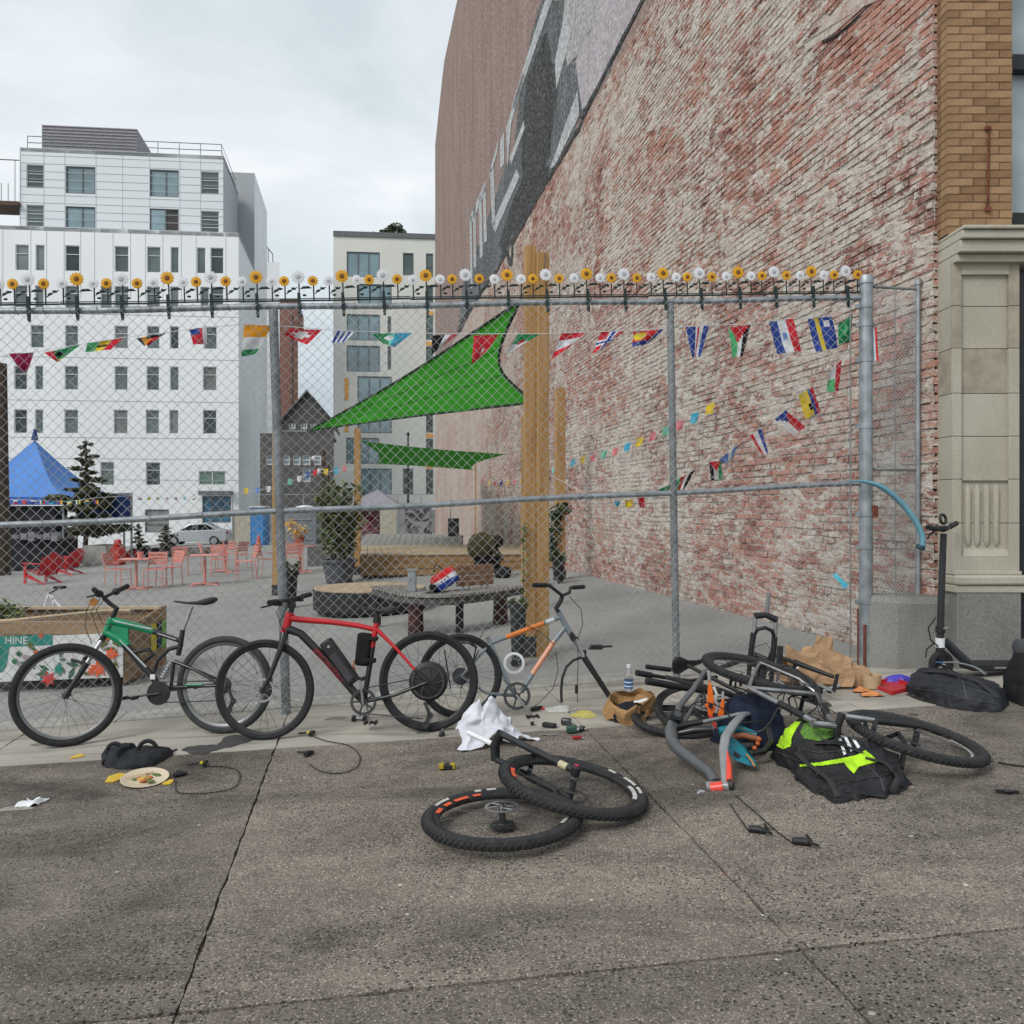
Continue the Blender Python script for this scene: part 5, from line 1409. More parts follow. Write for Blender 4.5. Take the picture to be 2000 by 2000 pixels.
p=P(886,1052,33);t=thing('loudspeaker','small black loudspeaker standing on the grey deck by the wall','loudspeaker',(p.x,33,ztop_-0.01))
mb=MB();mb.box((p.x,33,ztop_+0.35),(0.42,0.4,0.7));mb.build('cabinet',BLK,t,bevel=0.03);mb=MB();mb.disc((p.x,32.79,ztop_+0.25),(0,1,0),0.15,0.03,16);mb.build('cone',STL,t);mb=MB();mb.tube([(p.x-0.12,33,ztop_+0.7),(p.x-0.14,33,ztop_+1.3)],0.012,5);mb.build('aerial',BLK,t)
# round platform with dark rim
g=G(700,1204);rc_=Vector((g.x+0.05,g.y+0.72,gz(g.x)))
rpf=thing('round_platform','round plank-topped platform with a black rim','platform',rc_)
zt_=P(700,1158,g.y).z-0.0
Rr_=0.86
for i in range(14):
 y0=-Rr_+2*Rr_*i/14;y1=-Rr_+2*Rr_*(i+1)/14-0.012
 w0=math.sqrt(max(0,Rr_**2-min(abs(y0),Rr_)**2));w1=math.sqrt(max(0,Rr_**2-min(abs(y1),Rr_)**2))
 mb=MB();mb.slab([rc_+Vector((-w0,y0,zt_-rc_.z)),rc_+Vector((w0,y0,zt_-rc_.z)),rc_+Vector((w1,y1,zt_-rc_.z)),rc_+Vector((-w1,y1,zt_-rc_.z))],(0,0,0.02));mb.build('plank',STG,rpf,smooth=False)
mb=MB();mb.lathe([(Rr_-0.05,0.0),(Rr_-0.04,0.04),(Rr_+0.01,0.05),(Rr_+0.015,zt_-rc_.z+0.006),(Rr_-0.03,zt_-rc_.z+0.006)],rc_,(0,0,1),48);mb.build('rim',mat('black_rim',(0.022,0.022,0.024),0.6,var=0.4,scale=4),rpf)
# curved slatted bench
CB=mat('grey_bench_slats',(0.27,0.255,0.23),0.85,var=0.18,scale=5,stretch=(2,2,2),bump=0.15);OX=mat('oxblood_steel',(0.055,0.018,0.016),0.6,var=0.3,scale=5)
bench=thing('curved_bench','long curving bench of grey slats on oxblood steel legs','bench',on_ground(G(860,1235)))
ctrl=[P(724,1168,11.3),P(790,1176,10.3),P(870,1162,10.15),P(950,1145,10.6),P(1035,1127,11.6)]
zs_=gz(-1)+0.49
def cr(t):
 n_=len(ctrl)-1;x=min(max(t,0),0.9999)*n_;i=int(x);f_=x-i
 p0,p1,p2,p3=ctrl[max(i-1,0)],ctrl[i],ctrl[i+1],ctrl[min(i+2,n_)]
 return 0.5*((2*p1)+(p2-p0)*f_+(2*p0-5*p1+4*p2-p3)*f_**2+(3*p1-p0-3*p2+p3)*f_**3)
NS=46
for i in range(NS):
 t_=(i+0.5)/NS;a_=cr(t_);tg=(cr(min(t_+0.01,1))-cr(max(t_-0.01,0))).normalized();nn=Vector((-tg.y,tg.x,0))
 if nn.y<0:nn=-nn
 o0=Vector((a_.x,a_.y,zs_));
 mb=MB();mb.obox(o0,o0+nn*0.46,0.045,0.035);mb.build('slat',CB,bench,smooth=False)
for off,zz_ in((0.04,zs_-0.05),(0.42,zs_-0.05),(0.02,zs_-0.085)):
 mb=MB();pts_=[]
 for i in range(21):
  a_=cr(i/20);tg=(cr(min(i/20+0.01,1))-cr(max(i/20-0.01,0))).normalized();nn=Vector((-tg.y,tg.x,0));nn=nn if nn.y>0 else-nn
  q=a_+nn*off;pts_.append((q.x,q.y,zz_))
 mb.tube(pts_,0.028,6);mb.build('side_rail',mat('dark_bench_rail',(0.075,0.07,0.066),0.7,var=0.3,scale=5),bench)
for t_,m_ in((0.31,OX),(0.58,BLK),(0.82,OX),(0.05,BLK)):
 a_=cr(t_);mb=MB();zgl=gz(a_.x);mb.tube([(a_.x,a_.y+0.2,zgl),(a_.x,a_.y+0.2,zs_-0.06)],[0.10 if m_ is OX else 0.05,0.085 if m_ is OX else 0.05],12);mb.build('leg',m_,bench)
bp0,bp1=P(889,1120,10.35),P(962,1110,10.75)
br_=thing('bench_backrest','short brown slatted backrest bolted onto the curved bench','backrest',bp0)
dvec=(bp1-bp0);dvec.z=0
BRW=mat('brown_teak',(0.21,0.105,0.055),0.75,col2=(0.29,0.155,0.085),scale=3,stretch=(1,4,8))
for i in range(4):
 z=zs_+0.10+i*0.068
 a_=Vector((bp0.x,bp0.y+0.25,z));c_=a_+dvec;mb=MB();mb.obox(a_,c_,0.03,0.060);mb.build('slat',BRW,br_,bevel=0.006)
for f_ in(0.18,0.34,0.68,0.84):a_=Vector((bp0.x,bp0.y+0.27,zs_))+dvec*f_;mb=MB();mb.obox(a_,a_+Vector((0,0,0.34)),0.02,0.03,up=(0,1,0));mb.build('bracket',GALV,br_)
t=thing('steel_ashtray','small square steel box standing on the curved bench','box',(cr(0.12).x,cr(0.12).y+0.2,zs_+0.018));a_=Vector((P(806,1150,10.6).x,10.55,zs_+0.018))
mb=MB();mb.box(a_+Vector((0,0,0.13)),(0.10,0.10,0.26));mb.build('case',GALV,t,bevel=0.006);mb=MB();mb.box(a_+Vector((0,0,0.27)),(0.13,0.13,0.02));mb.build('lid',ALU,t)
def lumpy(c,rad,seed,amp=0.12,sc=3.0,rot=None,nu=22,nv=14,sq=2.6):
 def fn(q,d):
  m_=(abs(d.x)**sq+abs(d.y)**sq+abs(d.z)**sq)**(-1/sq)
  n_=mnoise.noise(d*sc+Vector((seed,seed*1.7,0)))+0.5*mnoise.noise(d*sc*2.3+Vector((seed,0,0)))
  return q*(m_*(1+amp*n_))
 mb_=MB();mb_.ball(c,rad,nu,nv,fn=fn,rot=rot);return mb_
bc=P(868,1132,10.55);bc.z=zs_+0.018+0.15
bag=thing('sports_bag','red, white and blue holdall lying on the curved bench','bag',(bc.x,bc.y,zs_+0.018))
mb=lumpy(bc,(0.17,0.10,0.105),3.3,0.10,rot=Matrix.Rotation(R(-32),3,'Y'),sq=4.5)
fsm=[]
for f_ in mb.f:
 c_=sum((Vector(mb.v[i])for i in f_),Vector())/len(f_)-bc
 k_=c_.z*0.85-0.53*c_.x
 fsm.append(0 if k_>0.035 else(1 if k_>-0.03 else 2))
mb.mi=fsm;mb.build('body',[fabric('bag_red',(0.55,0.03,0.035)),fabric('bag_white',(0.66,0.67,0.70)),fabric('bag_blue',(0.035,0.085,0.40))],bag)
mb=MB();mb.tube([bc+Vector((-0.13,-0.06,0.10)),bc+Vector((-0.10,-0.1,0.2)),bc+Vector((-0.02,-0.1,0.13))],0.012,6);mb.build('handle',BLK,bag)
mb=MB();mb.box(bc+Vector((-0.13,-0.05,-0.10)),(0.10,0.12,0.09));mb.build('side_pocket',fabric('bag_black',(0.02,0.02,0.022)),bag,bevel=0.02)
for i_ in range(4):
 d_=bc+Vector((-0.06+0.037*i_,-0.137+0.004*abs(i_-1.5),-0.055+0.032*i_));mb=MB();mb.box(d_,(0.022,0.012,0.03),Matrix.Rotation(R(-40),3,'Y'));mb.build('print_mark',fabric('bag_print_grey',(0.22,0.22,0.25)),bag,bevel=0.006)
 # person sitting hunched on the stage edge
def skin_body(joints,edges,subdiv=2):
 me=bpy.data.meshes.new('person');me.from_pydata([j[0]for j in joints],edges,[])
 ob=bpy.data.objects.new('person',me);COL.objects.link(ob)
 sk=ob.modifiers.new('skin','SKIN');sk.use_smooth_shade=True
 for i,j in enumerate(joints):me.skin_vertices[0].data[i].radius=(j[1],j[1]if len(j)<3 else j[2])
 me.skin_vertices[0].data[0].use_root=True
 ob.modifiers.new('sub','SUBSURF').levels=subdiv;ob.modifiers['sub'].render_levels=subdiv
 bpy.context.view_layer.update()
 m2=bpy.data.meshes.new_from_object(ob.evaluated_get(bpy.context.evaluated_depsgraph_get()))
 bpy.data.objects.remove(ob)
 return m2
pb=P(928,1098,18.4);s0_=ztop_+0.10
O_=Vector((pb.x,pb.y+0.1,0));sz=pb.z
J=[((0,0,0.02),0.16,0.15),((0.06,0,0.22),0.175,0.15),((0.17,0,0.42),0.20,0.155),((0.30,-0.01,0.56),0.17,0.13),((0.41,-0.03,0.56),0.06),((0.36,-0.22,0.50),0.075),((0.44,-0.26,0.24),0.06),((0.60,-0.14,0.06),0.045),((0.36,0.2,0.50),0.075),((0.46,0.24,0.24),0.06),((0.61,0.1,0.05),0.045),((0.05,-0.12,0.0),0.11),((0.44,-0.16,0.08),0.085),((0.48,-0.16,-0.28),0.055),((0.60,-0.17,-0.33),0.045),((0.05,0.12,0.0),0.11),((0.46,0.14,0.08),0.085),((0.54,0.14,-0.28),0.055),((0.66,0.14,-0.33),0.045),((0.475,-0.04,0.50),0.095),((0.53,-0.05,0.42),0.10),((0.555,-0.05,0.35),0.065)]
E=[(0,1),(1,2),(2,3),(3,4),(3,5),(5,6),(6,7),(3,8),(8,9),(9,10),(0,11),(11,12),(12,13),(13,14),(0,15),(15,16),(16,17),(17,18),(4,19),(19,20),(20,21)]
base_p=Vector((O_.x,O_.y,sz-0.02))
pm=skin_body([(tuple(base_p+Vector(j[0])),)+tuple(j[1:])for j in J],E)
JK=fabric('olive_jacket',(0.060,0.050,0.026));TR_=fabric('black_trousers',(0.010,0.010,0.012));SKN=mat('skin',(0.24,0.13,0.09),0.6);HRM=mat('dark_hair',(0.02,0.015,0.012),0.8)
for m_ in(JK,TR_,SKN,HRM):pm.materials.append(m_)
for pg in pm.polygons:
 c_=pg.center-base_p
 i_=0
 if c_.x>0.44 and c_.z>0.29:i_=3 if(c_.z>0.36 or c_.x<0.52)else 2
 elif c_.z<0.13 and not(c_.x>0.40 and abs(c_.y)>0.20 and c_.z>0.1):i_=1
 if c_.x>0.56 and 0.0<c_.z<0.12 and abs(c_.y)<0.2:i_=2
 pg.material_index=i_;pg.use_smooth=True
po=bpy.data.objects.new('person',pm);COL.objects.link(po)
tag(po,'person in an olive jacket and black trousers hunched forward on the stage edge','person')
mb=lumpy(base_p+Vector((0.13,-0.02,0.36)),(0.30,0.235,0.30),6.0,0.10,2.4,rot=Matrix.Rotation(R(28),3,'Y'),sq=2.2);mb.build('jacket',JK,po)
mb=MB();mb.ball(base_p+Vector((0.50,-0.045,0.50)),(0.115,0.105,0.105),14,10);mb.build('hair',HRM,po)
for sy in(-0.17,0.14):mb=MB();mb.ball(base_p+Vector((0.62 if sy<0 else 0.68,sy,-0.335)),(0.14,0.055,0.05),12,8);mb.build('shoe',mat('grey_shoe',(0.06,0.06,0.068),0.7),po)
c_=base_p+Vector((0.62,-0.30,-0.19));t=lumpy(c_,(0.16,0.11,0.13),9.0);o_=t.build('small_bag',fabric('charcoal_bag',(0.03,0.03,0.035)),None,loc=c_);tag(o_,'small dark bag on the ground beside the hunched person','bag')
# chain-link fence
fen=thing('chain_link_fence','tall galvanised chain-link fence across the front of the lot','fence',fence_pt(0,0))
T0,T1=-3.0,4.72
TOPH,MIDH=3.15,1.565
def wires(name,parent,pt,t0,t1,h0,h1,D,r,mm,sag=0.006):
 W=int((t1-t0)/(D/2));Hn=int((h1-h0)/(D/2))
 I,Jx=np.meshgrid(np.arange(W),np.arange(Hn+1),indexing='ij')
 flip=(I+Jx)%2
 u=t0+(I+flip)*D/2
 h=h0+Jx*(h1-h0)/Hn
 u=u+sag*2.2*(vfbm(u*1.3,h*1.1,3,41)-0.5);h=h+sag*2.2*(vfbm(u*1.1+9,h*1.3,3,47)-0.5)
 off=np.where(flip==1,1.0,-1.0)*r*0.9+0.02*(vfbm(u*0.8,h*0.7,2,53)-0.5)
 base,du,dn,dz=pt
 base,du,dn=np.array(base),np.array(du),np.array(dn)
 Pc=base+du*u[...,None]+dn*off[...,None]
 Pc[...,2]=dz(Pc[...,0])+h
 offs=np.stack([du*r,dn*r,-du*r,-dn*r],0)
 V=Pc[:,:,None,:]+offs[None,None]
 idx=np.arange(W*(Hn+1)*4).reshape(W,Hn+1,4)
 a_,b_=idx[:,:-1],idx[:,1:]
 Q_=np.stack([a_,np.roll(a_,-1,2),np.roll(b_,-1,2),b_],-1).reshape(-1,4)
 o_=np_mesh(name,V.reshape(-1,3),Q_,mm,parent,smooth=True);o_['kind']='stuff'
 return o_
npgz=lambda x:SL*(x+1.748)
wires('chain_mesh',fen,(tuple(F0+FN*0.045),tuple(FD),tuple(FN),npgz),T0,T1-0.08,0.03,TOPH+0.02,0.080,0.0023,WIRE)
def fpost(t,r,h0,h1,name,m,lean=0.0,off=-0.0,n=12):
 a_,c_=fence_pt(t,h0,off),fence_pt(t-lean,h1,off)
 mb_=MB();mb_.tube([a_,c_],r,n);o_=mb_.build(name,m,fen)
 return a_,c_,o_
fpost(0.0,0.036,-0.05,TOPH-0.02,'post',GALVD,0.10)
fpost(3.145,0.030,-0.05,TOPH-0.02,'post',GALVD,0.055)
gp0,gp1,gpo=fpost(4.83,0.056,-0.05,TOPH+0.14,'gate_post',GALV,0.0)
mb=MB();mb.lathe([(0.064,-0.02),(0.064,0.03),(0.05,0.055),(0.0,0.065)],gp1,(0,0,1),16);mb.build('post_cap',GALV,gpo)
for h in(0.55,1.02,1.30,2.05,2.62,2.92,3.08):
 mb=MB();mb.lathe([(0.058,-0.02),(0.061,-0.018),(0.061,0.018),(0.058,0.02)],fence_pt(4.83,h),(0,0,1),16);mb.box(fence_pt(4.76,h,0.0),(0.05,0.02,0.035));mb.build('band',GALV,gpo)
mb=MB();mb.box(fence_pt(4.885,1.32,0.03),(0.05,0.05,0.10));mb.build('rusty_latch',RUST,gpo)
mb=MB();mb.tube([fence_pt(4.79,0.0,0.05),fence_pt(4.79,0.36,0.052)],0.014,6);mb.tube([fence_pt(4.74,0.0,0.03),fence_pt(4.74,0.5,0.03)],0.008,6);mb.build('rusty_stake',RUST,gpo)
for h,r in((TOPH,0.024),(MIDH,0.023)):
 pts_=[fence_pt(T0+(4.78-T0)*i/24,h+(0.006*math.sin(i*0.9)))for i in range(25)]
 mb=MB();mb.tube(pts_,r,10);mb.build('rail',GALV,fen)
mb=MB();mb.tube([fence_pt(T1-0.06,0.06,0.05),fence_pt(T1-0.06,TOPH-0.05,0.05)],0.007,6);mb.build('tension_bar',GALVD,fen)
for i in range(40):
 t_=T0+0.1+i*0.19
 for h in(TOPH,MIDH):
  if i%2 and h==MIDH:continue
  c_=fence_pt(t_,h)
  mb=MB();mb.torus(c_,FD+Vector((0,0,0.35)),0.030,0.0022,10,4);mb.build('tie',GALVD,fen)
q0,q1=fence_pt(4.90,0),P(1793,1165,7.33)
pn=thing('side_panel','narrow panel of close chain-link between gate post and pilaster','fence panel',(q0.x,q0.y,q0.z))
du=Vector((q1.x-q0.x,q1.y-q0.y,0));Lp=du.length;du.normalize();dn=Vector((du.y,-du.x,0))
zb_,zt_=P(1750,1166,7.28).z,P(1750,562,7.28).z
wires('close_mesh',pn,((q0.x,q0.y,0),tuple(du),tuple(dn),lambda x:0*x),0.0,Lp,zb_,zt_,0.034,0.0024,WIRE,0.002)
mb=MB();mb.tube([(q1.x,q1.y,zb_-0.06),(q1.x,q1.y,zt_+0.06)],0.022,10);o_=mb.build('post',GALV,pn)
mb=MB();mb.lathe([(0.03,-0.02),(0.03,0.02),(0.0,0.04)],(q1.x,q1.y,zt_+0.06),(0,0,1),12);mb.build('post_cap',ALU,o_)
for z in(zt_,P(1750,917,7.28).z,zb_):
 mb=MB();mb.tube([(q0.x,q0.y,z),(q1.x,q1.y,z)],0.013,8);mb.build('rail',GALVD,pn)
mb=MB();mb.tube([(q0.x+0.2,q0.y+0.03,zb_),(q0.x+0.2,q0.y+0.03,zt_)],0.004,5);mb.build('tension_wire',GALVD,pn)
# flower edging clipped onto the top rail
EDG=mat('dark_green_plastic',(0.010,0.026,0.026),0.45,var=0.3);PWt=mat('white_petals',(0.74,0.74,0.76),0.55,var=0.05);PYl=mat('yellow_petals_plastic',(0.74,0.36,0.012),0.5,var=0.08)
CYl=mat('brown_flower_centre',(0.19,0.075,0.012),0.7,var=0.3,scale=60);CWt=mat('pale_flower_centre',(0.50,0.50,0.51),0.6)
def flower_panel():
 t=thing('flower_edging','x','edging',(0,0,0),'flower edging panels along the top rail')
 m_=MB();m_.tube([(-0.13,0,0.047),(0.52,0,0.047)],0.007,6);m_.tube([(-0.13,0,0.062),(0.52,0,0.062)],0.004,6);m_.build('edging_rail',EDG,t)
 xs_=(-0.105,0.0,0.112,0.208,0.315,0.425);big=(0,1,0,0,1,0);yel=(0,1,0,1,0,1)
 for i,x in enumerate(xs_):
  h=0.228 if big[i]else 0.196
  r=0.053 if big[i]else 0.043
  m_=MB();m_.tube([(x,0,0.04),(x+0.004,0,h)],0.0055,6);m_.build('stem',EDG,t)
  m_=MB();k_=12
  pts_=[]
  ring0,ring1=[],[]
  for j in range(k_*2):
   rr=r*(1.0 if j%2==0 else 0.80);a_=math.pi*j/k_
   ring0.append((x+rr*math.cos(a_),-0.018,h+rr*math.sin(a_)))
  vs=ring0+[(x+0.55*(p[0]-x),-0.0215,h+0.55*(p[2]-h))for p in ring0]+[(x,-0.0205,h)]+[(p[0],-0.012,p[2])for p in ring0]
  n2=2*k_
  fs=[(j,(j+1)%n2,n2+(j+1)%n2,n2+j)for j in range(n2)]+[(n2+j,n2+(j+1)%n2,2*n2)for j in range(n2)]+[(2*n2+1+j,2*n2+1+(j+1)%n2,(j+1)%n2,j)for j in range(n2)]+[tuple(2*n2+1+j for j in range(n2))]
  m_.add(vs,fs);fh_=m_.build('flower_head',PYl if yel[i]else PWt,t)
  m_=MB();m_.ball((x,-0.020,h),(r*0.40,0.006,r*0.40),12,8);m_.build('flower_centre',CYl if yel[i]else CWt,fh_)
 for i in range(6):
  x0=xs_[i]+0.01;x1=(xs_[i+1]if i<5 else 0.535)-0.012
  z0,z1=(0.10,0.15)if i in(0,3,5)else((0.14,0.145)if i in(1,4)else(0.11,0.145))
  m_=MB();m_.tube([(x0,0,z0),(lerp(x0,x1,0.5),0,lerp(z0,z1,0.6)),(x1,0,z1)],0.004,5)
  for f_ in(0.3,0.68):
   cx_,cz_=lerp(x0,x1,f_),lerp(z0,z1,f_)+0.006
   m_.ball((cx_,-0.004,cz_),(0.019,0.005,0.010),8,6,rot=Matrix.Rotation(R(-18 if f_<0.5 else 14),3,'Y'))
  if i%2==0:m_.ball((lerp(x0,x1,0.35),-0.004,0.088),(0.016,0.005,0.009),8,6)
  m_.build('leaf_garland',EDG,t)
 for x in(0.0,0.315):
  m_=MB();m_.prism([(-0.011,0.10),(0.011,0.10),(0.014,-0.02),(0.009,-0.085),(-0.009,-0.085),(-0.014,-0.02)],(x,-0.040,0),(1,0,0),(0,0,1),-0.012);m_.build('clip_stake',EDG,t)
 return t
proto=flower_panel()
ords=['first','second','third','fourth','fifth','sixth','seventh','eighth','ninth','tenth','eleventh','twelfth']
yaw=math.atan2(FD.y,FD.x);pit=-math.atan(SL*FD.x)
ts=[-1.5147+0.65*i for i in range(-2,10)]
ts=[t_ for t_ in ts if t_+0.42<4.82]
for i,t_ in enumerate(ts):
 o_=proto if i==0 else copy_tree(proto)
 o_.location=fence_pt(t_,TOPH);o_.rotation_euler=(R(random.uniform(-4,4)),pit+R(random.uniform(-0.7,0.7)),yaw+R(random.uniform(-2,2)))
 k_=len(ts)-1-i
 o_['label']=('%s panel of white and yellow plastic flowers counted from the gate post'%ords[k_])
 # bunting
PAL={'r':(0.60,0.03,0.045),'w':(0.72,0.72,0.74),'b':(0.035,0.07,0.30),'g':(0.02,0.24,0.08),'y':(0.75,0.55,0.04),'k':(0.015,0.013,0.014),'o':(0.78,0.32,0.02),'m':(0.26,0.015,0.06),'c':(0.06,0.40,0.60),'l':(0.10,0.50,0.20),'s':(0.15,0.27,0.62),'p':(0.66,0.20,0.22),'t':(0.18,0.55,0.42)}
FM={k_:fabric('flag_'+n_,PAL[k_])for k_,n_ in zip('rwbgykomclspt',('red','white','navy','green','yellow','black','orange','maroon','cyan','light_green','sky_blue','coral','mint'))}
for m_ in FM.values():
 n_,l_,b__=nodes_of(m_);b__.inputs['Subsurface Weight'].default_value=0.0
KEYS=list(FM.keys());FML=[FM[k_]for k_ in KEYS]
def flag(parent,label,cs_,fn,seed,wave=0.02,nu=12,nv=10,normal=None):
 a_,b__,c_,d_=cs_
 nrm=(b__-a_).cross(d_-a_).normalized()if normal is None else normal
 mb_=MB()
 def g_(u,v):
  p_=lerp(lerp(a_,b__,u),lerp(d_,c_,u),v)
  w_=wave*(0.25+v)*math.sin(seed+u*4.2+v*1.7)+wave*0.5*mnoise.noise(Vector((u*2.2+seed,v*2.2,seed)))
  return p_+nrm*w_
 mb_.grid(g_,nu,nv)
 mb_.mi=[KEYS.index(fn((i+0.5)/nu,(j+0.5)/nv))for j in range(nv)for i in range(nu)]
 o_=mb_.build('flag',FML,parent)
 if label:o_['label']=label
 return o_
def hs(*cols_):return lambda u,v:cols_[min(int(v*len(cols_)),len(cols_)-1)]
def vs_(*cols_):return lambda u,v:cols_[min(int(u*len(cols_)),len(cols_)-1)]
def disc_(base,col,r=0.2,cx_=0.5,cy_=0.5):return lambda u,v:col if(u-cx_)**2+(v-cy_)**2<r*r else base(u,v)
def cross_(bg_,a_,b__,cx_=0.42,cy_=0.5,w=0.17,w2=0.08):return lambda u,v:b__ if(abs(u-cx_)<w2 or abs(v-cy_)<w2)else(a_ if(abs(u-cx_)<w or abs(v-cy_)<w)else bg_)
def tri_top(col,base):return lambda u,v:col if v<0.55*(1-abs(u-0.5)*2)else base(u,v)
def plus_(bg_,a_):return lambda u,v:a_ if(abs(u-0.5)<0.13 and abs(v-0.5)<0.33)or(abs(v-0.5)<0.13 and abs(u-0.5)<0.33)else bg_
FPL=Pl(F0-FN*0.055,FN)
def fq(pts_):return[FPL.hit(x,y)for x,y in pts_]
bun=thing('flag_bunting','string of national flags tied along the back of the fence','bunting',fence_pt(0,2.9,-0.05))
cord=[(-40,706),(17,692),(66,688),(160,672),(242,659),(325,649),(400,640),(478,633),(530,635),(629,643),(692,647),(806,650),(900,652),(1055,652),(1142,649),(1219,646),(1297,642),(1340,638),(1386,635),(1465,633),(1549,622),(1625,617),(1675,611)]
mb=MB();mb.tube(fq(cord),0.0028,5);mb.build('cord',WHT,bun)
main=[('maroon flag',[(17,691),(66,688),(52,726),(44,726)],lambda u,v:'m'),('red, green and yellow flag',[(87,689),(157,673),(118,705),(110,706)],lambda u,v:'r' if u<0.25 else('y' if v>0.82 else('k' if(u-0.4)**2+(v-0.4)**2<0.03 else 'g'))),('green, yellow and red flag',[(172,670),(241,660),(218,684),(165,687)],disc_(vs_('l','y','r'),'k',0.14)),('black, red and yellow flag',[(266,661),(326,650),(290,674),(282,676)],lambda u,v:'k' if v<0.35 and u>0.3 else('r' if u>0.55 else('o' if u>0.2 else 'k'))),('blue, red and white flag',[(369,642),(404,640),(403,671),(378,674)],lambda u,v:'b' if(v<0.42 and u<0.6)else('w' if u>0.72 else 'r')),('orange, white and green flag',[(477,634),(531,636),(500,690),(472,697)],hs('o','o','w','w','g')),('red flag with a white cross',[(566,642),(629,644),(600,674),(556,654)],plus_('r','w')),('blue and white striped flag',[(660,646),(692,648),(677,669),(647,669)],vs_('b','w','b','w','b','w')),('green, white and blue flag',[(727,652),(806,650),(770,678),(750,672)],disc_(vs_('g','g','t','c','c'),'w',0.16,0.42,0.4)),('black, white and red flag',[(844,655),(893,653),(864,676),(843,694)],vs_('k','k','w','r')),('plain red flag',[(925,656),(974,653),(950,687),(921,712)],disc_(lambda u,v:'r','w',0.10,0.62,0.7)),('green and white flag',[(1011,653),(1055,653),(1012,678),(985,695)],disc_(hs('g','g','w','w'),'r',0.14,0.5,0.42)),('red and white striped flag',[(1097,650),(1142,650),(1109,681),(1078,701)],hs('r','r','w','w','r','r')),('red flag with a blue cross',[(1174,648),(1219,647),(1184,677),(1157,691)],cross_('r','w','b',0.6,0.55)),('yellow, red and blue flag',[(1237,648),(1297,643),(1268,670),(1234,679)],lambda u,v:'y' if(u-0.25)**2+(v-0.35)**2<0.07 else('b' if v>0.72 or u>0.8 else 'r')),('blue flag with a white and red cross',[(1339,639),(1386,636),(1368,697),(1350,697)],lambda u,v:'r' if abs(u-0.56)<0.06 else('w' if abs(u-0.56)<0.16 else 'b')),('green, white and black flag with a red chevron',[(1422,640),(1466,634),(1449,697),(1431,698)],tri_top('r',vs_('l','l','w','k'))),('blue, white and red flag with a small emblem',[(1501,627),(1549,622),(1564,686),(1520,691)],disc_(vs_('b','w','r'),'s',0.10)),('blue flag with a yellow line and a white star',[(1578,623),(1625,618),(1638,679),(1594,688)],lambda u,v:'y' if abs(u-0.33)<0.07 else('w' if(u-0.72)**2+(v-0.22)**2<0.016 else 'b')),('plain green flag next the gate post',[(1637,634),(1666,613),(1663,666),(1636,673)],disc_(lambda u,v:'g','l',0.18))]
for i,(lb,pts_,fn)in enumerate(main):flag(bun,lb,fq(pts_),fn,i*1.3,0.016,normal=FN)
flag(bun,'red and blue striped flag behind the gate post',[P(1701,640,7.24),P(1712,640,7.22),P(1716,705,7.22),P(1703,705,7.24)],vs_('c','w','r'),3.0,0.003)
b2=thing('flag_bunting','string of national flags sagging from the gate post into the lot','bunting',P(1680,690,7.4))
def Yb2(x):return 7.55+(1665-x)/380*3.4
cord2=[(1678,672),(1643,703),(1602,742),(1580,760),(1535,800),(1486,838),(1440,868),(1408,898),(1386,902),(1359,916),(1320,938),(1280,957),(1225,968),(1160,972),(1120,952),(1070,925)]
mb=MB();mb.tube([P(x,y,Yb2(x))for x,y in cord2],0.003,5);mb.build('cord',WHT,b2)
sec=[('green, white and red flag',[(1617,728),(1644,702),(1636,764),(1617,765)],lambda u,v:'r' if u>0.62 else('w' if v<0.45 else 'l')),('yellow, blue and red flag',[(1560,772),(1587,755),(1605,806),(1571,818)],lambda u,v:'k' if(u-0.5)**2+(v-0.6)**2<0.02 else('y' if u<0.58 else('b' if u<0.85 else 'r'))),('red and white flag with a blue triangle',[(1513,819),(1535,801),(1573,834),(1552,853)],lambda u,v:'b' if v<0.42-abs(u-0.5)*0.8 or v<0.12 else('w' if u<0.5 else 'r')),('red, white and blue striped flag',[(1463,851),(1487,837),(1499,883),(1490,889)],vs_('r','w','b')),('pale blue and white flag',[(1404,898),(1441,868),(1432,898),(1410,904)],vs_('s','s','w','s')),('black, white and green flag with a red chevron',[(1385,902),(1409,900),(1412,936),(1388,938)],tri_top('r',vs_('k','w','g'))),('green, red, white and black flag',[(1322,937),(1360,914),(1336,955),(1322,960)],vs_('l','r','w','k')),('dark green flag',[(1288,956),(1310,945),(1302,966),(1288,968)],lambda u,v:'g'),('white and black flag',[(1270,962),(1290,960),(1288,975),(1268,978)],hs('k','w')),('red flag',[(1245,972),(1258,972),(1260,990),(1250,993)],lambda u,v:'r'),('yellow flag',[(1220,976),(1236,976),(1236,990),(1222,992)],lambda u,v:'y'),('blue flag',[(1200,978),(1212,978),(1210,988),(1202,988)],lambda u,v:'c')]
for i,(lb,pts_,fn)in enumerate(sec):
 Yq=Yb2(sum(p[0]for p in pts_)/4)
 flag(b2,lb,[P(x,y,Yq+(0.0 if k_<2 else 0.05))for k_,(x,y)in enumerate(pts_)],fn,i*1.9,0.014,10,8)
b3=thing('pennant_string','string of small pastel pennants running along the brick wall','bunting',P(1400,780,12))
cd=[(1400,782),(1375,796),(1350,812),(1320,826),(1290,838),(1262,850),(1235,862),(1210,873),(1185,880),(1160,888),(1130,894),(1100,905),(1070,918),(1040,930),(1000,938),(960,942),(935,930)]
def Yb3(x):return WPL.hit(x,900).y*0.975
mb=MB();mb.tube([P(x,y,Yb3(x))for x,y in cd],0.004,5);mb.build('cord',WHT,b3)
seqc=['y','c','p','t','p','y','c','p','t','p','y','c','p','t','t','p','c','y','p','y','b','r','y','p','b','r']
xx=1388.0
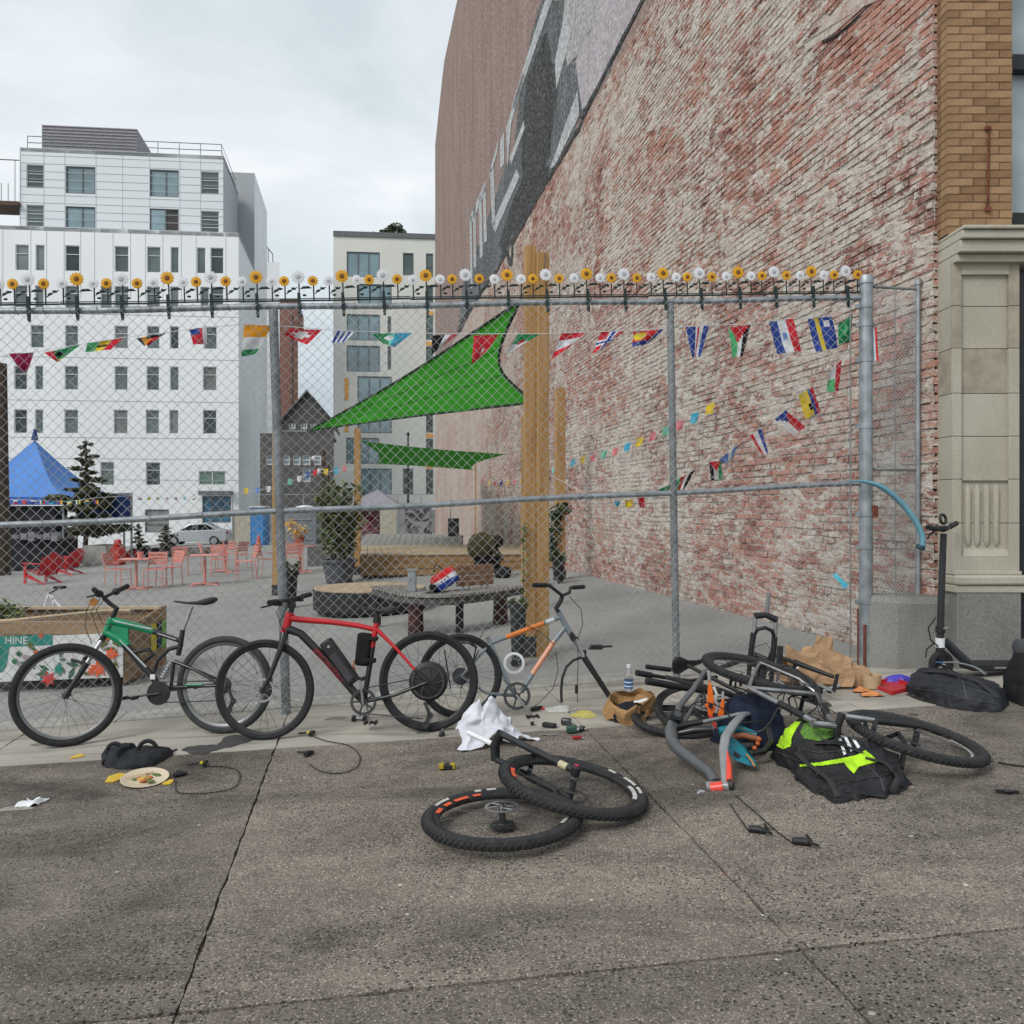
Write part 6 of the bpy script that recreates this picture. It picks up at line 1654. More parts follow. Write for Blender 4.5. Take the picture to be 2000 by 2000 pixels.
for i in range(26):
 w_=14*11.5/Yb3(xx)*1.15;y_=np.interp(-xx,[-c_[0]for c_ in cd],[c_[1]for c_ in cd])
 Yq=Yb3(xx)
 flag(b3,None,[P(xx-w_/2,y_+2,Yq),P(xx+w_/2,y_-4,Yq),P(xx+w_/2-4,y_+w_*1.15,Yq),P(xx-w_/2-2,y_+w_*1.35,Yq)],(lambda c_:(lambda u,v:c_))(seqc[i]),i*1.1,0.01,4,4)
 xx-=w_*1.85
 if xx<940:break
b4=thing('tent_bunting','row of tiny flags hung along the blue tent edge','bunting',P(60,975,33.2))
mb=MB();mb.tube([P(-20,974,33),P(60,977,33),P(130,980,33),P(190,972,33),P(258,968,34.5),P(330,974,36),P(400,966,38)],0.008,5);mb.build('cord',WHT,b4)
for i in range(22):
 x=8+i*17.5;y=977 if x<200 else 971;w_=9 if x<200 else 6;rr=random.Random(i);cset=[rr.choice('rwgybc')for _ in range(3)]
 Yq=32.9 if x<200 else 36
 flag(b4,None,[P(x,y,Yq),P(x+w_,y,Yq),P(x+w_,y+w_*0.9,Yq),P(x,y+w_*0.9,Yq)],(hs if i%2 else vs_)(*cset),i,0.02,6,6)
b5=thing('back_bunting','thin string of pennants strung before the charcoal house','bunting',P(600,930,40))
mb=MB();mb.tube([P(470,962,40),P(540,952,40),P(575,938,40),P(600,928,40),P(660,918,40),P(700,915,40)],0.008,5);mb.build('cord',WHT,b5)
for x,y,c_ in((476,958,'y'),(498,957,'s'),(520,954,'w'),(562,940,'t'),(580,934,'w'),(597,926,'b'),(611,922,'r'),(632,920,'y'),(652,918,'c'),(668,914,'p')):
 flag(b5,None,[P(x,y-4,40),P(x+9,y-5,40),P(x+8,y+7,40),P(x+1,y+7,40)],(lambda c__:(lambda u,v:c__))(c_),x,0.02,4,4)
 # bicycles
def frame_axes(ax):
 ax=Vector(ax).normalized();x=ax.orthogonal().normalized();return ax,x,ax.cross(x)
def wheel(parent,c,axis,Ro,tr=0.021,name='wheel',tyre=RUB,rim=BLK,knob=False,spokes=28,rotor=True,cassette=0,motor=False,spoke_m=STL,decal=None,rimw=0.013,rimd=0.022,root=None):
 c=Vector(c);ax,x,y=frame_axes(axis)
 w=root if root is not None else part_empty(name,c,parent)
 Rm=Ro-tr
 mb_=MB();mb_.torus(c,ax,Rm,tr,64,12)
 if knob:
  nk=76
  for i in range(nk):
   for row,(la,rad_)in enumerate(((-0.78,0.90),(-0.26,1.03),(0.26,1.03),(0.78,0.90))):
    a_=2*math.pi*(i+0.5*(row%2))/nk
    er=x*math.cos(a_)+y*math.sin(a_);et=-x*math.sin(a_)+y*math.cos(a_)
    th=la
    dirn=er*math.cos(th)+ax*math.sin(th)
    p_=c+er*Rm+dirn*(tr*rad_)
    side=dirn.cross(et).normalized()
    rot=Matrix((et,side,dirn)).transposed()
    mb_.box(p_,(0.014,0.011,0.009),rot)
 mb_.build('tyre',tyre,w)
 ri=Ro-2*tr+0.004
 mb_=MB();mb_.lathe([(ri,-rimw),(ri-rimd*0.5,-rimw*0.9),(ri-rimd,-rimw*0.35),(ri-rimd,rimw*0.35),(ri-rimd*0.5,rimw*0.9),(ri,rimw),(ri-0.004,rimw*0.6),(ri-0.004,-rimw*0.6),(ri,-rimw)],c,ax,64,caps=False);rm=mb_.build('rim',rim,w)
 if decal:
  for(a0,a1,dm,r0,r1)in decal:
   mb_=MB();n_=max(2,int(abs(a1-a0)/4))
   for sgn in(1,):
    vs,fs=[],[]
    for i in range(n_+1):
     a_=R(a0+(a1-a0)*i/n_);er=x*math.cos(a_)+y*math.sin(a_)
     lift=lambda r_:math.sqrt(max(0.0,tr**2-(r_-Rm)**2))+0.0015 if r_>ri-0.001 else rimw*(0.95 if r_>ri-rimd*0.5 else 0.75)+0.0015
     vs+=[c+er*r0+ax*sgn*lift(r0),c+er*r1+ax*sgn*lift(r1)]
    for i in range(n_):fs.append((2*i,2*i+1,2*i+3,2*i+2))
    mb_.add(vs,fs)
   mb_.build('decal',dm,w)
 hubr=0.016
 mb_=MB();mb_.lathe([(0.008,-0.062),(0.012,-0.05),(0.026,-0.036),(hubr,-0.028),(hubr,0.028),(0.026,0.036),(0.012,0.05),(0.008,0.062)],c,ax,14);mb_.build('hub',STL,w)
 if spokes and not motor:
  mb_=MB()
  for i in range(spokes):
   a_=2*math.pi*i/spokes;s_=1 if i%2 else-1
   off=(0.9 if(i//2)%2 else-0.9)
   p0=c+ax*(s_*0.033)+(x*math.cos(a_+off)+y*math.sin(a_+off))*0.024
   p1=c+(x*math.cos(a_)+y*math.sin(a_))*(ri-rimd)
   mb_.tube([p0,p1],0.0011,4,caps=False)
  o_=mb_.build('spokes',spoke_m,w)
 if motor:
  mb_=MB();mb_.lathe([(0.02,-0.055),(0.11,-0.045),(0.132,-0.03),(0.132,0.03),(0.11,0.045),(0.03,0.055)],c,ax,40);mo=mb_.build('hub_motor',BLK,w)
  mb_=MB()
  for i in range(36):
   a_=2*math.pi*i/36;p0=c+(x*math.cos(a_)+y*math.sin(a_))*0.128;a2=a_+(0.35 if i%2 else-0.35);p1=c+(x*math.cos(a2)+y*math.sin(a2))*(ri-rimd);mb_.tube([p0,p1],0.0012,4,caps=False)
  mb_.build('spokes',STL,w)
  mb_=MB()
  for i in range(9):
   a_=2*math.pi*i/9;er=x*math.cos(a_)+y*math.sin(a_);et=-x*math.sin(a_)+y*math.cos(a_)
   mb_.tube([c+ax*0.054+er*0.035,c+ax*0.053+er*0.065+et*0.012,c+ax*0.050+er*0.095+et*0.035],0.005,5)
  mb_.ring(c+ax*0.05,ax,0.10,0.112,0.006,40);mb_.build('motor_fins',STL,w)
 if rotor:
  mb_=MB();o__=c+ax*0.048;mb_.ring(o__,ax,0.066,0.082,0.002,40)
  for i in range(6):
   a_=2*math.pi*i/6;mb_.tube([o__+(x*math.cos(a_)+y*math.sin(a_))*0.022,o__+(x*math.cos(a_+0.5)+y*math.sin(a_+0.5))*0.068],0.003,5)
  mb_.build('brake_rotor',ALU if rotor is True else rotor,w)
 if cassette:
  mb_=MB()
  for i in range(6):mb_.lathe([(0.022,-0.002),(0.062-i*0.006,-0.001),(0.062-i*0.006,0.001),(0.022,0.002)],c-ax*(cassette*(0.036+i*0.004))if False else c+ax*(cassette*(0.036+i*0.0045)),ax,28)
  mb_.build('cassette',STL,w)
 return w
def tubes(parent,name,m,*runs,n=10,flat=1.0):
 mb_=MB()
 for pts_,r_ in runs:mb_.tube(pts_,r_,n,flat=flat)
 return mb_.build(name,m,parent)
def saddle(parent,nose,tail,up=Vector((0,0,1)),m=BLK,w=0.072):
 nose,tail=Vector(nose),Vector(tail)
 mb_=MB();f=[0,0.06,0.3,0.55,0.78,0.93,1.0];rr=[0.010,0.020,0.024,0.038,w,w*0.98,w*0.6]
 mb_.tube([lerp(nose,tail,q)-up*(0.020*math.sin(math.pi*q))for q in f],rr,14,flat=0.33,up=up);return mb_.build('saddle',m,parent)
def crankset(parent,c,axis,r,ang,chain_m=STL,arm_m=ALU,guard=None,pedals=True,L_=0.17):
 c=Vector(c);ax=Vector(axis).normalized()
 e1=Vector((0,0,1))-ax*ax.z;e1.normalize();e2=ax.cross(e1)
 mb_=MB();mb_.ring(c+ax*0.045,ax,r*0.80,r,0.004,36)
 nt=36
 for i in range(nt):a_=2*math.pi*i/nt;er=e1*math.cos(a_)+e2*math.sin(a_);mb_.box(c+ax*0.045+er*(r+0.002),(0.005,0.005,0.005))
 for i in range(5):a_=2*math.pi*i/5+0.3;er=e1*math.cos(a_)+e2*math.sin(a_);mb_.tube([c+ax*0.045+er*0.015,c+ax*0.045+er*r*0.85],0.006,6)
 mb_.disc(c,ax,0.024,0.10,16)
 cs_=mb_.build('chainring',chain_m,parent)
 if guard:mb_=MB();mb_.lathe([(r*0.4,0.052),(r*1.12,0.050),(r*1.12,0.056),(r*0.4,0.06)],c,ax,36);mb_.build('chain_guard',guard,parent)
 for s_ in(1,-1):
  a_=R(ang)+(0 if s_==1 else math.pi);er=e1*math.cos(a_)+e2*math.sin(a_)
  p0=c+ax*(0.062*s_);p1=p0+er*L_+ax*(0.012*s_)
  mb_=MB();mb_.tube([p0-er*0.015,p0+er*0.02,p1,p1+er*0.012],[0.012,0.016,0.011,0.008],8,flat=0.6);mb_.build('crank_arm',arm_m,parent)
  if pedals:
   pc=p1+ax*(0.055*s_);mb_=MB();fw=e1.cross(ax).normalized();rot=Matrix((fw,ax,fw.cross(ax))).transposed()
   mb_.box(pc+fw*0.036,(0.014,0.09,0.022),rot);mb_.box(pc-fw*0.036,(0.014,0.09,0.022),rot);mb_.box(pc,(0.07,0.014,0.016),rot);mb_.tube([p1,p1+ax*(0.10*s_)],0.007,6);mb_.build('pedal',BLK,parent)
 return cs_
def derailleur(parent,p,axis,m=STL):
 p=Vector(p);ax=Vector(axis).normalized();mb_=MB()
 mb_.tube([p,p+Vector((0.02,0,-0.05)),p+Vector((0.035,0,-0.09))],0.012,8)
 for q in(Vector((0.035,0,-0.09)),Vector((0.005,0,-0.15))):mb_.disc(p+q,ax,0.022,0.008,14)
 mb_.obox(p+Vector((0.035,0,-0.09)),p+Vector((0.005,0,-0.15)),0.012,0.03);return mb_.build('rear_derailleur',m,parent)
 # red electric bicycle
p0=G(677,1437)
RP=Pl(p0,(0.0,-1,0.075));h=RP.hit;rn=RP.n
REDP=paint('red_bike_paint',(0.50,0.010,0.016));CARB=mat('carbon_black',(0.018,0.019,0.021),0.38,var=0.4,scale=14,coat=0.3)
rb=thing('electric_bicycle','red and black electric bicycle with a battery on its down tube','bicycle',Vector((p0.x,p0.y,gz(p0.x))))
def wc(pl_,px,py,Ro):c=pl_.hit(px,py);d=gz(c.x)+Ro*0.997-c.z;return c+Vector((0,0.075*d,d))
cf,cr_=wc(RP,517,1342,0.342),wc(RP,837,1337,0.342)
wheel(rb,cf,rn,0.342,0.019,rotor=True,spokes=28)
wheel(rb,cr_,rn,0.342,0.021,motor=True,rotor=False)
ht,hb=h(567,1197),h(556,1235)
tubes(rb,'head_tube',REDP,([ht,hb],0.030))
mb=MB();mb.tube([h(563,1206),h(585,1210),h(649,1215),h(700,1222),h(730,1229)],[0.026,0.022,0.020,0.019,0.018],12);mb.build('top_tube',REDP,rb)
mb=MB();mb.tube([h(558,1228),h(570,1231),h(588,1238),h(640,1291),h(692,1352),h(710,1370)],[0.030,0.030,0.028,0.028,0.027,0.024],12);dt=mb.build('down_tube',CARB,rb)
tubes(rb,'seat_tube',CARB,([h(728,1262),h(711,1370)],0.019));tubes(rb,'seat_tube_top',REDP,([h(736,1214),h(727,1264)],0.020))
tubes(rb,'seat_stay',REDP,([h(733,1226),h(775,1268,0.03),h(812,1310,0.055)],[0.016,0.011,0.010]),([h(733,1226),h(775,1268,-0.03),h(812,1310,-0.055)],[0.016,0.011,0.010]))
tubes(rb,'seat_stay_end',CARB,([h(810,1308,0.055),cr_+rn*0.062],0.011),([h(810,1308,-0.055),cr_-rn*0.062],0.011))
tubes(rb,'chain_stay',CARB,([h(712,1370,0.03),h(770,1358,0.045),cr_+rn*0.060],[0.015,0.012,0.010]),([h(712,1370,-0.03),h(770,1358,-0.045),cr_-rn*0.060],[0.015,0.012,0.010]))
tubes(rb,'fork',CARB,([h(556,1236),h(553,1248,0.02),h(545,1275,0.045),h(528,1320,0.055),cf+rn*0.058],[0.030,0.026,0.019,0.016,0.013]),([h(556,1236),h(553,1248,-0.02),h(545,1275,-0.045),h(528,1320,-0.055),cf-rn*0.058],[0.030,0.026,0.019,0.016,0.013]))
tubes(rb,'stem',BLK,([h(568,1196),h(571,1184),h(563,1172)],[0.020,0.020,0.017]))
ge,gf_=P(526,1177,5.52),P(606,1161,6.12);gm=h(562,1172)
tubes(rb,'handlebar',BLK,([ge,lerp(ge,gm,0.6),gm,lerp(gm,gf_,0.5),gf_],0.0125))
for a_,c_ in((ge,gm),(gf_,gm)):
 tubes(rb,'grip',RUB,([a_,lerp(a_,c_,0.38)],0.018));q=lerp(a_,c_,0.48)
 mb=MB();mb.box(q+Vector((0,0,-0.012)),(0.05,0.03,0.035));mb.tube([q,q+Vector((-0.03,-0.02,-0.02)),lerp(a_,c_,0.05)+Vector((-0.05,-0.03,-0.03))],0.006,6);mb.build('brake_lever',BLK,rb)
for(x0,y0,x1,y1,x2,y2)in((556,1172,540,1195,552,1232),(566,1170,546,1215,556,1240)):tubes(rb,'brake_cable',BLK,([h(x0,y0,0.03),h(x1,y1,0.05),h(x2,y2,0.035)],0.0028),n=5)
saddle(rb,h(699,1184),h(774,1190));tubes(rb,'seat_post',BLK,([h(738,1192),h(736,1216)],0.0145));mb=MB();mb.lathe([(0.024,-0.012),(0.024,0.012)],h(735,1213),h(736,1205)-h(735,1216),14);mb.build('seat_clamp',BLK,rb)
b0,b1=h(634,1252,0.0),h(692,1334,0.0);ax_=(b1-b0).normalized();upb=rn.cross(ax_).normalized()
if upb.z<0:upb=-upb
rot=Matrix((ax_,rn,upb)).transposed()
mb=MB();mb.box((b0+b1)/2+upb*0.004,((b1-b0).length,0.085,0.088),rot);bat=mb.build('battery',BLK,rb,bevel=0.016)
mb=MB();mb.box((b0+b1)/2+upb*0.0+rn*0.043+ax_*0.04,((b1-b0).length*0.62,0.006,0.05),rot);mb.build('battery_label',mat('charcoal_panel',(0.05,0.05,0.055),0.35),bat,bevel=0.002)
mb=MB();mb.disc(b0+ax_*0.05+rn*0.045+upb*0.01,rn,0.010,0.006,14);mb.build('key_lock',ALU,bat)
c0=h(710,1268);mb=MB();sax=(h(706,1300)-h(712,1236)).normalized();rot=Matrix((sax,rn,sax.cross(rn))).transposed()
mb.box(c0,(0.225,0.075,0.098),rot);cbg=mb.build('controller_bag',fabric('black_nylon',(0.016,0.016,0.018)),rb,bevel=0.02)
for f_ in(-0.075,0.075):mb=MB();mb.box(c0+sax*f_+Vector((0.045,0,0)),(0.028,0.08,0.09),rot);mb.build('strap',fabric('black_strap',(0.022,0.022,0.024)),cbg,bevel=0.005)
mb=MB();mb.tube([h(692,1290,0.04),h(690,1302,0.05),h(694,1308,0.04)],0.005,6);mb.build('motor_wire',mat('orange_wire',(0.35,0.08,0.02),0.5),rb)
crankset(rb,h(712,1369),rn,0.088,8,STL,ALU);derailleur(rb,h(830,1372,0.06),rn)
tubes(rb,'chain',STL,([h(714,1344,0.045),h(800,1327,0.045)],0.004),([h(716,1394,0.045),h(826,1404,0.05)],0.004),n=5)
def along(parent,body,a_,c_,nrm,size,m,off,name='lettering'):
 d=(Vector(c_)-Vector(a_));ex=d.normalized();nz=Vector(nrm).normalized();ey=nz.cross(ex).normalized();ez=ex.cross(ey)
 cu=bpy.data.curves.new(name,'FONT');cu.body=body;cu.size=size;cu.align_x='CENTER';cu.align_y='CENTER';cu.extrude=0.0008;cu.resolution_u=2
 tmp=bpy.data.objects.new(name,cu);COL.objects.link(tmp);bpy.context.view_layer.update()
 me=bpy.data.meshes.new_from_object(tmp.evaluated_get(bpy.context.evaluated_depsgraph_get()));bpy.data.objects.remove(tmp)
 Mx=Matrix((ex,ey,ez)).transposed().to_4x4();Mx.translation=(Vector(a_)+Vector(c_))/2+nz*off
 me.transform(Mx);me.materials.clear();me.materials.append(m)
 o_=bpy.data.objects.new(name,me);COL.objects.link(o_);adopt(o_,parent);return o_
along(rb,'SPECIALIZED',h(606,1256),h(680,1339),rn,0.052,mat('dark_red_decal',(0.33,0.02,0.025),0.4),0.0285)
# green suspension bicycle
g0=G(439,1437)
GP=Pl(g0+Vector((0,0.06,0)),(-0.02,-1,0.09));h=GP.hit;gn=GP.n
GRNP=paint('green_bike_paint',(0.0,0.235,0.095));BKP=paint('black_bike_paint',(0.012,0.012,0.013));SILP=paint('silver_decal_paint',(0.50,0.51,0.52))
gb=thing('mountain_bicycle','black mountain bicycle with a green head tube and silver stripes','bicycle',Vector((g0.x-0.5,g0.y,gz(g0.x-0.5))))
cr_=wc(GP,439,1338,0.345);wheel(gb,cr_,gn,0.345,0.025,tyre=RUBG,rim=mat('grey_rim',(0.22,0.225,0.23),0.4,0.6),rotor=False,cassette=1)
cfp=P(130,1357,5.90);cfp.z=gz(cfp.x)+0.356
fa_=Vector((0.34,-0.93,0.06)).normalized()
wheel(gb,cfp,fa_,0.358,0.028,tyre=RUB,rim=mat('dull_rim',(0.20,0.20,0.205),0.45,0.6),rotor=False,rimd=0.016)
q=h(358,1230)
tubes(gb,'head_tube',GRNP,([h(219,1207),h(207,1238)],[0.026,0.028]))
mb=MB();mb.tube([h(221,1213),h(268,1224),h(300,1234)],[0.027,0.024,0.020],12,flat=1.1);mb.build('top_tube',GRNP,gb)
mb=MB();mb.tube([h(298,1233),h(330,1244),h(354,1252)],[0.020,0.018,0.018],12);mb.build('top_tube_rear',BKP,gb)
mb=MB();mb.tube([h(224,1213,0.022),h(296,1229,0.017)],0.011,8,flat=0.5);mb.tube([h(308,1237,0.014),h(344,1249,0.014)],0.008,8,flat=0.5);mb.build('silver_decal',SILP,gb)
mb=MB();mb.tube([h(206,1234),h(232,1247),h(250,1262)],[0.028,0.034,0.028],12);mb.build('down_tube_head',GRNP,gb)
mb=MB();mb.slab([h(212,1216,0.012),h(250,1226,0.012),h(249,1258,0.012),h(205,1237,0.012)],-gn*0.024);mb.build('gusset',GRNP,gb,smooth=False)
mb=MB();mb.tube([h(240,1254),h(270,1290),h(300,1324),h(314,1350)],[0.028,0.025,0.024,0.022],12);mb.build('down_tube',BKP,gb)
mb=MB();mb.tube([h(234,1249,0.022),h(258,1274,0.020),h(286,1303,0.019)],0.012,8,flat=0.45);mb.build('silver_decal',SILP,gb)
mb=MB();mb.box(h(298,1322,0.026),(0.035,0.006,0.035));mb.build('sticker',WHT,gb)
tubes(gb,'seat_tube',BKP,([h(357,1230),h(352,1262),h(348,1280)],[0.018,0.020,0.018]))
tubes(gb,'swing_arm',BKP,([h(352,1262),h(330,1268),h(308,1290),h(300,1318),h(312,1350)],[0.018,0.015,0.013,0.013,0.016]),([h(312,1350),h(335,1344),h(360,1343)],[0.020,0.016,0.014]))
tubes(gb,'seat_stay',BKP,([h(340,1292),h(380,1308,0.045),cr_+gn*0.066],[0.014,0.011,0.010]),([h(340,1292),h(380,1308,-0.045),cr_-gn*0.066],[0.014,0.011,0.010]),([h(340,1292),h(334,1342)],0.013))
tubes(gb,'chain_stay',BKP,([h(330,1343),h(375,1341,0.045),cr_+gn*0.062],[0.016,0.012,0.010]),([h(330,1343),h(375,1341,-0.045),cr_-gn*0.062],[0.016,0.012,0.010]))
tubes(gb,'chain_stay_decal',GRNP,([h(362,1338,0.060),h(395,1338,0.066)],0.006))
mb=MB()
for i in range(7):f_=i/6;mb.torus(lerp(h(318,1322),h(336,1290),f_),h(336,1290)-h(318,1322),0.020,0.005,14,6)
mb.tube([h(318,1322),h(336,1290)],0.010,8);mb.build('rear_shock',ALU,gb)
tubes(gb,'bottle_cage',BLK,([h(262,1274,0.01),h(290,1268,0.01),h(300,1278,0.01),h(282,1292,0.01)],0.014))
tubes(gb,'seat_post',ALU,([h(375,1184),h(357,1233)],0.0135));saddle(gb,h(339,1174),h(421,1171),w=0.078)
tubes(gb,'stem',BLK,([h(220,1206),h(228,1188),h(216,1180),h(203,1168)],[0.017,0.019,0.016,0.016]))
ge,gf_=P(184,1152,5.72),P(250,1144,6.3);gm=h(203,1167)
tubes(gb,'handlebar',BLK,([ge,lerp(ge,gm,0.7),gm,lerp(gm,gf_,0.4),gf_],0.0125))
for a_,c_ in((ge,gm),(gf_,gm)):
 tubes(gb,'grip',RUB,([a_,lerp(a_,c_,0.42)],0.018));qv=lerp(a_,c_,0.5);mb=MB();mb.ball(qv,(0.03,0.026,0.026),12,8);mb.tube([qv,lerp(a_,c_,0.1)+Vector((-0.03,-0.05,-0.04))],0.006,6);mb.build('shifter',BLK,gb)
mb=MB();qv=P(183,1176,5.75);mb.disc(qv,(0.2,-1,0.1),0.026,0.02,16);mb.build('front_reflector',mat('amber_reflector',(0.45,0.16,0.03),0.3),gb)
for pts_ in([(183,1165),(170,1190),(166,1225),(180,1258)],[(196,1168),(178,1195),(190,1230),(198,1246)],[(206,1168),(188,1190),(200,1218),(222,1222)]):tubes(gb,'brake_cable',BLK,([h(x,y,0.06)for x,y in pts_],0.0028),n=5)
fu=Vector((0.30,-0.10,0)).normalized()
crn=h(199,1250);top_=h(207,1238)
lat=fa_*0.058
tubes(gb,'fork_crown',BLK,([top_,crn],0.022),([crn-lat,crn+lat],0.020))
for s_ in(1,-1):
 mid_=lerp(crn,cfp,0.42)
 tubes(gb,'fork_stanchion',ALU,([crn+lat*s_,mid_+lat*s_],0.0135));tubes(gb,'fork_leg',BLK,([mid_+lat*s_,cfp+lat*s_*1.08+(cfp-crn).normalized()*0.012],[0.020,0.015]))
tubes(gb,'fork_arch',BLK,([lerp(crn,cfp,0.46)+lat,lerp(crn,cfp,0.33)+lat*0.6-Vector((0.03,0.02,0)),lerp(crn,cfp,0.33)-lat*0.6-Vector((0.03,0.02,0)),lerp(crn,cfp,0.46)-lat],0.013))
mb=MB();qv=lerp(crn,cfp,0.42);mb.obox(qv+lat*0.9+fa_*0.02,qv+lat*0.9+Vector((-0.12,0.03,0.02)),0.016,0.02);mb.obox(qv-lat*0.9,qv-lat*0.9+Vector((-0.02,0,0.09)),0.016,0.02);mb.build('brake_arms',STL,gb)
crankset(gb,h(316,1352),gn,0.075,98,STL,BLK,guard=BLK);derailleur(gb,h(446,1345,0.07),gn)
tubes(gb,'chain',STL,([h(318,1332,0.045),h(436,1330,0.045)],0.004),([h(320,1372,0.045),h(440,1368,0.045)],0.004),n=5)
# grey and orange frame kneeling at the fence
YP=Pl(P(1008,1395,6.16),(0.14,-1,0.12));h=YP.hit;yn=YP.n
GRYP=paint('blue_grey_bike_paint',(0.16,0.19,0.21));ORGP=paint('orange_bike_paint',(0.62,0.17,0.02));PEAP=paint('peach_bike_paint',(0.62,0.26,0.15))
yb=thing('wheelless_bicycle','blue-grey and orange bicycle without its front wheel kneeling against the fence','bicycle',on_ground(P(1008,1395,6.16)))
tubes(yb,'head_tube',GRYP,([h(1091,1196),h(1115,1240)],0.021))
tubes(yb,'top_tube',GRYP,([h(1096,1205),h(1060,1218)],0.017),([h(990,1244),h(956,1257)],0.017));tubes(yb,'top_tube_band',ORGP,([h(1062,1217),h(988,1245)],0.0185));tubes(yb,'top_tube_decal',SILP,([h(1082,1210,0.002),h(1066,1216,0.002)],0.0185))
tubes(yb,'down_tube',GRYP,([h(1103,1226),h(1080,1256)],0.019),([h(1042,1313),h(1018,1352)],0.019));tubes(yb,'down_tube_band',PEAP,([h(1082,1253),h(1040,1316)],0.0205))
tubes(yb,'seat_tube',GRYP,([h(952,1244),h(998,1345),h(1008,1358)],0.016))
cy=wc(YP,899,1349,0.305);wheel(yb,cy,yn,0.305,0.018,tyre=RUB,rim=BLK,rotor=False,cassette=1)
tubes(yb,'seat_stay',GRYP,([h(956,1258),h(915,1305,0.04),cy+yn*0.062],[0.014,0.009,0.008]),([h(956,1258),h(915,1305,-0.04),cy-yn*0.062],[0.014,0.009,0.008]));tubes(yb,'chain_stay',GRYP,([h(1006,1358),h(950,1354,0.04),cy+yn*0.062],[0.014,0.01,0.008]),([h(1006,1358),h(950,1354,-0.04),cy-yn*0.062],[0.014,0.01,0.008]));tubes(yb,'stay_band',ORGP,([h(913,1307,0.042),h(904,1320,0.05)],0.0105))
crankset(yb,h(1008,1358),yn,0.098,215,STL,ALU)
tubes(yb,'rack',BLK,([h(862,1252,0.06),h(915,1252,0.06),h(930,1262,0.06),h(925,1290,0.05)],0.006),([h(862,1256,-0.06),h(915,1256,-0.06),h(932,1266,-0.06)],0.006),([h(880,1254,0.06),h(880,1256,-0.06)],0.005),([h(905,1253,0.06),h(905,1256,-0.06)],0.005),([h(868,1270,0.05),h(880,1345,0.06)],0.005),([h(935,1270,0.05),h(900,1345,0.06)],0.005),n=6)
crown_=h(1122,1248)
tubes(yb,'fork_crown',BLK,([h(1113,1236),crown_],0.022),([crown_+yn*0.06,crown_-yn*0.06],0.021))
for s_ in(1,-1):
 a_,m_,e_=crown_+yn*0.058*s_,h(1140,1283,0.058*s_),h(1194,1366,0.058*s_)
 tubes(yb,'fork_stanchion',ALU,([a_,m_],0.014));tubes(yb,'fork_leg',BLK,([m_,lerp(m_,e_,0.9),e_],[0.023,0.019,0.012]))
tubes(yb,'fork_arch',BLK,([h(1141,1285,0.058),h(1142,1272,0.03),h(1142,1272,-0.03),h(1141,1285,-0.058)],0.014))
mb=MB();pa=[(1097,1372),(1096,1350),(1098,1325),(1106,1303),(1119,1290),(1135,1284)]
mb.tube([h(x,y)for x,y in pa],0.020,10,flat=0.5);mb.build('mudguard',BLK,yb)
ge,gf_=P(1042,1143,6.05),P(1140,1146,6.75);gm=h(1098,1163)
tubes(yb,'stem',BLK,([h(1092,1197),h(1086,1188),h(1096,1172),gm],[0.018,0.018,0.017,0.017]))
tubes(yb,'handlebar',BLK,([ge,P(1072,1143,6.15),gm,P(1112,1158,6.5),P(1114,1148,6.6),gf_],0.0125));tubes(yb,'grip',RUB,([ge,lerp(ge,P(1072,1143,6.15),0.85)],0.017));tubes(yb,'grip',RUB,([gf_,lerp(gf_,P(1114,1148,6.6),0.8)],0.017))
mb=MB();qv=P(1082,1139,6.2);mb.box(qv,(0.05,0.03,0.035));mb.tube([qv,qv+Vector((-0.05,-0.05,0.0))],0.006,6);mb.build('brake_lever',ALU,yb)
mb=MB();mb.box(h(1165,1264,0.10),(0.085,0.05,0.03));mb.tube([h(1150,1266,0.07),h(1165,1264,0.1),h(1196,1262,0.1)],[0.012,0.010,0.007],8);mb.build('quick_release_lever',BLK,yb)
for pts_ in([(1112,1165),(1135,1190),(1138,1220),(1128,1248)],[(932,1255),(948,1228),(985,1213),(1020,1216),(1055,1235),(1082,1258)],[(1086,1275),(1090,1310),(1080,1345),(1050,1375),(1035,1385)],[(1128,1250),(1129,1300),(1127,1345),(1128,1372)]):tubes(yb,'brake_cable',BLK,([h(x,y,0.03)for x,y in pts_],0.003),n=5)
mb=MB();qv=h(1126,1346,0.03);mb.tube([qv-Vector((0,0,0.03)),qv+Vector((0,0,0.03))],0.012,8);mb.build('cable_adjuster',BLK,yb)
qv=P(1004,1295,6.45);t=thing('white_disc','white ringed disc hanging inside the orange and grey bicycle frame','disc',qv)
mb=MB();mb.ring(qv,yn,0.062,0.082,0.008,40);mb.build('ring',WHT,t);mb=MB()
for i in range(12):
 a_=i*math.pi/6;e1=Vector((math.cos(a_),0.14*math.cos(a_),math.sin(a_)));mb.tube([qv+e1*0.02,qv+e1*0.064],0.0022,4)
mb.build('spokes',GALV,t);mb=MB();mb.disc(qv,yn,0.026,0.03,16);mb.build('hub',BLK,t)
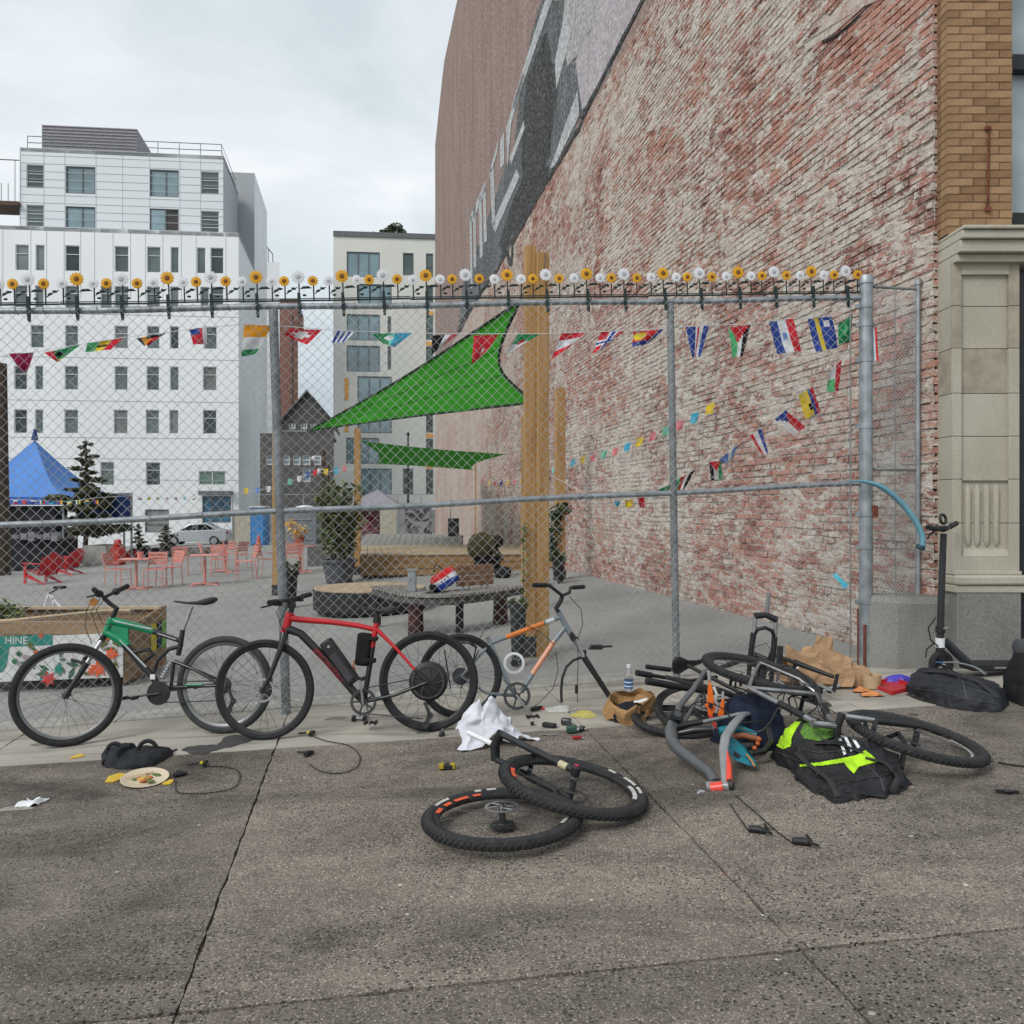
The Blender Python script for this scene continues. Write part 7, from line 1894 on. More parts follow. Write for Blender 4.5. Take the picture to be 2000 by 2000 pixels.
# two loose mountain wheels, one still in its fork
ODEC=mat('orange_rim_decal',(0.78,0.115,0.045),0.4,var=0.1);WDEC=mat('worn_white_decal',(0.50,0.49,0.46),0.5,var=0.3,scale=60);KRUB=mat('knobbly_rubber',(0.030,0.030,0.031),0.85,var=0.3,scale=30,bump=0.2,bscale=200)
wc1=P(981,1596,3.96);RW=0.374
n1=Vector((-0.03,0.02,1)).normalized();wc1.z=gz(wc1.x)+0.062
w1=thing('loose_rear_wheel','knobbly mountain wheel with orange decals and a cassette lying flat on the pavement','wheel',Vector((wc1.x,wc1.y,gz(wc1.x))))
def deg_of(ax,dx,dy):
 a_,x,y=frame_axes(ax);v=Vector((dx,dy,0));return math.degrees(math.atan2(v.dot(y),v.dot(x)))
def decals(ax,spots):
 out=[]
 for(deg,ln,m_,r0,r1)in spots:
  c_=deg_of(ax,math.cos(R(deg)),math.sin(R(deg)));out.append((c_-ln/2,c_+ln/2,m_,r0,r1))
 return out
ri_=RW-2*0.028+0.004
rd=(ri_-0.024,ri_-0.003);td=(RW-0.043,RW-0.028)
wheel(None,wc1,n1,RW,0.028,root=w1,tyre=KRUB,knob=True,rotor=True,cassette=-1,rimw=0.018,rimd=0.026,decal=decals(n1,[(168,12,ODEC,*rd),(150,10,ODEC,*rd),(132,16,ODEC,*rd),(115,8,ODEC,*rd),(-18,22,WDEC,*rd),(152,20,WDEC,*td),(112,6,WDEC,*td),(100,8,WDEC,*td)]))
c2=P(1119,1522,4.21);n2=Vector((0.19,-0.02,1)).normalized()
c2.z=gz(c2.x)+0.030+0.345*0.20+0.012
w2=thing('wheel_and_fork','mountain front wheel with its black fork resting on the other wheel','wheel',Vector((c2.x,c2.y,gz(c2.x))))
wheel(None,c2,n2,RW,0.028,root=w2,tyre=KRUB,knob=True,rotor=False,rimw=0.018,rimd=0.026,decal=decals(n2,[(178,10,ODEC,*rd),(190,12,ODEC,*rd),(25,18,WDEC,*td),(8,20,WDEC,*rd),(-8,16,WDEC,*rd),(5,14,WDEC,*td),(48,8,WDEC,*td)]))
mb=MB();mb.ring(c2-n2*0.05,n2,0.072,0.09,0.002,40);mb.build('brake_rotor',STL,w2)
e_up=c2+n2*0.070;e_dn=c2-n2*0.066
tubes(w2,'axle',BLK,([e_dn-n2*0.01,e_up+n2*0.03],0.012));mb=MB();mb.lathe([(0.024,-0.02),(0.026,0.02),(0.018,0.03)],e_up,n2,16);mb.build('axle_end',BLK,w2);mb=MB();mb.disc(e_up+n2*0.032,n2,0.012,0.004,12);mb.build('axle_cap',mat('pink_red_cap',(0.5,0.03,0.06),0.4),w2)
cA=P(961,1433,4.62)
fdir=(cA-e_up).normalized();cA=e_up+fdir*0.52+Vector((0,0,0.02))
tubes(w2,'fork_leg',CARB,([e_up,lerp(e_up,cA,0.55)],[0.016,0.023]),([e_dn,lerp(e_dn,cA-n2*0.14,0.55)],[0.016,0.023]))
tubes(w2,'fork_stanchion',CARB,([lerp(e_up,cA,0.5),cA],0.0185),([lerp(e_dn,cA-n2*0.14,0.5),cA-n2*0.14],0.0185))
tubes(w2,'fork_label',mat('cream_label',(0.55,0.50,0.32),0.5),([lerp(e_up,cA,0.10),lerp(e_up,cA,0.20)],[0.0185,0.0195]))
tubes(w2,'fork_crown',BLK,([cA+fdir*0.01+n2*0.01,cA-n2*0.07+fdir*0.035,cA-n2*0.15+fdir*0.01],[0.024,0.028,0.024]));ar=lerp(e_up,cA,0.62)
tubes(w2,'fork_arch',BLK,([lerp(e_up,cA,0.56),ar+Vector((0.03,0.05,-0.05)),ar-n2*0.1+Vector((0.03,0.05,-0.02)),lerp(e_dn,cA-n2*0.14,0.56)],0.014))
stm=cA-n2*0.07+fdir*0.03
tubes(w2,'steerer',WHT,([stm,stm+fdir*0.22],0.0145));mb=MB();mb.box(lerp(e_dn,cA-n2*0.14,0.66)+Vector((-0.05,-0.05,-0.0)),(0.05,0.03,0.02));mb.build('lockout_knob',BLK,w2)
# generic bicycle, used for the two lying in the heap
def gen_bike(name,label,M,frame_m,acc_m,tyre_m,rim_m,Rw=0.36,tr=0.027,knob=True,decal=None,saddle_on=True,bars=True,fw=True):
 t=thing(name,label,'bicycle',M.translation)
 X=lambda*p:M@Vector(p)
 ax=(M.to_3x3()@Vector((0,-1,0))).normalized()
 RA,FA,BB=X(-0.44,0,Rw),X(0.64,0,Rw),X(-0.02,0,0.31)
 HT,HB,SC_,ST=X(0.37,0,0.93),X(0.42,0,0.80),X(-0.17,0,0.79),X(-0.21,0,0.93)
 wheel(t,RA,ax,Rw,tr,tyre=tyre_m,rim=rim_m,knob=knob,cassette=-1,decal=decal)
 if fw:wheel(t,FA,ax,Rw,tr,tyre=tyre_m,rim=rim_m,knob=knob,decal=decal)
 tubes(t,'main_frame',frame_m,([HT,HB],0.020),([X(0.385,0,0.89),X(0.1,0,0.83),SC_],[0.018,0.016,0.014]),([HB,X(0.2,0,0.57),BB],[0.021,0.020,0.019]),([SC_,BB],0.015))
 tubes(t,'frame_decal',BLK,([X(0.28,0,0.872),X(0.08,0,0.828)],0.0195));tubes(t,'frame_decal',BLK,([X(0.30,0,0.678),X(0.16,0,0.52)],0.0225))
 for s_,dz_ in((1,0.0),(-1,0.02)):tubes(t,'cable',BLK,([X(0.40,0.03*s_,0.95),X(0.50,0.06*s_,0.92+dz_),X(0.46,0.05*s_,0.78),X(0.2,0.03*s_,0.60),X(-0.02,0.03*s_,0.33),X(-0.42,0.06*s_,0.33)],0.003),n=5)
 for s_ in(1,-1):
  tubes(t,'seat_stay',frame_m,([SC_,X(-0.28,0.045*s_,0.62),X(-0.44,0.065*s_,Rw)],[0.013,0.009,0.009]));tubes(t,'chain_stay',frame_m,([BB,X(-0.16,0.05*s_,0.325),X(-0.44,0.065*s_,Rw)],[0.014,0.011,0.009]))
  tubes(t,'fork_stanchion',acc_m,([X(0.435,0.06*s_,0.77),X(0.53,0.06*s_,0.58)],0.015));tubes(t,'fork_leg',BLK,([X(0.52,0.06*s_,0.60),X(0.64,0.062*s_,Rw)],[0.021,0.015]))
  if bars:tubes(t,'grip',RUB,([X(0.30,0.20*s_,1.0),X(0.27,0.335*s_,1.0)],0.0175));tubes(t,'brake_lever',acc_m,([X(0.33,0.17*s_,0.99),X(0.40,0.19*s_,0.96),X(0.40,0.27*s_,0.95)],[0.011,0.007,0.005]))
 tubes(t,'fork_crown',BLK,([X(0.435,-0.075,0.775),X(0.432,0,0.79),X(0.435,0.075,0.775)],0.02));tubes(t,'fork_arch',BLK,([X(0.53,-0.06,0.60),X(0.56,-0.04,0.66),X(0.56,0.04,0.66),X(0.53,0.06,0.60)],0.013))
 if bars:tubes(t,'stem',acc_m,([HT,X(0.37,0,0.96),X(0.33,0,1.0)],0.018));tubes(t,'handlebar',BLK,([X(0.27,-0.33,1.0),X(0.32,-0.1,0.995),X(0.33,0,1.0),X(0.32,0.1,0.995),X(0.27,0.33,1.0)],0.0125))
 if saddle_on:tubes(t,'seat_post',acc_m,([SC_,ST],0.0145));saddle(t,X(-0.06,0,0.945),X(-0.32,0,0.955),up=(M.to_3x3()@Vector((0,0,1))).normalized())
 crankset(t,BB,ax,0.085,60,STL,acc_m);tubes(t,'chain',STL,([X(-0.02,-0.045,0.395),X(-0.44,-0.045,0.40)],0.004),([X(-0.02,-0.045,0.225),X(-0.44,-0.045,0.30)],0.004),n=5)
 return t
def lay(rear,front,upd,lift=0.0,Rw=0.36):
 x=(front-rear).normalized();z=(upd-x*upd.dot(x)).normalized();y=z.cross(x)
 M=Matrix((x,y,z)).transposed().to_4x4();M.translation=(rear+front)/2-x*0.10-z*Rw+Vector((0,0,lift));return M
SILV=mat('polished_silver_frame',(0.34,0.345,0.35),0.25,0.75,var=0.35,scale=12,coat=0.3)
fr_=P(1792,1437,4.62);fr_.z=gz(fr_.x)+0.14
re_=fr_+Vector((-0.62,0.88,0)).normalized()*1.08;re_.z=gz(re_.x)+0.36
wd=[(200,260,WDEC,0.272,0.290),(20,75,WDEC,0.272,0.290),(110,160,WDEC,0.31,0.322)]
gen_bike('silver_mountain_bicycle','silver and black mountain bicycle lying on the heap, one knobbly wheel towards the pavement',lay(re_,fr_,Vector((-0.78,-0.55,0.10))),SILV,ALU,KRUB,BLK,decal=wd,saddle_on=False,bars=False)
fr_=P(1372,1380,5.75);fr_.z=gz(fr_.x)+0.07
re_=fr_+Vector((0.98,0.36,0)).normalized()*1.08;re_.z=gz(re_.x)+0.12;fr_,re_=re_,fr_
bb_=gen_bike('black_bicycle','black bicycle lying flat at the back of the heap against the fence',lay(re_,fr_,Vector((-0.36,0.94,0.32))),BKP,BLK,RUB,BLK,Rw=0.34,tr=0.02,knob=False,bars=False,fw=False)
tubes(bb_,'handlebar',BLK,([P(1243,1314,5.9),P(1290,1322,6.0),P(1345,1330,6.1),P(1400,1322,6.25)],0.0135));tubes(bb_,'grip',RUB,([P(1243,1314,5.9),P(1272,1319,5.96)],0.021));tubes(bb_,'bar_end',BLK,([P(1262,1302,5.95),P(1310,1308,6.0)],0.017));tubes(bb_,'fork_leg',BLK,([P(1262,1330,5.8),P(1330,1342,5.85),P(1395,1352,5.9)],[0.026,0.024,0.02]));tubes(bb_,'mudguard',BLK,([P(1300,1322,5.7),P(1380,1345,5.6),P(1450,1362,5.55)],0.024),flat=0.6)
sw2=P(1330,1392,5.62);sw2.z=gz(sw2.x)+0.03;t2=thing('loose_bicycle_wheel','bare black bicycle wheel under the heap next the crumpled bag','wheel',sw2);wheel(None,sw2,(0.05,-0.05,1),0.33,0.022,root=t2,rotor=False)
# full-suspension frame, grey and orange, thrown on the heap
def curve3(pts_):return[P(*q)for q in pts_]
GF=paint('graphite_frame_paint',(0.085,0.09,0.095));SGF=paint('silver_grey_frame_paint',(0.24,0.245,0.25));OF=paint('fluo_orange_paint',(0.85,0.16,0.015));RF_=paint('fluo_red_paint',(0.80,0.06,0.035))
ff=thing('stripped_mountain_bike','graphite grey mountain bike frame with fluorescent orange linkage and no wheels','bicycle frame',on_ground(P(1380,1545,4.35)))
mb=MB();mb.tube(curve3([(1316,1407,4.95),(1310,1428,4.88),(1313,1448,4.80),(1326,1464,4.73),(1360,1490,4.60),(1385,1508,4.50),(1397,1528,4.42)]),[0.030,0.036,0.036,0.034,0.031,0.029,0.028],14);mb.build('down_tube',GF,ff)
mb=MB();mb.tube(curve3([(1418,1534,4.38),(1416,1500,4.48),(1413,1465,4.60),(1417,1440,4.68),(1432,1416,4.80),(1450,1396,4.95),(1462,1394,5.05)]),[0.024,0.026,0.027,0.027,0.025,0.022,0.018],14,flat=0.75);mb.build('top_tube',SGF,ff)
mb=MB();mb.tube(curve3([(1424,1530,4.365),(1424,1496,4.465),(1420,1468,4.575)]),[0.018,0.014,0.006],10);mb.build('top_tube_stripe',RF_,ff)
tubes(ff,'head_tube',SGF,(curve3([(1380,1538,4.40),(1400,1536,4.39),(1424,1535,4.37)]),[0.030,0.026,0.028]),n=16)
tubes(ff,'head_band',RF_,(curve3([(1388,1540,4.385),(1412,1537,4.37)]),0.030),n=16)
tubes(ff,'headset_cup',BLK,(curve3([(1424,1535,4.37),(1432,1533,4.365)]),[0.036,0.034]),n=16);mb=MB();qv=P(1371,1554,4.32);mb.ring(qv,(0.3,-0.6,0.6),0.016,0.030,0.012,24);mb.build('lower_headset_cup',ALU,ff)
tubes(ff,'chain_stay',GF,(curve3([(1322,1400,4.98),(1326,1380,5.05),(1355,1345,5.15),(1378,1310,5.28)]),[0.022,0.019,0.017,0.015]),(curve3([(1335,1414,5.0),(1352,1382,5.1),(1368,1355,5.18)]),[0.012,0.010,0.009]))
tubes(ff,'seat_tube',BKP,(curve3([(1322,1418,4.92),(1345,1414,4.92),(1372,1410,4.92)]),[0.024,0.020,0.017]),(curve3([(1325,1432,4.90),(1355,1426,4.88),(1392,1424,4.86)]),[0.020,0.024,0.020]));tubes(ff,'seat_tube_upper',SILV,(curve3([(1370,1411,4.92),(1405,1403,4.95),(1448,1394,4.98)]),[0.015,0.013,0.013]))
mb=MB();qv=P(1318,1402,4.93);mb.disc(qv,(0.2,-0.7,0.6),0.034,0.085,20);mb.build('bottom_bracket',BLK,ff);mb=MB();mb.disc(qv+Vector((0.2,-0.7,0.6)).normalized()*0.045,(0.2,-0.7,0.6),0.022,0.01,16);mb.build('bracket_cap',STL,ff)
def plate(name,pts_,Y,m,th=0.014):
 mb_=MB();mb_.slab([P(x,y,Y)for x,y in pts_],(0,th,0.0));return mb_.build(name,m,ff,smooth=False,bevel=0.003)
plate('rocker_link',[(1386,1328),(1392,1345),(1395,1372),(1398,1386),(1392,1396),(1395,1410),(1402,1424),(1392,1412),(1384,1400),(1382,1384),(1377,1380),(1382,1368),(1383,1345)],5.08,OF)
plate('rocker_link_end',[(1383,1396),(1392,1398),(1398,1412),(1401,1426),(1390,1412)],5.05,RF_)
plate('rocker_link',[(1411,1365),(1415,1367),(1414,1400),(1402,1402),(1406,1385)],5.1,OF)
tubes(ff,'seat_stay',SGF,(curve3([(1384,1312,5.25),(1386,1330,5.12)]),0.011),(curve3([(1412,1352,5.18),(1412,1370,5.12)]),0.009));tubes(ff,'shock_spring',WHT,(curve3([(1394,1342,5.14),(1400,1356,5.14),(1396,1366,5.14),(1402,1378,5.14),(1398,1392,5.14)]),0.009))
mb=MB();mb.disc(P(1388,1379,5.07),(0,1,0),0.014,0.01,14);mb.build('pivot_bolt',BLK,ff)
def lever(loc,rz,ring=True,name='brake_lever',label='',cable=None,yellow=False):
 loc=Vector(loc);loc.z=gz(loc.x)
 t=thing(name,label,'brake lever',loc)
 M=Matrix.Translation(loc)@Matrix.Rotation(rz,4,'Z')
 m_=MB(M);m_.tube([(0,0,0.018),(0.04,0.012,0.018),(0.075,0.0,0.018)],[0.014,0.018,0.010],10);m_.build('reservoir',BLK,t)
 m_=MB(M);m_.tube([(0.055,0.015,0.016),(0.07,0.05,0.012),(0.045,0.11,0.010)],[0.008,0.0065,0.006],8);m_.build('blade',BLK,t)
 if ring:m_=MB(M);m_.torus((0.085,-0.012,0.024),(0.2,0.4,1),0.020,0.0055,20,8);m_.build('clamp',BLK,t)
 if yellow:m_=MB(M);m_.box((0.02,0.022,0.028),(0.032,0.018,0.014));m_.build('yellow_cap',mat('yellow_plastic',(0.62,0.52,0.02),0.5),t,bevel=0.003)
 if cable:m_=MB();m_.tube([Vector((q.x,q.y,gz(q.x)+0.004+0.004))for q in cable],0.0032,6);m_.build('cable',BLK,t)
 return t
def smooth_path(pts_,n=10):
 out=[]
 for i in range(len(pts_)-1):
  q0,q1,q2,q3=pts_[max(i-1,0)],pts_[i],pts_[i+1],pts_[min(i+2,len(pts_)-1)]
  for j in range(n):
   f_=j/n;out.append(0.5*((2*q1)+(q2-q0)*f_+(2*q0-5*q1+4*q2-q3)*f_**2+(3*q1-q0-3*q2+q3)*f_**3))
 return out+[pts_[-1]]
GG=lambda*ps:smooth_path([G(x,y)for x,y in ps])
lever(G(1462,1626),R(-30),True,'brake_lever','black clamp ring and lever on a short cable in front of the graphite frame',GG((1425,1572),(1438,1592),(1452,1612),(1462,1626)))
lever(G(1548,1650),R(-25),True,'brake_lever','larger black brake lever at the end of a long cable, nearest the camera',GG((1436,1556),(1470,1585),(1515,1625),(1548,1650)))
lever(G(400,1500),R(100),False,'brake_lever','black brake lever with a yellow cap beside the black fabric bag',GG((404,1499),(440,1500),(464,1508),(468,1525),(452,1543),(410,1551),(370,1553),(345,1548),(343,1526)),True)
lever(G(340,1520),R(35),False,'brake_lever','black brake lever lying against the paper plate')
lever(G(606,1440),R(80),False,'brake_lever','brake lever with a yellow cap under the red bicycle',GG((610,1440),(640,1450),(680,1458),(702,1478),(695,1502),(660,1513),(625,1508),(604,1494)),True)
lever(G(596,1480),R(60),False,'brake_lever','black brake caliper at the looped end of a cable under the red bicycle')
# teal frame piece under the backpack
tf=thing('teal_bicycle_piece','teal and black bicycle frame piece wedged under the green backpack','bicycle frame',on_ground(P(1440,1500,4.75)))
TEALP=paint('teal_bike_paint',(0.0,0.17,0.23));COPP=paint('copper_bike_paint',(0.27,0.085,0.03))
mb=MB();mb.slab(curve3([(1418,1455,4.72),(1436,1450,4.75),(1460,1470,4.72),(1480,1497,4.6),(1466,1496,4.58),(1438,1486,4.62),(1424,1474,4.68)]),(0.0,0.04,0.02));mb.build('gusset_plate',TEALP,tf,smooth=False,bevel=0.008)
mb=MB();mb.slab(curve3([(1434,1466,4.66),(1446,1474,4.66),(1442,1481,4.64),(1432,1474,4.66)]),(0,-0.012,0));mb.build('cut_out',BLK,tf,smooth=False)
tubes(tf,'top_tube',TEALP,(curve3([(1404,1428,4.9),(1440,1422,4.9),(1478,1436,4.85)]),[0.024,0.026,0.020]));tubes(tf,'copper_tube',COPP,(curve3([(1420,1440,4.82),(1450,1436,4.82),(1482,1444,4.8)]),0.018));tubes(tf,'copper_decal',mat('tan_decal',(0.40,0.20,0.07),0.5),(curve3([(1458,1474,4.66),(1468,1486,4.6),(1474,1497,4.56)]),0.006))
tubes(tf,'lower_tube',BKP,(curve3([(1462,1472,4.7),(1490,1468,4.72),(1505,1450,4.78),(1500,1425,4.88)]),0.020),(curve3([(1425,1460,4.8),(1470,1458,4.8)]),0.03))
mb=MB();
for(x,y)in((1474,1461),(1480,1452),(1483,1444)):mb.ball(P(x,y,4.7),0.013,10,8)
mb.build('orange_knobs',mat('burnt_orange_plastic',(0.50,0.11,0.03),0.4),tf)
# suspension fork standing in the heap
uf=thing('suspension_fork','black suspension fork standing upright behind the heap of bicycles','fork',on_ground(P(1485,1340,6.05)))
Yk=6.05
tubes(uf,'steerer',GALVD,([P(1502,1158,Yk),P(1497,1202,Yk)],0.0145));tubes(uf,'crown',BLK,([P(1474,1203,Yk),P(1496,1201,Yk),P(1517,1211,Yk)],[0.024,0.022,0.024]))
tubes(uf,'stanchion',ALU,([P(1475,1205,Yk),P(1473,1240,Yk)],0.0155));tubes(uf,'stanchion',ALU,([P(1516,1212,Yk),P(1513,1246,Yk)],0.0155));tubes(uf,'lower_leg',BLK,([P(1472,1236,Yk),P(1465,1285,Yk),P(1462,1325,Yk)],[0.022,0.019,0.016]));tubes(uf,'lower_leg',BLK,([P(1513,1244,Yk),P(1508,1305,Yk),P(1506,1335,Yk)],[0.022,0.019,0.016]))
tubes(uf,'arch',BLK,([P(1472,1240,Yk),P(1480,1229,Yk-0.02),P(1495,1226,Yk-0.03),P(1508,1232,Yk-0.02),P(1513,1246,Yk)],0.014))
ug=thing('loose_handlebar','loose handlebar with its black grip sticking up beside the standing fork','handlebar',on_ground(P(1524,1330,5.85)))
tubes(ug,'grip',RUB,([P(1524,1262,5.85),P(1521,1308,5.85)],0.021),n=14);tubes(ug,'bar',ALU,([P(1521,1306,5.85),P(1519,1330,5.85),P(1540,1345,5.8),P(1600,1352,5.8),P(1640,1338,5.85)],0.0125));tubes(ug,'brake_lever',ALU,([P(1546,1345,5.78),P(1548,1312,5.75),P(1560,1303,5.75)],[0.009,0.007,0.005]))
for i,(pts_,lb)in enumerate((([(1330,1400,5.0),(1360,1372,5.0),(1405,1380,4.95),(1440,1410,4.85),(1490,1408,4.9)],'black cable looped over the graphite frame'),([(1500,1318,5.5),(1540,1300,5.5),(1580,1330,5.4),(1600,1372,5.2),(1570,1400,5.1)],'black cable hanging from the loose handlebar'),([(1440,1420,4.75),(1475,1430,4.7),(1500,1416,4.75),(1520,1380,5.0)],'short silver-ended cable between teal piece and rucksack'),([(1950,1500,4.55),(1975,1512,4.5),(2010,1522,4.45)],'thin black cable running off from the knobbly wheel'))):
 ps=smooth_path([P(*q)for q in pts_],8);ps=[Vector((q.x,q.y,max(q.z,gz(q.x)+0.006)))for q in ps]
 mb=MB();mb.tube(ps,0.0045,6);o_=mb.build('loose_cable',BLK if i!=2 else STL,None);tag(o_,lb,'cable')
 # things strewn on the pavement
from mathutils.bvhtree import BVHTree
def gpt(px,py,h=0.0):q=G(px,py);return Vector((q.x,q.y,gz(q.x)+h))
def inside(x,y,poly):
 c=False;j=len(poly)-1
 for i in range(len(poly)):
  (xi,yi),(xj,yj)=poly[i],poly[j]
  if(yi>y)!=(yj>y)and x<(xj-xi)*(y-yi)/(yj-yi)+xi:c=not c
  j=i
 return c
def cloth_patch(name,body,poly,m,parent,off=0.004,step=1.25):
 bv=BVHTree.FromPolygons([Vector(v)for v in body.v],body.f)
 xs_,ys_=[p[0]for p in poly],[p[1]for p in poly]
 nx_,ny_=int((max(xs_)-min(xs_))/step)+2,int((max(ys_)-min(ys_))/step)+2
 idx={};vs=[];fs=[]
 for j in range(ny_):
  for i in range(nx_):
   x,y=min(xs_)+i*step,min(ys_)+j*step
   if not inside(x,y,poly):continue
   d=Vector(((x-1000.0)/F,1.0,-(y-HZ)/F)).normalized()
   hit=bv.ray_cast(Vector((0,0,EYE)),d)
   if hit[0]is None:continue
   idx[(i,j)]=len(vs);vs.append(hit[0]-d*off)
 for j in range(ny_):
  for i in range(nx_):
   k_=[(i,j),(i+1,j),(i+1,j+1),(i,j+1)]
   if all(q in idx for q in k_):fs.append(tuple(idx[q]for q in reversed(k_)))
 if not fs:return None
 mb_=MB();mb_.add(vs,fs);return mb_.build(name,m,parent,angle=80)
def ridg(p):return 1-2*abs(mnoise.noise(p))**0.7
def sack(out,hfun,seed,fold=0.02,k=4.0,nu=84,nv=34,grd=True):
 n_=len(out);cen=sum(out,Vector())/n_
 cl_=smooth_path([out[-1]]+out+[out[0],out[1]],8)[8:8+8*n_]
 def fn(u,v):
  x=u*len(cl_);i=int(x)%len(cl_);o_=lerp(cl_[i],cl_[(i+1)%len(cl_)],x-int(x))
  rr=min(1.0,math.sin(v*math.pi/2)*1.0)
  p=lerp(cen,o_,rr);z=hfun(p.x,p.y)*max(0.0,1-rr**k)**0.5
  q=Vector((p.x,p.y,z));s_=Vector((seed,seed*0.7,0))
  d=fold*(ridg(q*5+s_)*0.9+ridg(q*11+s_)*0.6+ridg(q*24+s_)*0.25-0.6)
  side=(o_-cen);side.z=0;side.normalize()
  w_=rr**3
  p2=p+side*(d*1.3*w_)
  return Vector((p2.x,p2.y,gz(p2.x)+0.003+max(0.0,z+d*(1-w_*0.7)*min(1,z/0.05))))
 mb_=MB();mb_.grid(fn,nu,nv,closed_u=True);return mb_
def heap(c,a_ax,b_ax,up_h,seed,nu=40,nv=24,fold=0.02,sharp=1.0,flatb=True,pw=2.4):
 out=[]
 for i in range(10):
  th=2*math.pi*i/10;cx_,sx_=math.cos(th),math.sin(th);k_=(abs(cx_)**pw+abs(sx_)**pw)**(-1/pw)*(1+0.12*math.sin(seed+i*2.1))
  out.append(Vector(c)+a_ax*cx_*k_+b_ax*sx_*k_)
 return sack(out,lambda x,y:up_h*(1+0.25*mnoise.noise(Vector((x*4,y*4,seed)))),seed,fold,3.0,nu,nv)
 # lime and black rucksack
BN=mat('black_rucksack_nylon',(0.016,0.016,0.018),0.62,var=0.25,scale=12,bump=0.3,bscale=70,spec=0.35);LIME=fabric('lime_nylon',(0.42,0.72,0.03));LMESH=mat('green_mesh_pocket',(0.045,0.13,0.02),0.8,col2=(0.16,0.32,0.05),scale=90)
c_=gpt(1600,1520);
ruck=thing('rucksack','black rucksack with lime green panels and three white stripes','backpack',c_)
foot=[(1508,1478),(1540,1508),(1588,1544),(1642,1570),(1700,1560),(1764,1552),(1778,1526),(1748,1496),(1700,1474),(1650,1462),(1590,1462),(1540,1464)]
def ruck_h(x,y):
 q=gpt(1575,1490);d=math.hypot((x-q.x)*0.9,y-q.y);q2=gpt(1700,1520);d2=math.hypot(x-q2.x,y-q2.y)
 return 0.07+0.19*math.exp(-(d/0.20)**2)+0.085*math.exp(-(d2/0.17)**2)
both=sack([gpt(x,y)for x,y in foot],ruck_h,2.0,0.030,5.0,150,60)
o1=both.build('main_compartment',BN,ruck,angle=55)
cloth_patch('lime_panel',both,[(1508,1440),(1520,1420),(1545,1409),(1566,1408),(1556,1424),(1547,1440),(1545,1458),(1528,1464),(1512,1454)],LIME,ruck,0.006)
cloth_patch('mesh_pocket',both,[(1570,1412),(1590,1407),(1612,1411),(1630,1424),(1634,1438),(1600,1448),(1570,1443),(1562,1430)],LMESH,ruck,0.007)
cloth_patch('lime_swoosh',both,[(1560,1493),(1600,1488),(1645,1480),(1672,1474),(1690,1464),(1703,1474),(1718,1488),(1700,1492),(1678,1498),(1668,1512),(1655,1500),(1648,1490),(1605,1496),(1562,1498)],LIME,ruck,0.008)
for k_ in range(3):x0=1636+k_*11.5;y0=1442-k_*2.5;cloth_patch('white_stripe',both,[(x0,y0),(x0+6,y0-3),(x0+18+2*k_,y0+30-4*k_),(x0+12+2*k_,y0+34-4*k_)],WHT,ruck,0.009,1.0)
mb=MB();mb.tube([gpt(1760,1520,0.05),gpt(1768,1500,0.13),gpt(1755,1485,0.15),gpt(1735,1490,0.14)],0.014,8);mb.build('strap',BN,ruck);mb=MB();mb.tube([gpt(1545,1455,0.18),gpt(1540,1440,0.24),gpt(1556,1430,0.25),gpt(1575,1432,0.24)],0.006,6);mb.build('strap',BN,ruck)
mb=MB();mb.tube([gpt(1510,1445,0.16),gpt(1520,1432,0.235),gpt(1538,1425,0.25),gpt(1552,1438,0.235),gpt(1560,1455,0.2)],0.004,6);mb.tube([gpt(1524,1450,0.19),gpt(1532,1432,0.245),gpt(1540,1418,0.25)],0.004,6);mb.build('elastic_cord',BLK,ruck)
mb=MB();mb.tube([gpt(1690,1462,0.10),gpt(1684,1452,0.16)],[0.022,0.020],10);mb.build('bottle_neck',BLK,ruck)
def surf_line(name,bodym,pxs,r_,m,parent,flat=0.5,off=0.003,lift=0.0):
 bv=BVHTree.FromPolygons([Vector(v)for v in bodym.v],bodym.f);pts_=[]
 for i in range(len(pxs)-1):
  for j in range(10):
   x,y=lerp(Vector(pxs[i]),Vector(pxs[i+1]),j/10);d=Vector(((x-1000.0)/F,1.0,-(y-HZ)/F)).normalized();hit=bv.ray_cast(Vector((0,0,EYE)),d)
   if hit[0]is not None:pts_.append(hit[0]-d*off+Vector((0,0,lift*math.sin(math.pi*(i+j/10)/(len(pxs)-1)))))
 if len(pts_)>2:mb_=MB();mb_.tube(pts_,r_,8,flat=flat);return mb_.build(name,m,parent)
SEAMG=mat('grey_piping',(0.06,0.06,0.064),0.6);WEB=mat('black_webbing',(0.028,0.028,0.03),0.7,var=0.2,scale=60,bump=0.4,bscale=200)
for pp in([(1560,1462),(1600,1470),(1650,1466),(1690,1462)],[(1520,1470),(1560,1486),(1600,1480)],[(1600,1548),(1640,1530),(1690,1520),(1740,1512)],[(1700,1500),(1720,1520),(1728,1548)]):surf_line('seam',both,pp,0.004,SEAMG,ruck)
for pp,lf in(([(1556,1470),(1580,1500),(1620,1530),(1640,1560)],0.02),([(1690,1480),(1730,1500),(1755,1530),(1740,1552)],0.03),([(1590,1452),(1640,1456),(1690,1474)],0.01)):surf_line('webbing_strap',both,pp,0.016,WEB,ruck,0.25,0.004,lf)
for(x,y)in((1600,1515),(1735,1508),(1640,1452)):mb=MB();q=both;d=Vector(((x-1000.0)/F,1.0,-(y-HZ)/F)).normalized();hp=BVHTree.FromPolygons([Vector(v)for v in both.v],both.f).ray_cast(Vector((0,0,EYE)),d)[0];mb.box(hp-d*0.012,(0.035,0.012,0.028));mb.build('buckle',BLK,ruck,bevel=0.004)
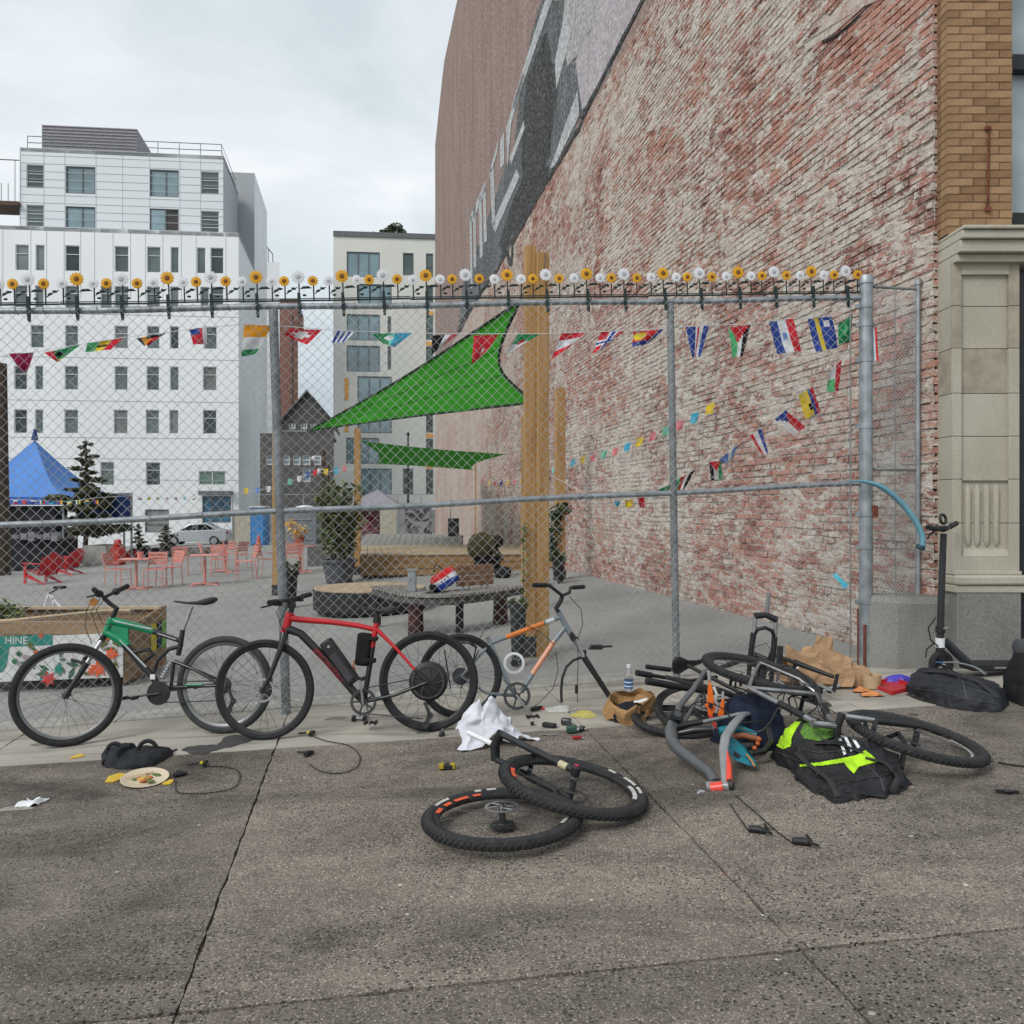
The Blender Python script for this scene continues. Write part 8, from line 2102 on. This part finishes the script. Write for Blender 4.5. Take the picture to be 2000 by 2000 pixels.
cl=heap(P(1470,1400,5.2),Vector((0.22,0.05,0)),Vector((-0.03,0.20,0)),0.26,5.0,40,20,0.03);o_=cl.build('dark_cloth',fabric('navy_cloth',(0.016,0.022,0.040)),None,angle=70);tag(o_,'crumpled navy cloth stuffed among the heaped bicycles','cloth')
# black laptop backpack by the scooter
bc_=gpt(1866,1372);lb_=thing('laptop_backpack','black padded laptop backpack lying at the scooter','backpack',bc_)
bd=sack([gpt(x,y)for x,y in((1772,1350),(1790,1362),(1830,1378),(1880,1388),(1955,1390),(1966,1372),(1945,1352),(1900,1338),(1850,1330),(1800,1332))],lambda x,y:0.15-0.16*max(0.0,x-gpt(1840,1360).x),9.0,0.020,8.0,120,46)
BN2=mat('blue_black_nylon',(0.020,0.022,0.028),0.6,var=0.2,scale=12,bump=0.25,bscale=80,spec=0.35);bd.build('body',BN2,lb_,angle=60)
for pp in([(1782,1322),(1830,1326),(1880,1340),(1940,1360)],[(1790,1345),(1840,1352),(1900,1368),(1950,1376)],[(1850,1306),(1880,1330),(1890,1370)]):surf_line('seam',bd,pp,0.005,SEAMG,lb_)
surf_line('webbing_strap',bd,[(1800,1312),(1850,1318),(1910,1335),(1955,1365)],0.02,WEB,lb_,0.25,0.004,0.02)
mb=MB();mb.tube(smooth_path([gpt(1840,1335,0.16),gpt(1870,1340,0.175),gpt(1905,1346,0.16),gpt(1925,1352,0.13)],6),0.014,8,flat=0.5);mb.build('strap',mat('grey_webbing',(0.16,0.17,0.18),0.8),lb_)
mb=MB();mb.tube([gpt(1828,1333,0.155),gpt(1842,1336,0.165)],0.009,6,flat=0.6);mb.build('blue_tab',mat('blue_tab',(0.03,0.14,0.30),0.6),lb_)
mb=MB();mb.tube(smooth_path([gpt(1770,1356,0.0),gpt(1790,1366,0.012),gpt(1810,1372,0.01),gpt(1835,1378,0.02)],6),0.007,6);mb.build('loose_strap',BLK,lb_)
sk_=thing('dark_sack','charcoal cloth sack standing at the right edge','bag',gpt(1992,1372))
bd=heap(gpt(2048,1378)+Vector((0.03,0.12,0)),Vector((0.22,0,0)),Vector((0,0.18,0)),0.38,13.0,36,26,0.02,0.8);bd.build('body',fabric('charcoal_canvas',(0.020,0.020,0.022)),sk_,angle=70)
q=gpt(2010,1375);mb=MB();mb.lathe([(0.075,0.30),(0.09,0.36),(0.07,0.41),(0.02,0.42)],q+Vector((0.06,0.13,0)),(0,0,1),18);mb.build('gathered_top',mat('grey_canvas_rim',(0.06,0.062,0.066),0.8),sk_)
# paper bags, bottle, tray and scraps
def mk_paper(name,c):
 k=NB(name,0.85,0.2);v=k.voro(9,out='Distance',feat='DISTANCE_TO_EDGE' if False else 'F1');n_=k.noise(7,detail=6,rough=0.7)
 k.color(k.ramp(n_,[(0.3,tuple(x*0.72 for x in c)),(0.7,tuple(min(1,x*1.1)for x in c))]));k.bump(k.math('ADD',v,n_),0.7,0.02);return k.m
KRAFT=mk_paper('kraft_paper',(0.43,0.27,0.155));KRAFT2=mk_paper('brown_paper',(0.40,0.235,0.105))
pb_=thing('paper_bag','large crumpled brown paper bag lying against the fence foot','paper bag',gpt(1600,1345))
def crump(p,s,amp):return p+Vector((mnoise.noise(p*s),mnoise.noise(p*s+Vector((7,3,1))),mnoise.noise(p*s+Vector((1,9,4)))))*amp
Yp=6.6
mb=MB();
def bagf(u,v):
 th=u*2*math.pi
 k_=(abs(math.cos(th))**3.4+abs(math.sin(th))**3.4)**(-1/3.4)
 x=-0.30+0.60*v
 hh=0.125+0.03*math.sin(v*2.6)-0.06*v;dd=0.15
 o_=P(1600,1330,Yp);o_.z=gz(o_.x)
 p=o_+Vector((x+0.02,dd*math.cos(th)*k_,hh+hh*0.96*math.sin(th)*k_))
 q=crump(p,5.5,0.075);r_=crump(q,14.0,0.045);r_.z=max(r_.z,gz(r_.x)+0.004);return r_
mb.grid(bagf,20,11,closed_u=True)
mb.build('paper',KRAFT,pb_,smooth=False)
mb=MB();q0=[P(1593,1296,Yp-0.05),P(1640,1304,Yp-0.02),P(1626,1244,Yp+0.06),P(1594,1241,Yp+0.05)]
mb.grid(lambda u,v:crump(lerp(lerp(q0[0],q0[1],u),lerp(q0[3],q0[2],u),v),12,0.03),4,4);mb.build('open_flap',KRAFT,pb_,smooth=False)
mb=MB();q0=[P(1530,1262,Yp-0.1),P(1545,1330,Yp-0.2),P(1660,1345,Yp-0.22),P(1668,1290,Yp-0.12)]
mb.grid(lambda u,v:crump(lerp(lerp(q0[1],q0[2],u),lerp(q0[0],q0[3],u),v)+Vector((0,-0.03*math.sin(v*3.1),0)),7,0.07),9,6);mb.build('side_panel',KRAFT,pb_,smooth=False)
sb=thing('small_paper_bag','small torn brown paper bag with dark rags inside','paper bag',gpt(1225,1420))
cb_=gpt(1228,1412)+Vector((0.02,0.06,0))
mb=MB()
def sbag(u,v):
 th=u*2*math.pi;rr=0.155*(1.0+0.15*math.sin(3*th))*(1.02-0.20*(v-0.5)**2);zz=0.15*v*(1.0+0.35*math.sin(th+0.5))
 return crump(cb_+Vector((rr*math.cos(th),rr*0.8*math.sin(th),0.006+zz)),9,0.06)
mb.grid(sbag,20,5,closed_u=True);mb.build('paper',KRAFT2,sb,smooth=False)
mb=heap(cb_,Vector((0.12,0,0)),Vector((0,0.09,0)),0.12,4.0,28,12,0.02);mb.build('dark_rag',fabric('dark_rag',(0.02,0.02,0.026)),sb)
mb=MB();mb.grid(lambda u,v:crump(cb_+Vector((0.03+0.08*u,-0.03+0.05*v,0.13+0.02*u)),15,0.02),6,5);mb.build('white_wrapper',WHT,sb)
mb=MB();mb.grid(lambda u,v:crump(cb_+Vector((0.11+0.16*u,-0.05+0.06*v,0.10-0.05*u)),12,0.02),8,5);mb.build('denim_strip',fabric('faded_denim',(0.10,0.14,0.20)),sb)
wbq=gpt(1228,1365);wbt=thing('water_bottle','clear plastic water bottle with a blue label','bottle',wbq)
PET=mat('clear_plastic',(0.90,0.93,0.95),0.08,var=0.02,trans=0.93,spec=0.5)
mb=MB();mb.lathe([(0.028,0.0),(0.034,0.008),(0.034,0.17),(0.030,0.19),(0.014,0.225),(0.0135,0.24)],wbq,(0,0,1),24);mb.build('bottle_body',PET,wbt)
mb=MB();mb.lathe([(0.0352,0.085),(0.0352,0.150)],wbq,(0,0,1),24,caps=False);mb.build('label',mat('blue_label',(0.04,0.13,0.32),0.4),wbt);mb=MB();mb.lathe([(0.0353,0.128),(0.0353,0.136)],wbq,(0,0,1),24,caps=False);mb.lathe([(0.0353,0.098),(0.0353,0.106)],wbq,(0,0,1),24,caps=False);mb.build('label_band',WHT,wbt)
mb=MB();mb.lathe([(0.016,0.238),(0.016,0.262),(0.0,0.264)],wbq,(0,0,1),18);mb.build('cap',WHT,wbt)
tq=gpt(1740,1348);tr_=thing('red_tray','shallow red plastic tray lying beside the black backpack','tray',tq)
REDT=mat('red_plastic',(0.50,0.025,0.03),0.4,var=0.08)
mb=MB();a_=[gpt(1700,1340),gpt(1742,1358),gpt(1790,1346),gpt(1745,1330)];cen=sum(a_,Vector())/4
mb.slab([p+Vector((0,0,0.004))for p in a_],(0,0,0.006));mb.build('tray_base',REDT,tr_,smooth=False)
for i in range(4):mb=MB();mb.obox(a_[i]+Vector((0,0,0.016)),a_[(i+1)%4]+Vector((0,0,0.016)),0.012,0.026);mb.build('tray_rim',REDT,tr_)
cq=gpt(1702,1344);mb=MB();mb.lathe([(0.060,0.006),(0.074,0.105),(0.070,0.105),(0.057,0.012)],cq,(0,0,1),24);o_=mb.build('paper_cup',mat('tan_paper_cup',(0.55,0.40,0.24),0.7,var=0.1),None,loc=cq);tag(o_,'wide tan paper cup beside the red tray','cup')
bx=gpt(1676,1338);mb=MB();mb.box(bx+Vector((0,0,0.055)),(0.10,0.07,0.10),Matrix.Rotation(R(20),3,'Z'));o_=mb.build('dark_carton',mat('dark_carton',(0.025,0.018,0.018),0.6),None,bevel=0.004,loc=bx);tag(o_,'small dark carton between paper bag and tan cup','carton')
pq=gpt(1752,1330);cl=heap(pq,Vector((0.085,0,0)),Vector((0,0.06,0)),0.05,21.0,30,14,0.03);o_=cl.build('purple_glove',mat('purple_nitrile',(0.075,0.06,0.45),0.45,var=0.15),None);tag(o_,'crumpled purple disposable glove next to the red tray','glove')
for i,(x,y,sc)in enumerate(((1683,1352,1.0),(1703,1360,1.25))):
 pq=gpt(x,y);mb=MB();mb.grid(lambda u,v:crump(pq+Vector(((u-0.5)*0.13*sc,(v-0.5)*0.075,0.010+0.03*math.sin(u*3.1)*math.sin(v*3.1))),22,0.016),10,7);o_=mb.build('orange_peel',mat('orange_peel_skin',(0.56,0.22,0.075),0.6,var=0.2,scale=30),None);tag(o_,('piece of orange peel near the large paper bag','larger piece of orange peel near the red tray')[i],'orange peel')
ot=gpt(1655,1372);
wt=thing('white_cloth','crumpled white cloth heaped beside the lying fork','cloth',gpt(960,1440))
WCL=mat('white_cotton',(0.66,0.665,0.72),0.9,var=0.10,scale=9,bump=0.3,bscale=40);YC=5.25
import itertools
pk_=[(-0.13,0.02,0.26),(-0.02,0.03,0.285),(0.08,0.05,0.17),(-0.05,-0.06,0.12)]
oc=P(965,1424,5.42);oc.z=gz(oc.x)
mb=MB()
def towel(u,v):
 a_=u*2*math.pi
 ext=0.20+0.05*math.sin(2*a_+0.6)+0.035*math.sin(5*a_)
 r_=v
 x,y=ext*1.15*r_*math.cos(a_)-0.03*(1-r_),ext*0.7*r_*math.sin(a_)
 z=0.0
 for(qx,qy,qh)in pk_:
  d=math.hypot((x-qx)*1.0,(y-qy)*1.2);z=max(z,qh-d*1.35)
 z=max(z,0.012+0.02*(1-r_))
 p=oc+Vector((x,y,z));return crump(crump(p,7,0.05),17,0.03)
mb.grid(towel,72,30,closed_u=True)
mb.v=[(x,y,max(z,gz(x)+0.004))for x,y,z in mb.v];mb.build('cloth',WCL,wt,angle=60)
fbq=gpt(262,1490);fb_=thing('flat_fabric_bag','flat dark grey fabric bag with two loop handles','bag',fbq)
DGF=fabric('slate_fabric',(0.030,0.032,0.035))
bd=sack([gpt(x,y)for x,y in((204,1490),(212,1500),(255,1503),(300,1495),(328,1480),(332,1472),(300,1470),(250,1474),(215,1478))],lambda x,y:0.055+0.03*(x<gpt(240,1490).x),15.0,0.013,7.0,84,26);bd.build('body',DGF,fb_,angle=60)
for(x,y,w_)in((224,1487,0.058),(288,1482,0.064)):
 q=gpt(x,y,0.03);mb=MB();mb.tube([q+Vector((-w_+0.0*i,0.0,0))*1.0 if False else q+Vector((math.cos(math.pi*(1-i/12))*w_,0.01*i/12,math.sin(math.pi*i/12)*0.085))for i in range(13)],0.014,8,flat=0.4,up=(0,1,0));mb.build('handle',BN,fb_)
mb=MB();mb.tube([gpt(206,1496,0.02),gpt(205,1490,0.05),gpt(211,1484,0.06)],0.022,10);mb.build('rolled_edge',DGF,fb_)
mb=MB();mb.tube([gpt(325,1473,0.006),gpt(345,1465,0.006)],0.012,6,flat=0.3);mb.build('loose_strap',BN,fb_)
pq=gpt(283,1527);pt_=thing('paper_plate','paper plate of leftover food next to the dark fabric bag','plate',pq)
tl=Vector((0.05,-0.12,1)).normalized()
mb=MB();mb.lathe([(0.0,0.010),(0.095,0.010),(0.105,0.016),(0.132,0.026),(0.134,0.024),(0.108,0.010),(0.095,0.004),(0.0,0.004)],pq+Vector((0,0,0.004)),tl,44,caps=False);mb.build('dish',mat('cream_paper_plate',(0.62,0.52,0.38),0.7,var=0.06),pt_)
rr=random.Random(9)
for i in range(16):
 a_,r_=rr.uniform(0,6.28),rr.uniform(0.01,0.085);q=pq+Vector((math.cos(a_)*r_,math.sin(a_)*r_,0.018));mb=MB();sz_=rr.uniform(0.012,0.026)
 mb.ball(q,(sz_,sz_*0.8,0.008),10,6,fn=lambda p_,d_:p_*(1+0.35*mnoise.noise(d_*2.5+Vector((i,0,0)))));mb.build('food_scrap',rr.choice((mat('tomato_sauce',(0.48,0.12,0.03),0.45),mat('mustard_food',(0.66,0.40,0.06),0.5),mat('noodle_food',(0.60,0.45,0.20),0.5),mat('green_herb',(0.12,0.16,0.04),0.6))),pt_)
mb=MB();mb.obox(pq+Vector((-0.10,-0.02,0.034)),pq+Vector((0.02,0.08,0.034)),0.014,0.003);mb.build('wooden_fork',mat('birch_fork',(0.55,0.42,0.26),0.7),pt_)
def splat(name,px,py,w_,h_,m,label,cat,seed,th=0.004,n=22):
 q=gpt(px,py);s_=q.y/F;rr_=random.Random(seed)
 hh=h_*s_*q.y/(EYE-q.z)
 pts_=[]
 for i in range(n):
  a_=2*math.pi*i/n;r_=1+0.28*math.sin(a_*3+seed)*0.6+rr_.uniform(-0.12,0.12);x=q.x+math.cos(a_)*w_*s_*r_;pts_.append(Vector((x,q.y+math.sin(a_)*hh*r_,gz(x)+0.002)))
 mb_=MB();mb_.slab(pts_,(0,0,th));o_=mb_.build(name,m,None,smooth=False);tag(o_,label,cat);return o_
MUS=mat('spilled_mustard',(0.66,0.43,0.035),0.5,var=0.15,scale=30)
splat('food_spill',230,1520,22,8,MUS,'round yellow food spill left of the paper plate','spill',1,0.006)
splat('food_spill',152,1478,11,4,MUS,'small yellow food scrap under the green bicycle','spill',2)
splat('food_spill',329,1529,9,5,MUS,'yellow splash at the edge of the paper plate','spill',3)
splat('chalk_mark',1140,1396,26,7,mat('yellow_chalk',(0.52,0.47,0.13),0.95,var=0.3,scale=40),'faded yellow chalk mark on the pale concrete','mark',4,0.001)
splat('paint_smear',1085,1386,30,6,mat('white_smear',(0.55,0.54,0.51),0.95,var=0.25,scale=30),'white paint smear near the chainring of the orange frame','mark',5,0.001)
splat('dark_blotch',398,1463,40,9,mat('blotch_dark',(0.055,0.052,0.05),0.7,var=0.3,scale=12),'dark oil stain under the tyre of the green bicycle','blotch',6,0.001);splat('dark_blotch',462,1446,36,12,mat('blotch_dark',(0.055,0.052,0.05),0.7),'dark patch between the green and red bicycles','blotch',7,0.0014)  # flat dark blotches laid on the ground beside the wheels
q=gpt(66,1570);mb=MB();mb.grid(lambda u,v:crump(q+Vector(((u-0.5)*0.12,(v-0.5)*0.10,0.012+0.02*math.sin(u*3.1)*math.sin(v*3.1))),20,0.03),10,8);o_=mb.build('tissue',WHT,None,angle=40);tag(o_,'scrap of white tissue on the bare pavement','tissue')
splat('milk_smear',28,1580,36,5,mat('white_smear_thin',(0.30,0.285,0.26),0.9,var=0.3,scale=20),'thin whitish smear beside the tissue scrap','mark',9,0.001)
q=gpt(873,1503);t=thing('multi_tool','black and yellow folding tool lying near the loose wheels','tool',q);mb=MB();rz=Matrix.Rotation(R(-8),3,'Z')
mb.box(q+Vector((-0.005,0,0.018)),(0.085,0.035,0.03),rz);mb.build('handle',BLK,t,bevel=0.005)
for dx in(-0.03,0.035):mb=MB();mb.box(q+Vector((dx,-0.002,0.022)),(0.030,0.038,0.030),rz);mb.build('yellow_grip',mat('dull_yellow_plastic',(0.42,0.30,0.02),0.5),t,bevel=0.004)
for i,(x,y,sx,sy,sz_,m_,lb,nm)in enumerate(((1073,1421,0.10,0.04,0.03,BLK,'black oblong part in the cluster of loose parts','loose_part'),(1106,1416,0.07,0.05,0.045,STL,'dark metal lump at the back of the loose parts','loose_part'),(1117,1432,0.075,0.05,0.05,mat('bottle_green_plastic',(0.03,0.08,0.06),0.5),'green and silver small box among the loose parts','small_box'),(1128,1444,0.07,0.02,0.02,mat('dark_red_plastic',(0.35,0.02,0.03),0.4),'short red plastic tool among the loose parts','tool'),(1048,1388,0.10,0.03,0.03,BLK,'screwdriver with a red end under the orange frame','screwdriver'),(1040,1417,0.025,0.025,0.025,BLK,'tiny black knob left of the loose parts','loose_part'),(1136,1428,0.05,0.04,0.03,STL,'dark metal part right of the green box','loose_part'))):
 q=gpt(x,y);t=thing(nm,lb,'part' if nm=='loose_part' else nm.replace('_',' '),q);mb=MB();rz=Matrix.Rotation(R(15*i-30),3,'Z')
 mb.box(q+Vector((0,0,sz_/2+0.002)),(sx,sy,sz_),rz);mb.build('casing',m_,t,bevel=min(sy,sz_)*0.25)
 mb=MB();mb.tube([q+Vector((sx*0.35,-0.01,sz_*0.6)),q+Vector((sx*0.6,-0.01,sz_*0.55))],sz_*0.28,8);mb.build('tip',mat('red_tip',(0.5,0.04,0.03),0.4)if nm=='screwdriver' else ALU,t)
q=gpt(1075,1437);t=thing('chain_piece','short length of silver chain among the loose parts','chain',q)
for i in range(9):mb=MB();a_=i*0.5;mb.torus(q+Vector((-0.055+0.014*i,0.012*math.sin(i*1.1),0.006)),(0,0.3,1),0.009,0.0028,12,6);mb.build('link',ALU,t)
q=gpt(1963,1550);t=thing('cable_clip','small black plastic clip alone at the right of the pavement','clip',q);mb=MB();mb.torus(q+Vector((0.01,0,0.012)),(0.1,0.2,1),0.022,0.006,20,8);mb.build('ring',BLK,t);mb=MB();mb.obox(q+Vector((-0.04,0.01,0.01)),q+Vector((0.06,-0.012,0.01)),0.012,0.014);mb.build('tab',BLK,t)
q=gpt(702,1408);t=thing('loose_pedal','loose alloy pedal on the pavement below the red bicycle','pedal',q);mb=MB();mb.box(q+Vector((-0.04,0,0.02)),(0.03,0.05,0.035));mb.box(q+Vector((0.04,0,0.02)),(0.03,0.05,0.035));mb.build('cage',BLK,t,bevel=0.004);mb=MB();mb.tube([q+Vector((-0.05,0,0.02)),q+Vector((0.05,0,0.02))],0.012,10);mb.tube([q+Vector((0,0,0.02)),q+Vector((0,0.01,0.075))],0.012,8);mb.build('body',ALU,t)
q=gpt(862,1438);t=thing('axle_nut','small metal nut beside the flat tyre of the red bicycle','nut',q);mb=MB();mb.lathe([(0.02,0),(0.02,0.02),(0.012,0.035)],q,(0.3,-0.2,1),12);mb.build('body',BLK,t);mb=MB();mb.tube([q+Vector((0,0,0.02)),q+Vector((0.01,0,0.05))],0.006,6);mb.build('stud',ALU,t)
for i,(x,y,m_,lb)in enumerate(((1370,1664,mat('green_scrap',(0.03,0.30,0.16),0.6),'scrap of green plastic in the pavement joint'),(1413,1708,mat('red_scrap',(0.5,0.06,0.03),0.6),'scrap of red plastic in the pavement joint'),(1466,1764,mat('tan_scrap',(0.50,0.30,0.14),0.7),'tan cigarette end in the pavement joint'),(1492,1788,WHT,'white paper shred in the pavement joint'),(1520,1875,WHT,'flattened white paper scrap near the crossing joints'))):
 q=gpt(x,y);mb=MB();mb.obox(q+Vector((-0.007,0.009,-0.003)),q+Vector((0.007,-0.009,-0.003)),0.007,0.006);o_=mb.build('litter_scrap',m_,None,bevel=0.001,loc=q);tag(o_,lb,'litter')
 # kick scooter by the pilaster
Ys=6.62;s_b=P(1842,1312,Ys);s_b.z=gz(s_b.x)
sc_t=thing('kick_scooter','dark grey electric kick scooter leaning at the granite plinth','scooter',s_b)
DG=mat('scooter_grey',(0.028,0.030,0.034),0.45,var=0.2)
tubes(sc_t,'stem',DG,([P(1843,1042,Ys),P(1838,1180,Ys),P(1836,1262,Ys)],[0.024,0.026,0.028]),n=14)
tubes(sc_t,'stem_collar',BLK,([P(1837,1224,Ys),P(1836,1236,Ys)],0.036),n=14);tubes(sc_t,'collar_clip',ALU,([P(1842,1228,Ys-0.03),P(1852,1226,Ys-0.03)],0.008))
tubes(sc_t,'white_sleeve',WHT,([P(1836,1246,Ys),P(1836,1264,Ys)],0.0345),n=14);tubes(sc_t,'fork_neck',BLK,([P(1836,1264,Ys),P(1837,1285,Ys),P(1838,1300,Ys)],[0.030,0.04,0.03]))
ge,gf_=P(1812,1030,Ys-0.22),P(1868,1022,Ys+0.24);gm=P(1843,1036,Ys)
tubes(sc_t,'handlebar',BLK,([ge,gm,gf_],0.015));tubes(sc_t,'grip',RUB,([ge,lerp(ge,gm,0.5)],0.020));tubes(sc_t,'grip',RUB,([gf_,lerp(gf_,gm,0.5)],0.020))
mb=MB();mb.torus(P(1842,1014,Ys-0.05),(0.6,-1,0.2),0.036,0.011,24,8);mb.build('mirror_loop',BLK,sc_t);mb=MB();mb.box(P(1838,1032,Ys-0.04),(0.09,0.06,0.04));mb.build('display',BLK,sc_t,bevel=0.01);tubes(sc_t,'brake_lever',BLK,([P(1830,1034,Ys-0.1),P(1816,1044,Ys-0.16),P(1812,1052,Ys-0.2)],0.007))
for pts_ in([(1828,1206),(1813,1226),(1818,1250),(1832,1262)],[(1826,1255),(1810,1268),(1808,1284)]):tubes(sc_t,'cable',BLK,([P(x,y,Ys-0.03)for x,y in pts_],0.006),n=6)
tubes(sc_t,'down_arm',DG,([P(1846,1252,Ys),P(1872,1278,Ys),P(1898,1302,Ys)],[0.032,0.036,0.034]));a_,c_=P(1886,1300,Ys),P(2030,1300,Ys+0.1)
mb=MB();mb.obox(a_,c_,0.17,0.06);mb.build('deck',BLK,sc_t,bevel=0.012);mb=MB();mb.obox(lerp(a_,c_,0.30)+Vector((0,-0.088,0.0)),lerp(a_,c_,0.46)+Vector((0,-0.088,0.0)),0.004,0.014);mb.build('deck_reflector',ALU,sc_t)
fwq=Vector((P(1838,1300,Ys).x,Ys,s_b.z+0.11));wheel(sc_t,fwq,(0.25,-1,0),0.11,0.025,spokes=0,rotor=False,rimd=0.03);rw=Vector((c_.x+0.1,c_.y,s_b.z+0.13));wheel(sc_t,rw,(0.05,-1,0),0.11,0.025,spokes=0,rotor=False,rimd=0.03)
# pale blue bent tube on the gate post
bt_=thing('blue_tube','pale blue bendy tube hooked over the fence rail by the gate post','tube',P(1700,945,7.1))
mb=MB();mb.tube(smooth_path([P(1655,939,7.12),P(1690,941,7.10),P(1725,953,7.08),P(1760,982,7.05),P(1788,1018,7.0),P(1802,1050,6.96),P(1800,1072,6.94)],6),[0.004+0.030*min(1,i/12)for i in range(37)],12,flat=0.7);mb.build('foam_tube',mat('pale_blue_foam',(0.13,0.30,0.37),0.65,var=0.12),bt_)
mb=MB();mb.tube([P(1799,1066,6.93),P(1796,1072,6.93)],0.037,12);mb.build('end_band',mat('dark_teal_band',(0.02,0.06,0.08),0.6),bt_)
q=Vector(P(1641,1133,7.15));mb=MB();c4=[P(1626,1122,7.1),P(1634,1119,7.1),P(1657,1143,7.1),P(1646,1149,7.1)]
mb.grid(lambda u,v:crump(lerp(lerp(c4[0],c4[1],v),lerp(c4[3],c4[2],v),u),18,0.012),8,5);o_=mb.build('paper_scrap',mat('cyan_paper',(0.10,0.52,0.68),0.7,var=0.08),None);tag(o_,'bright cyan paper scrap caught in the fence by the gate post','paper scrap')
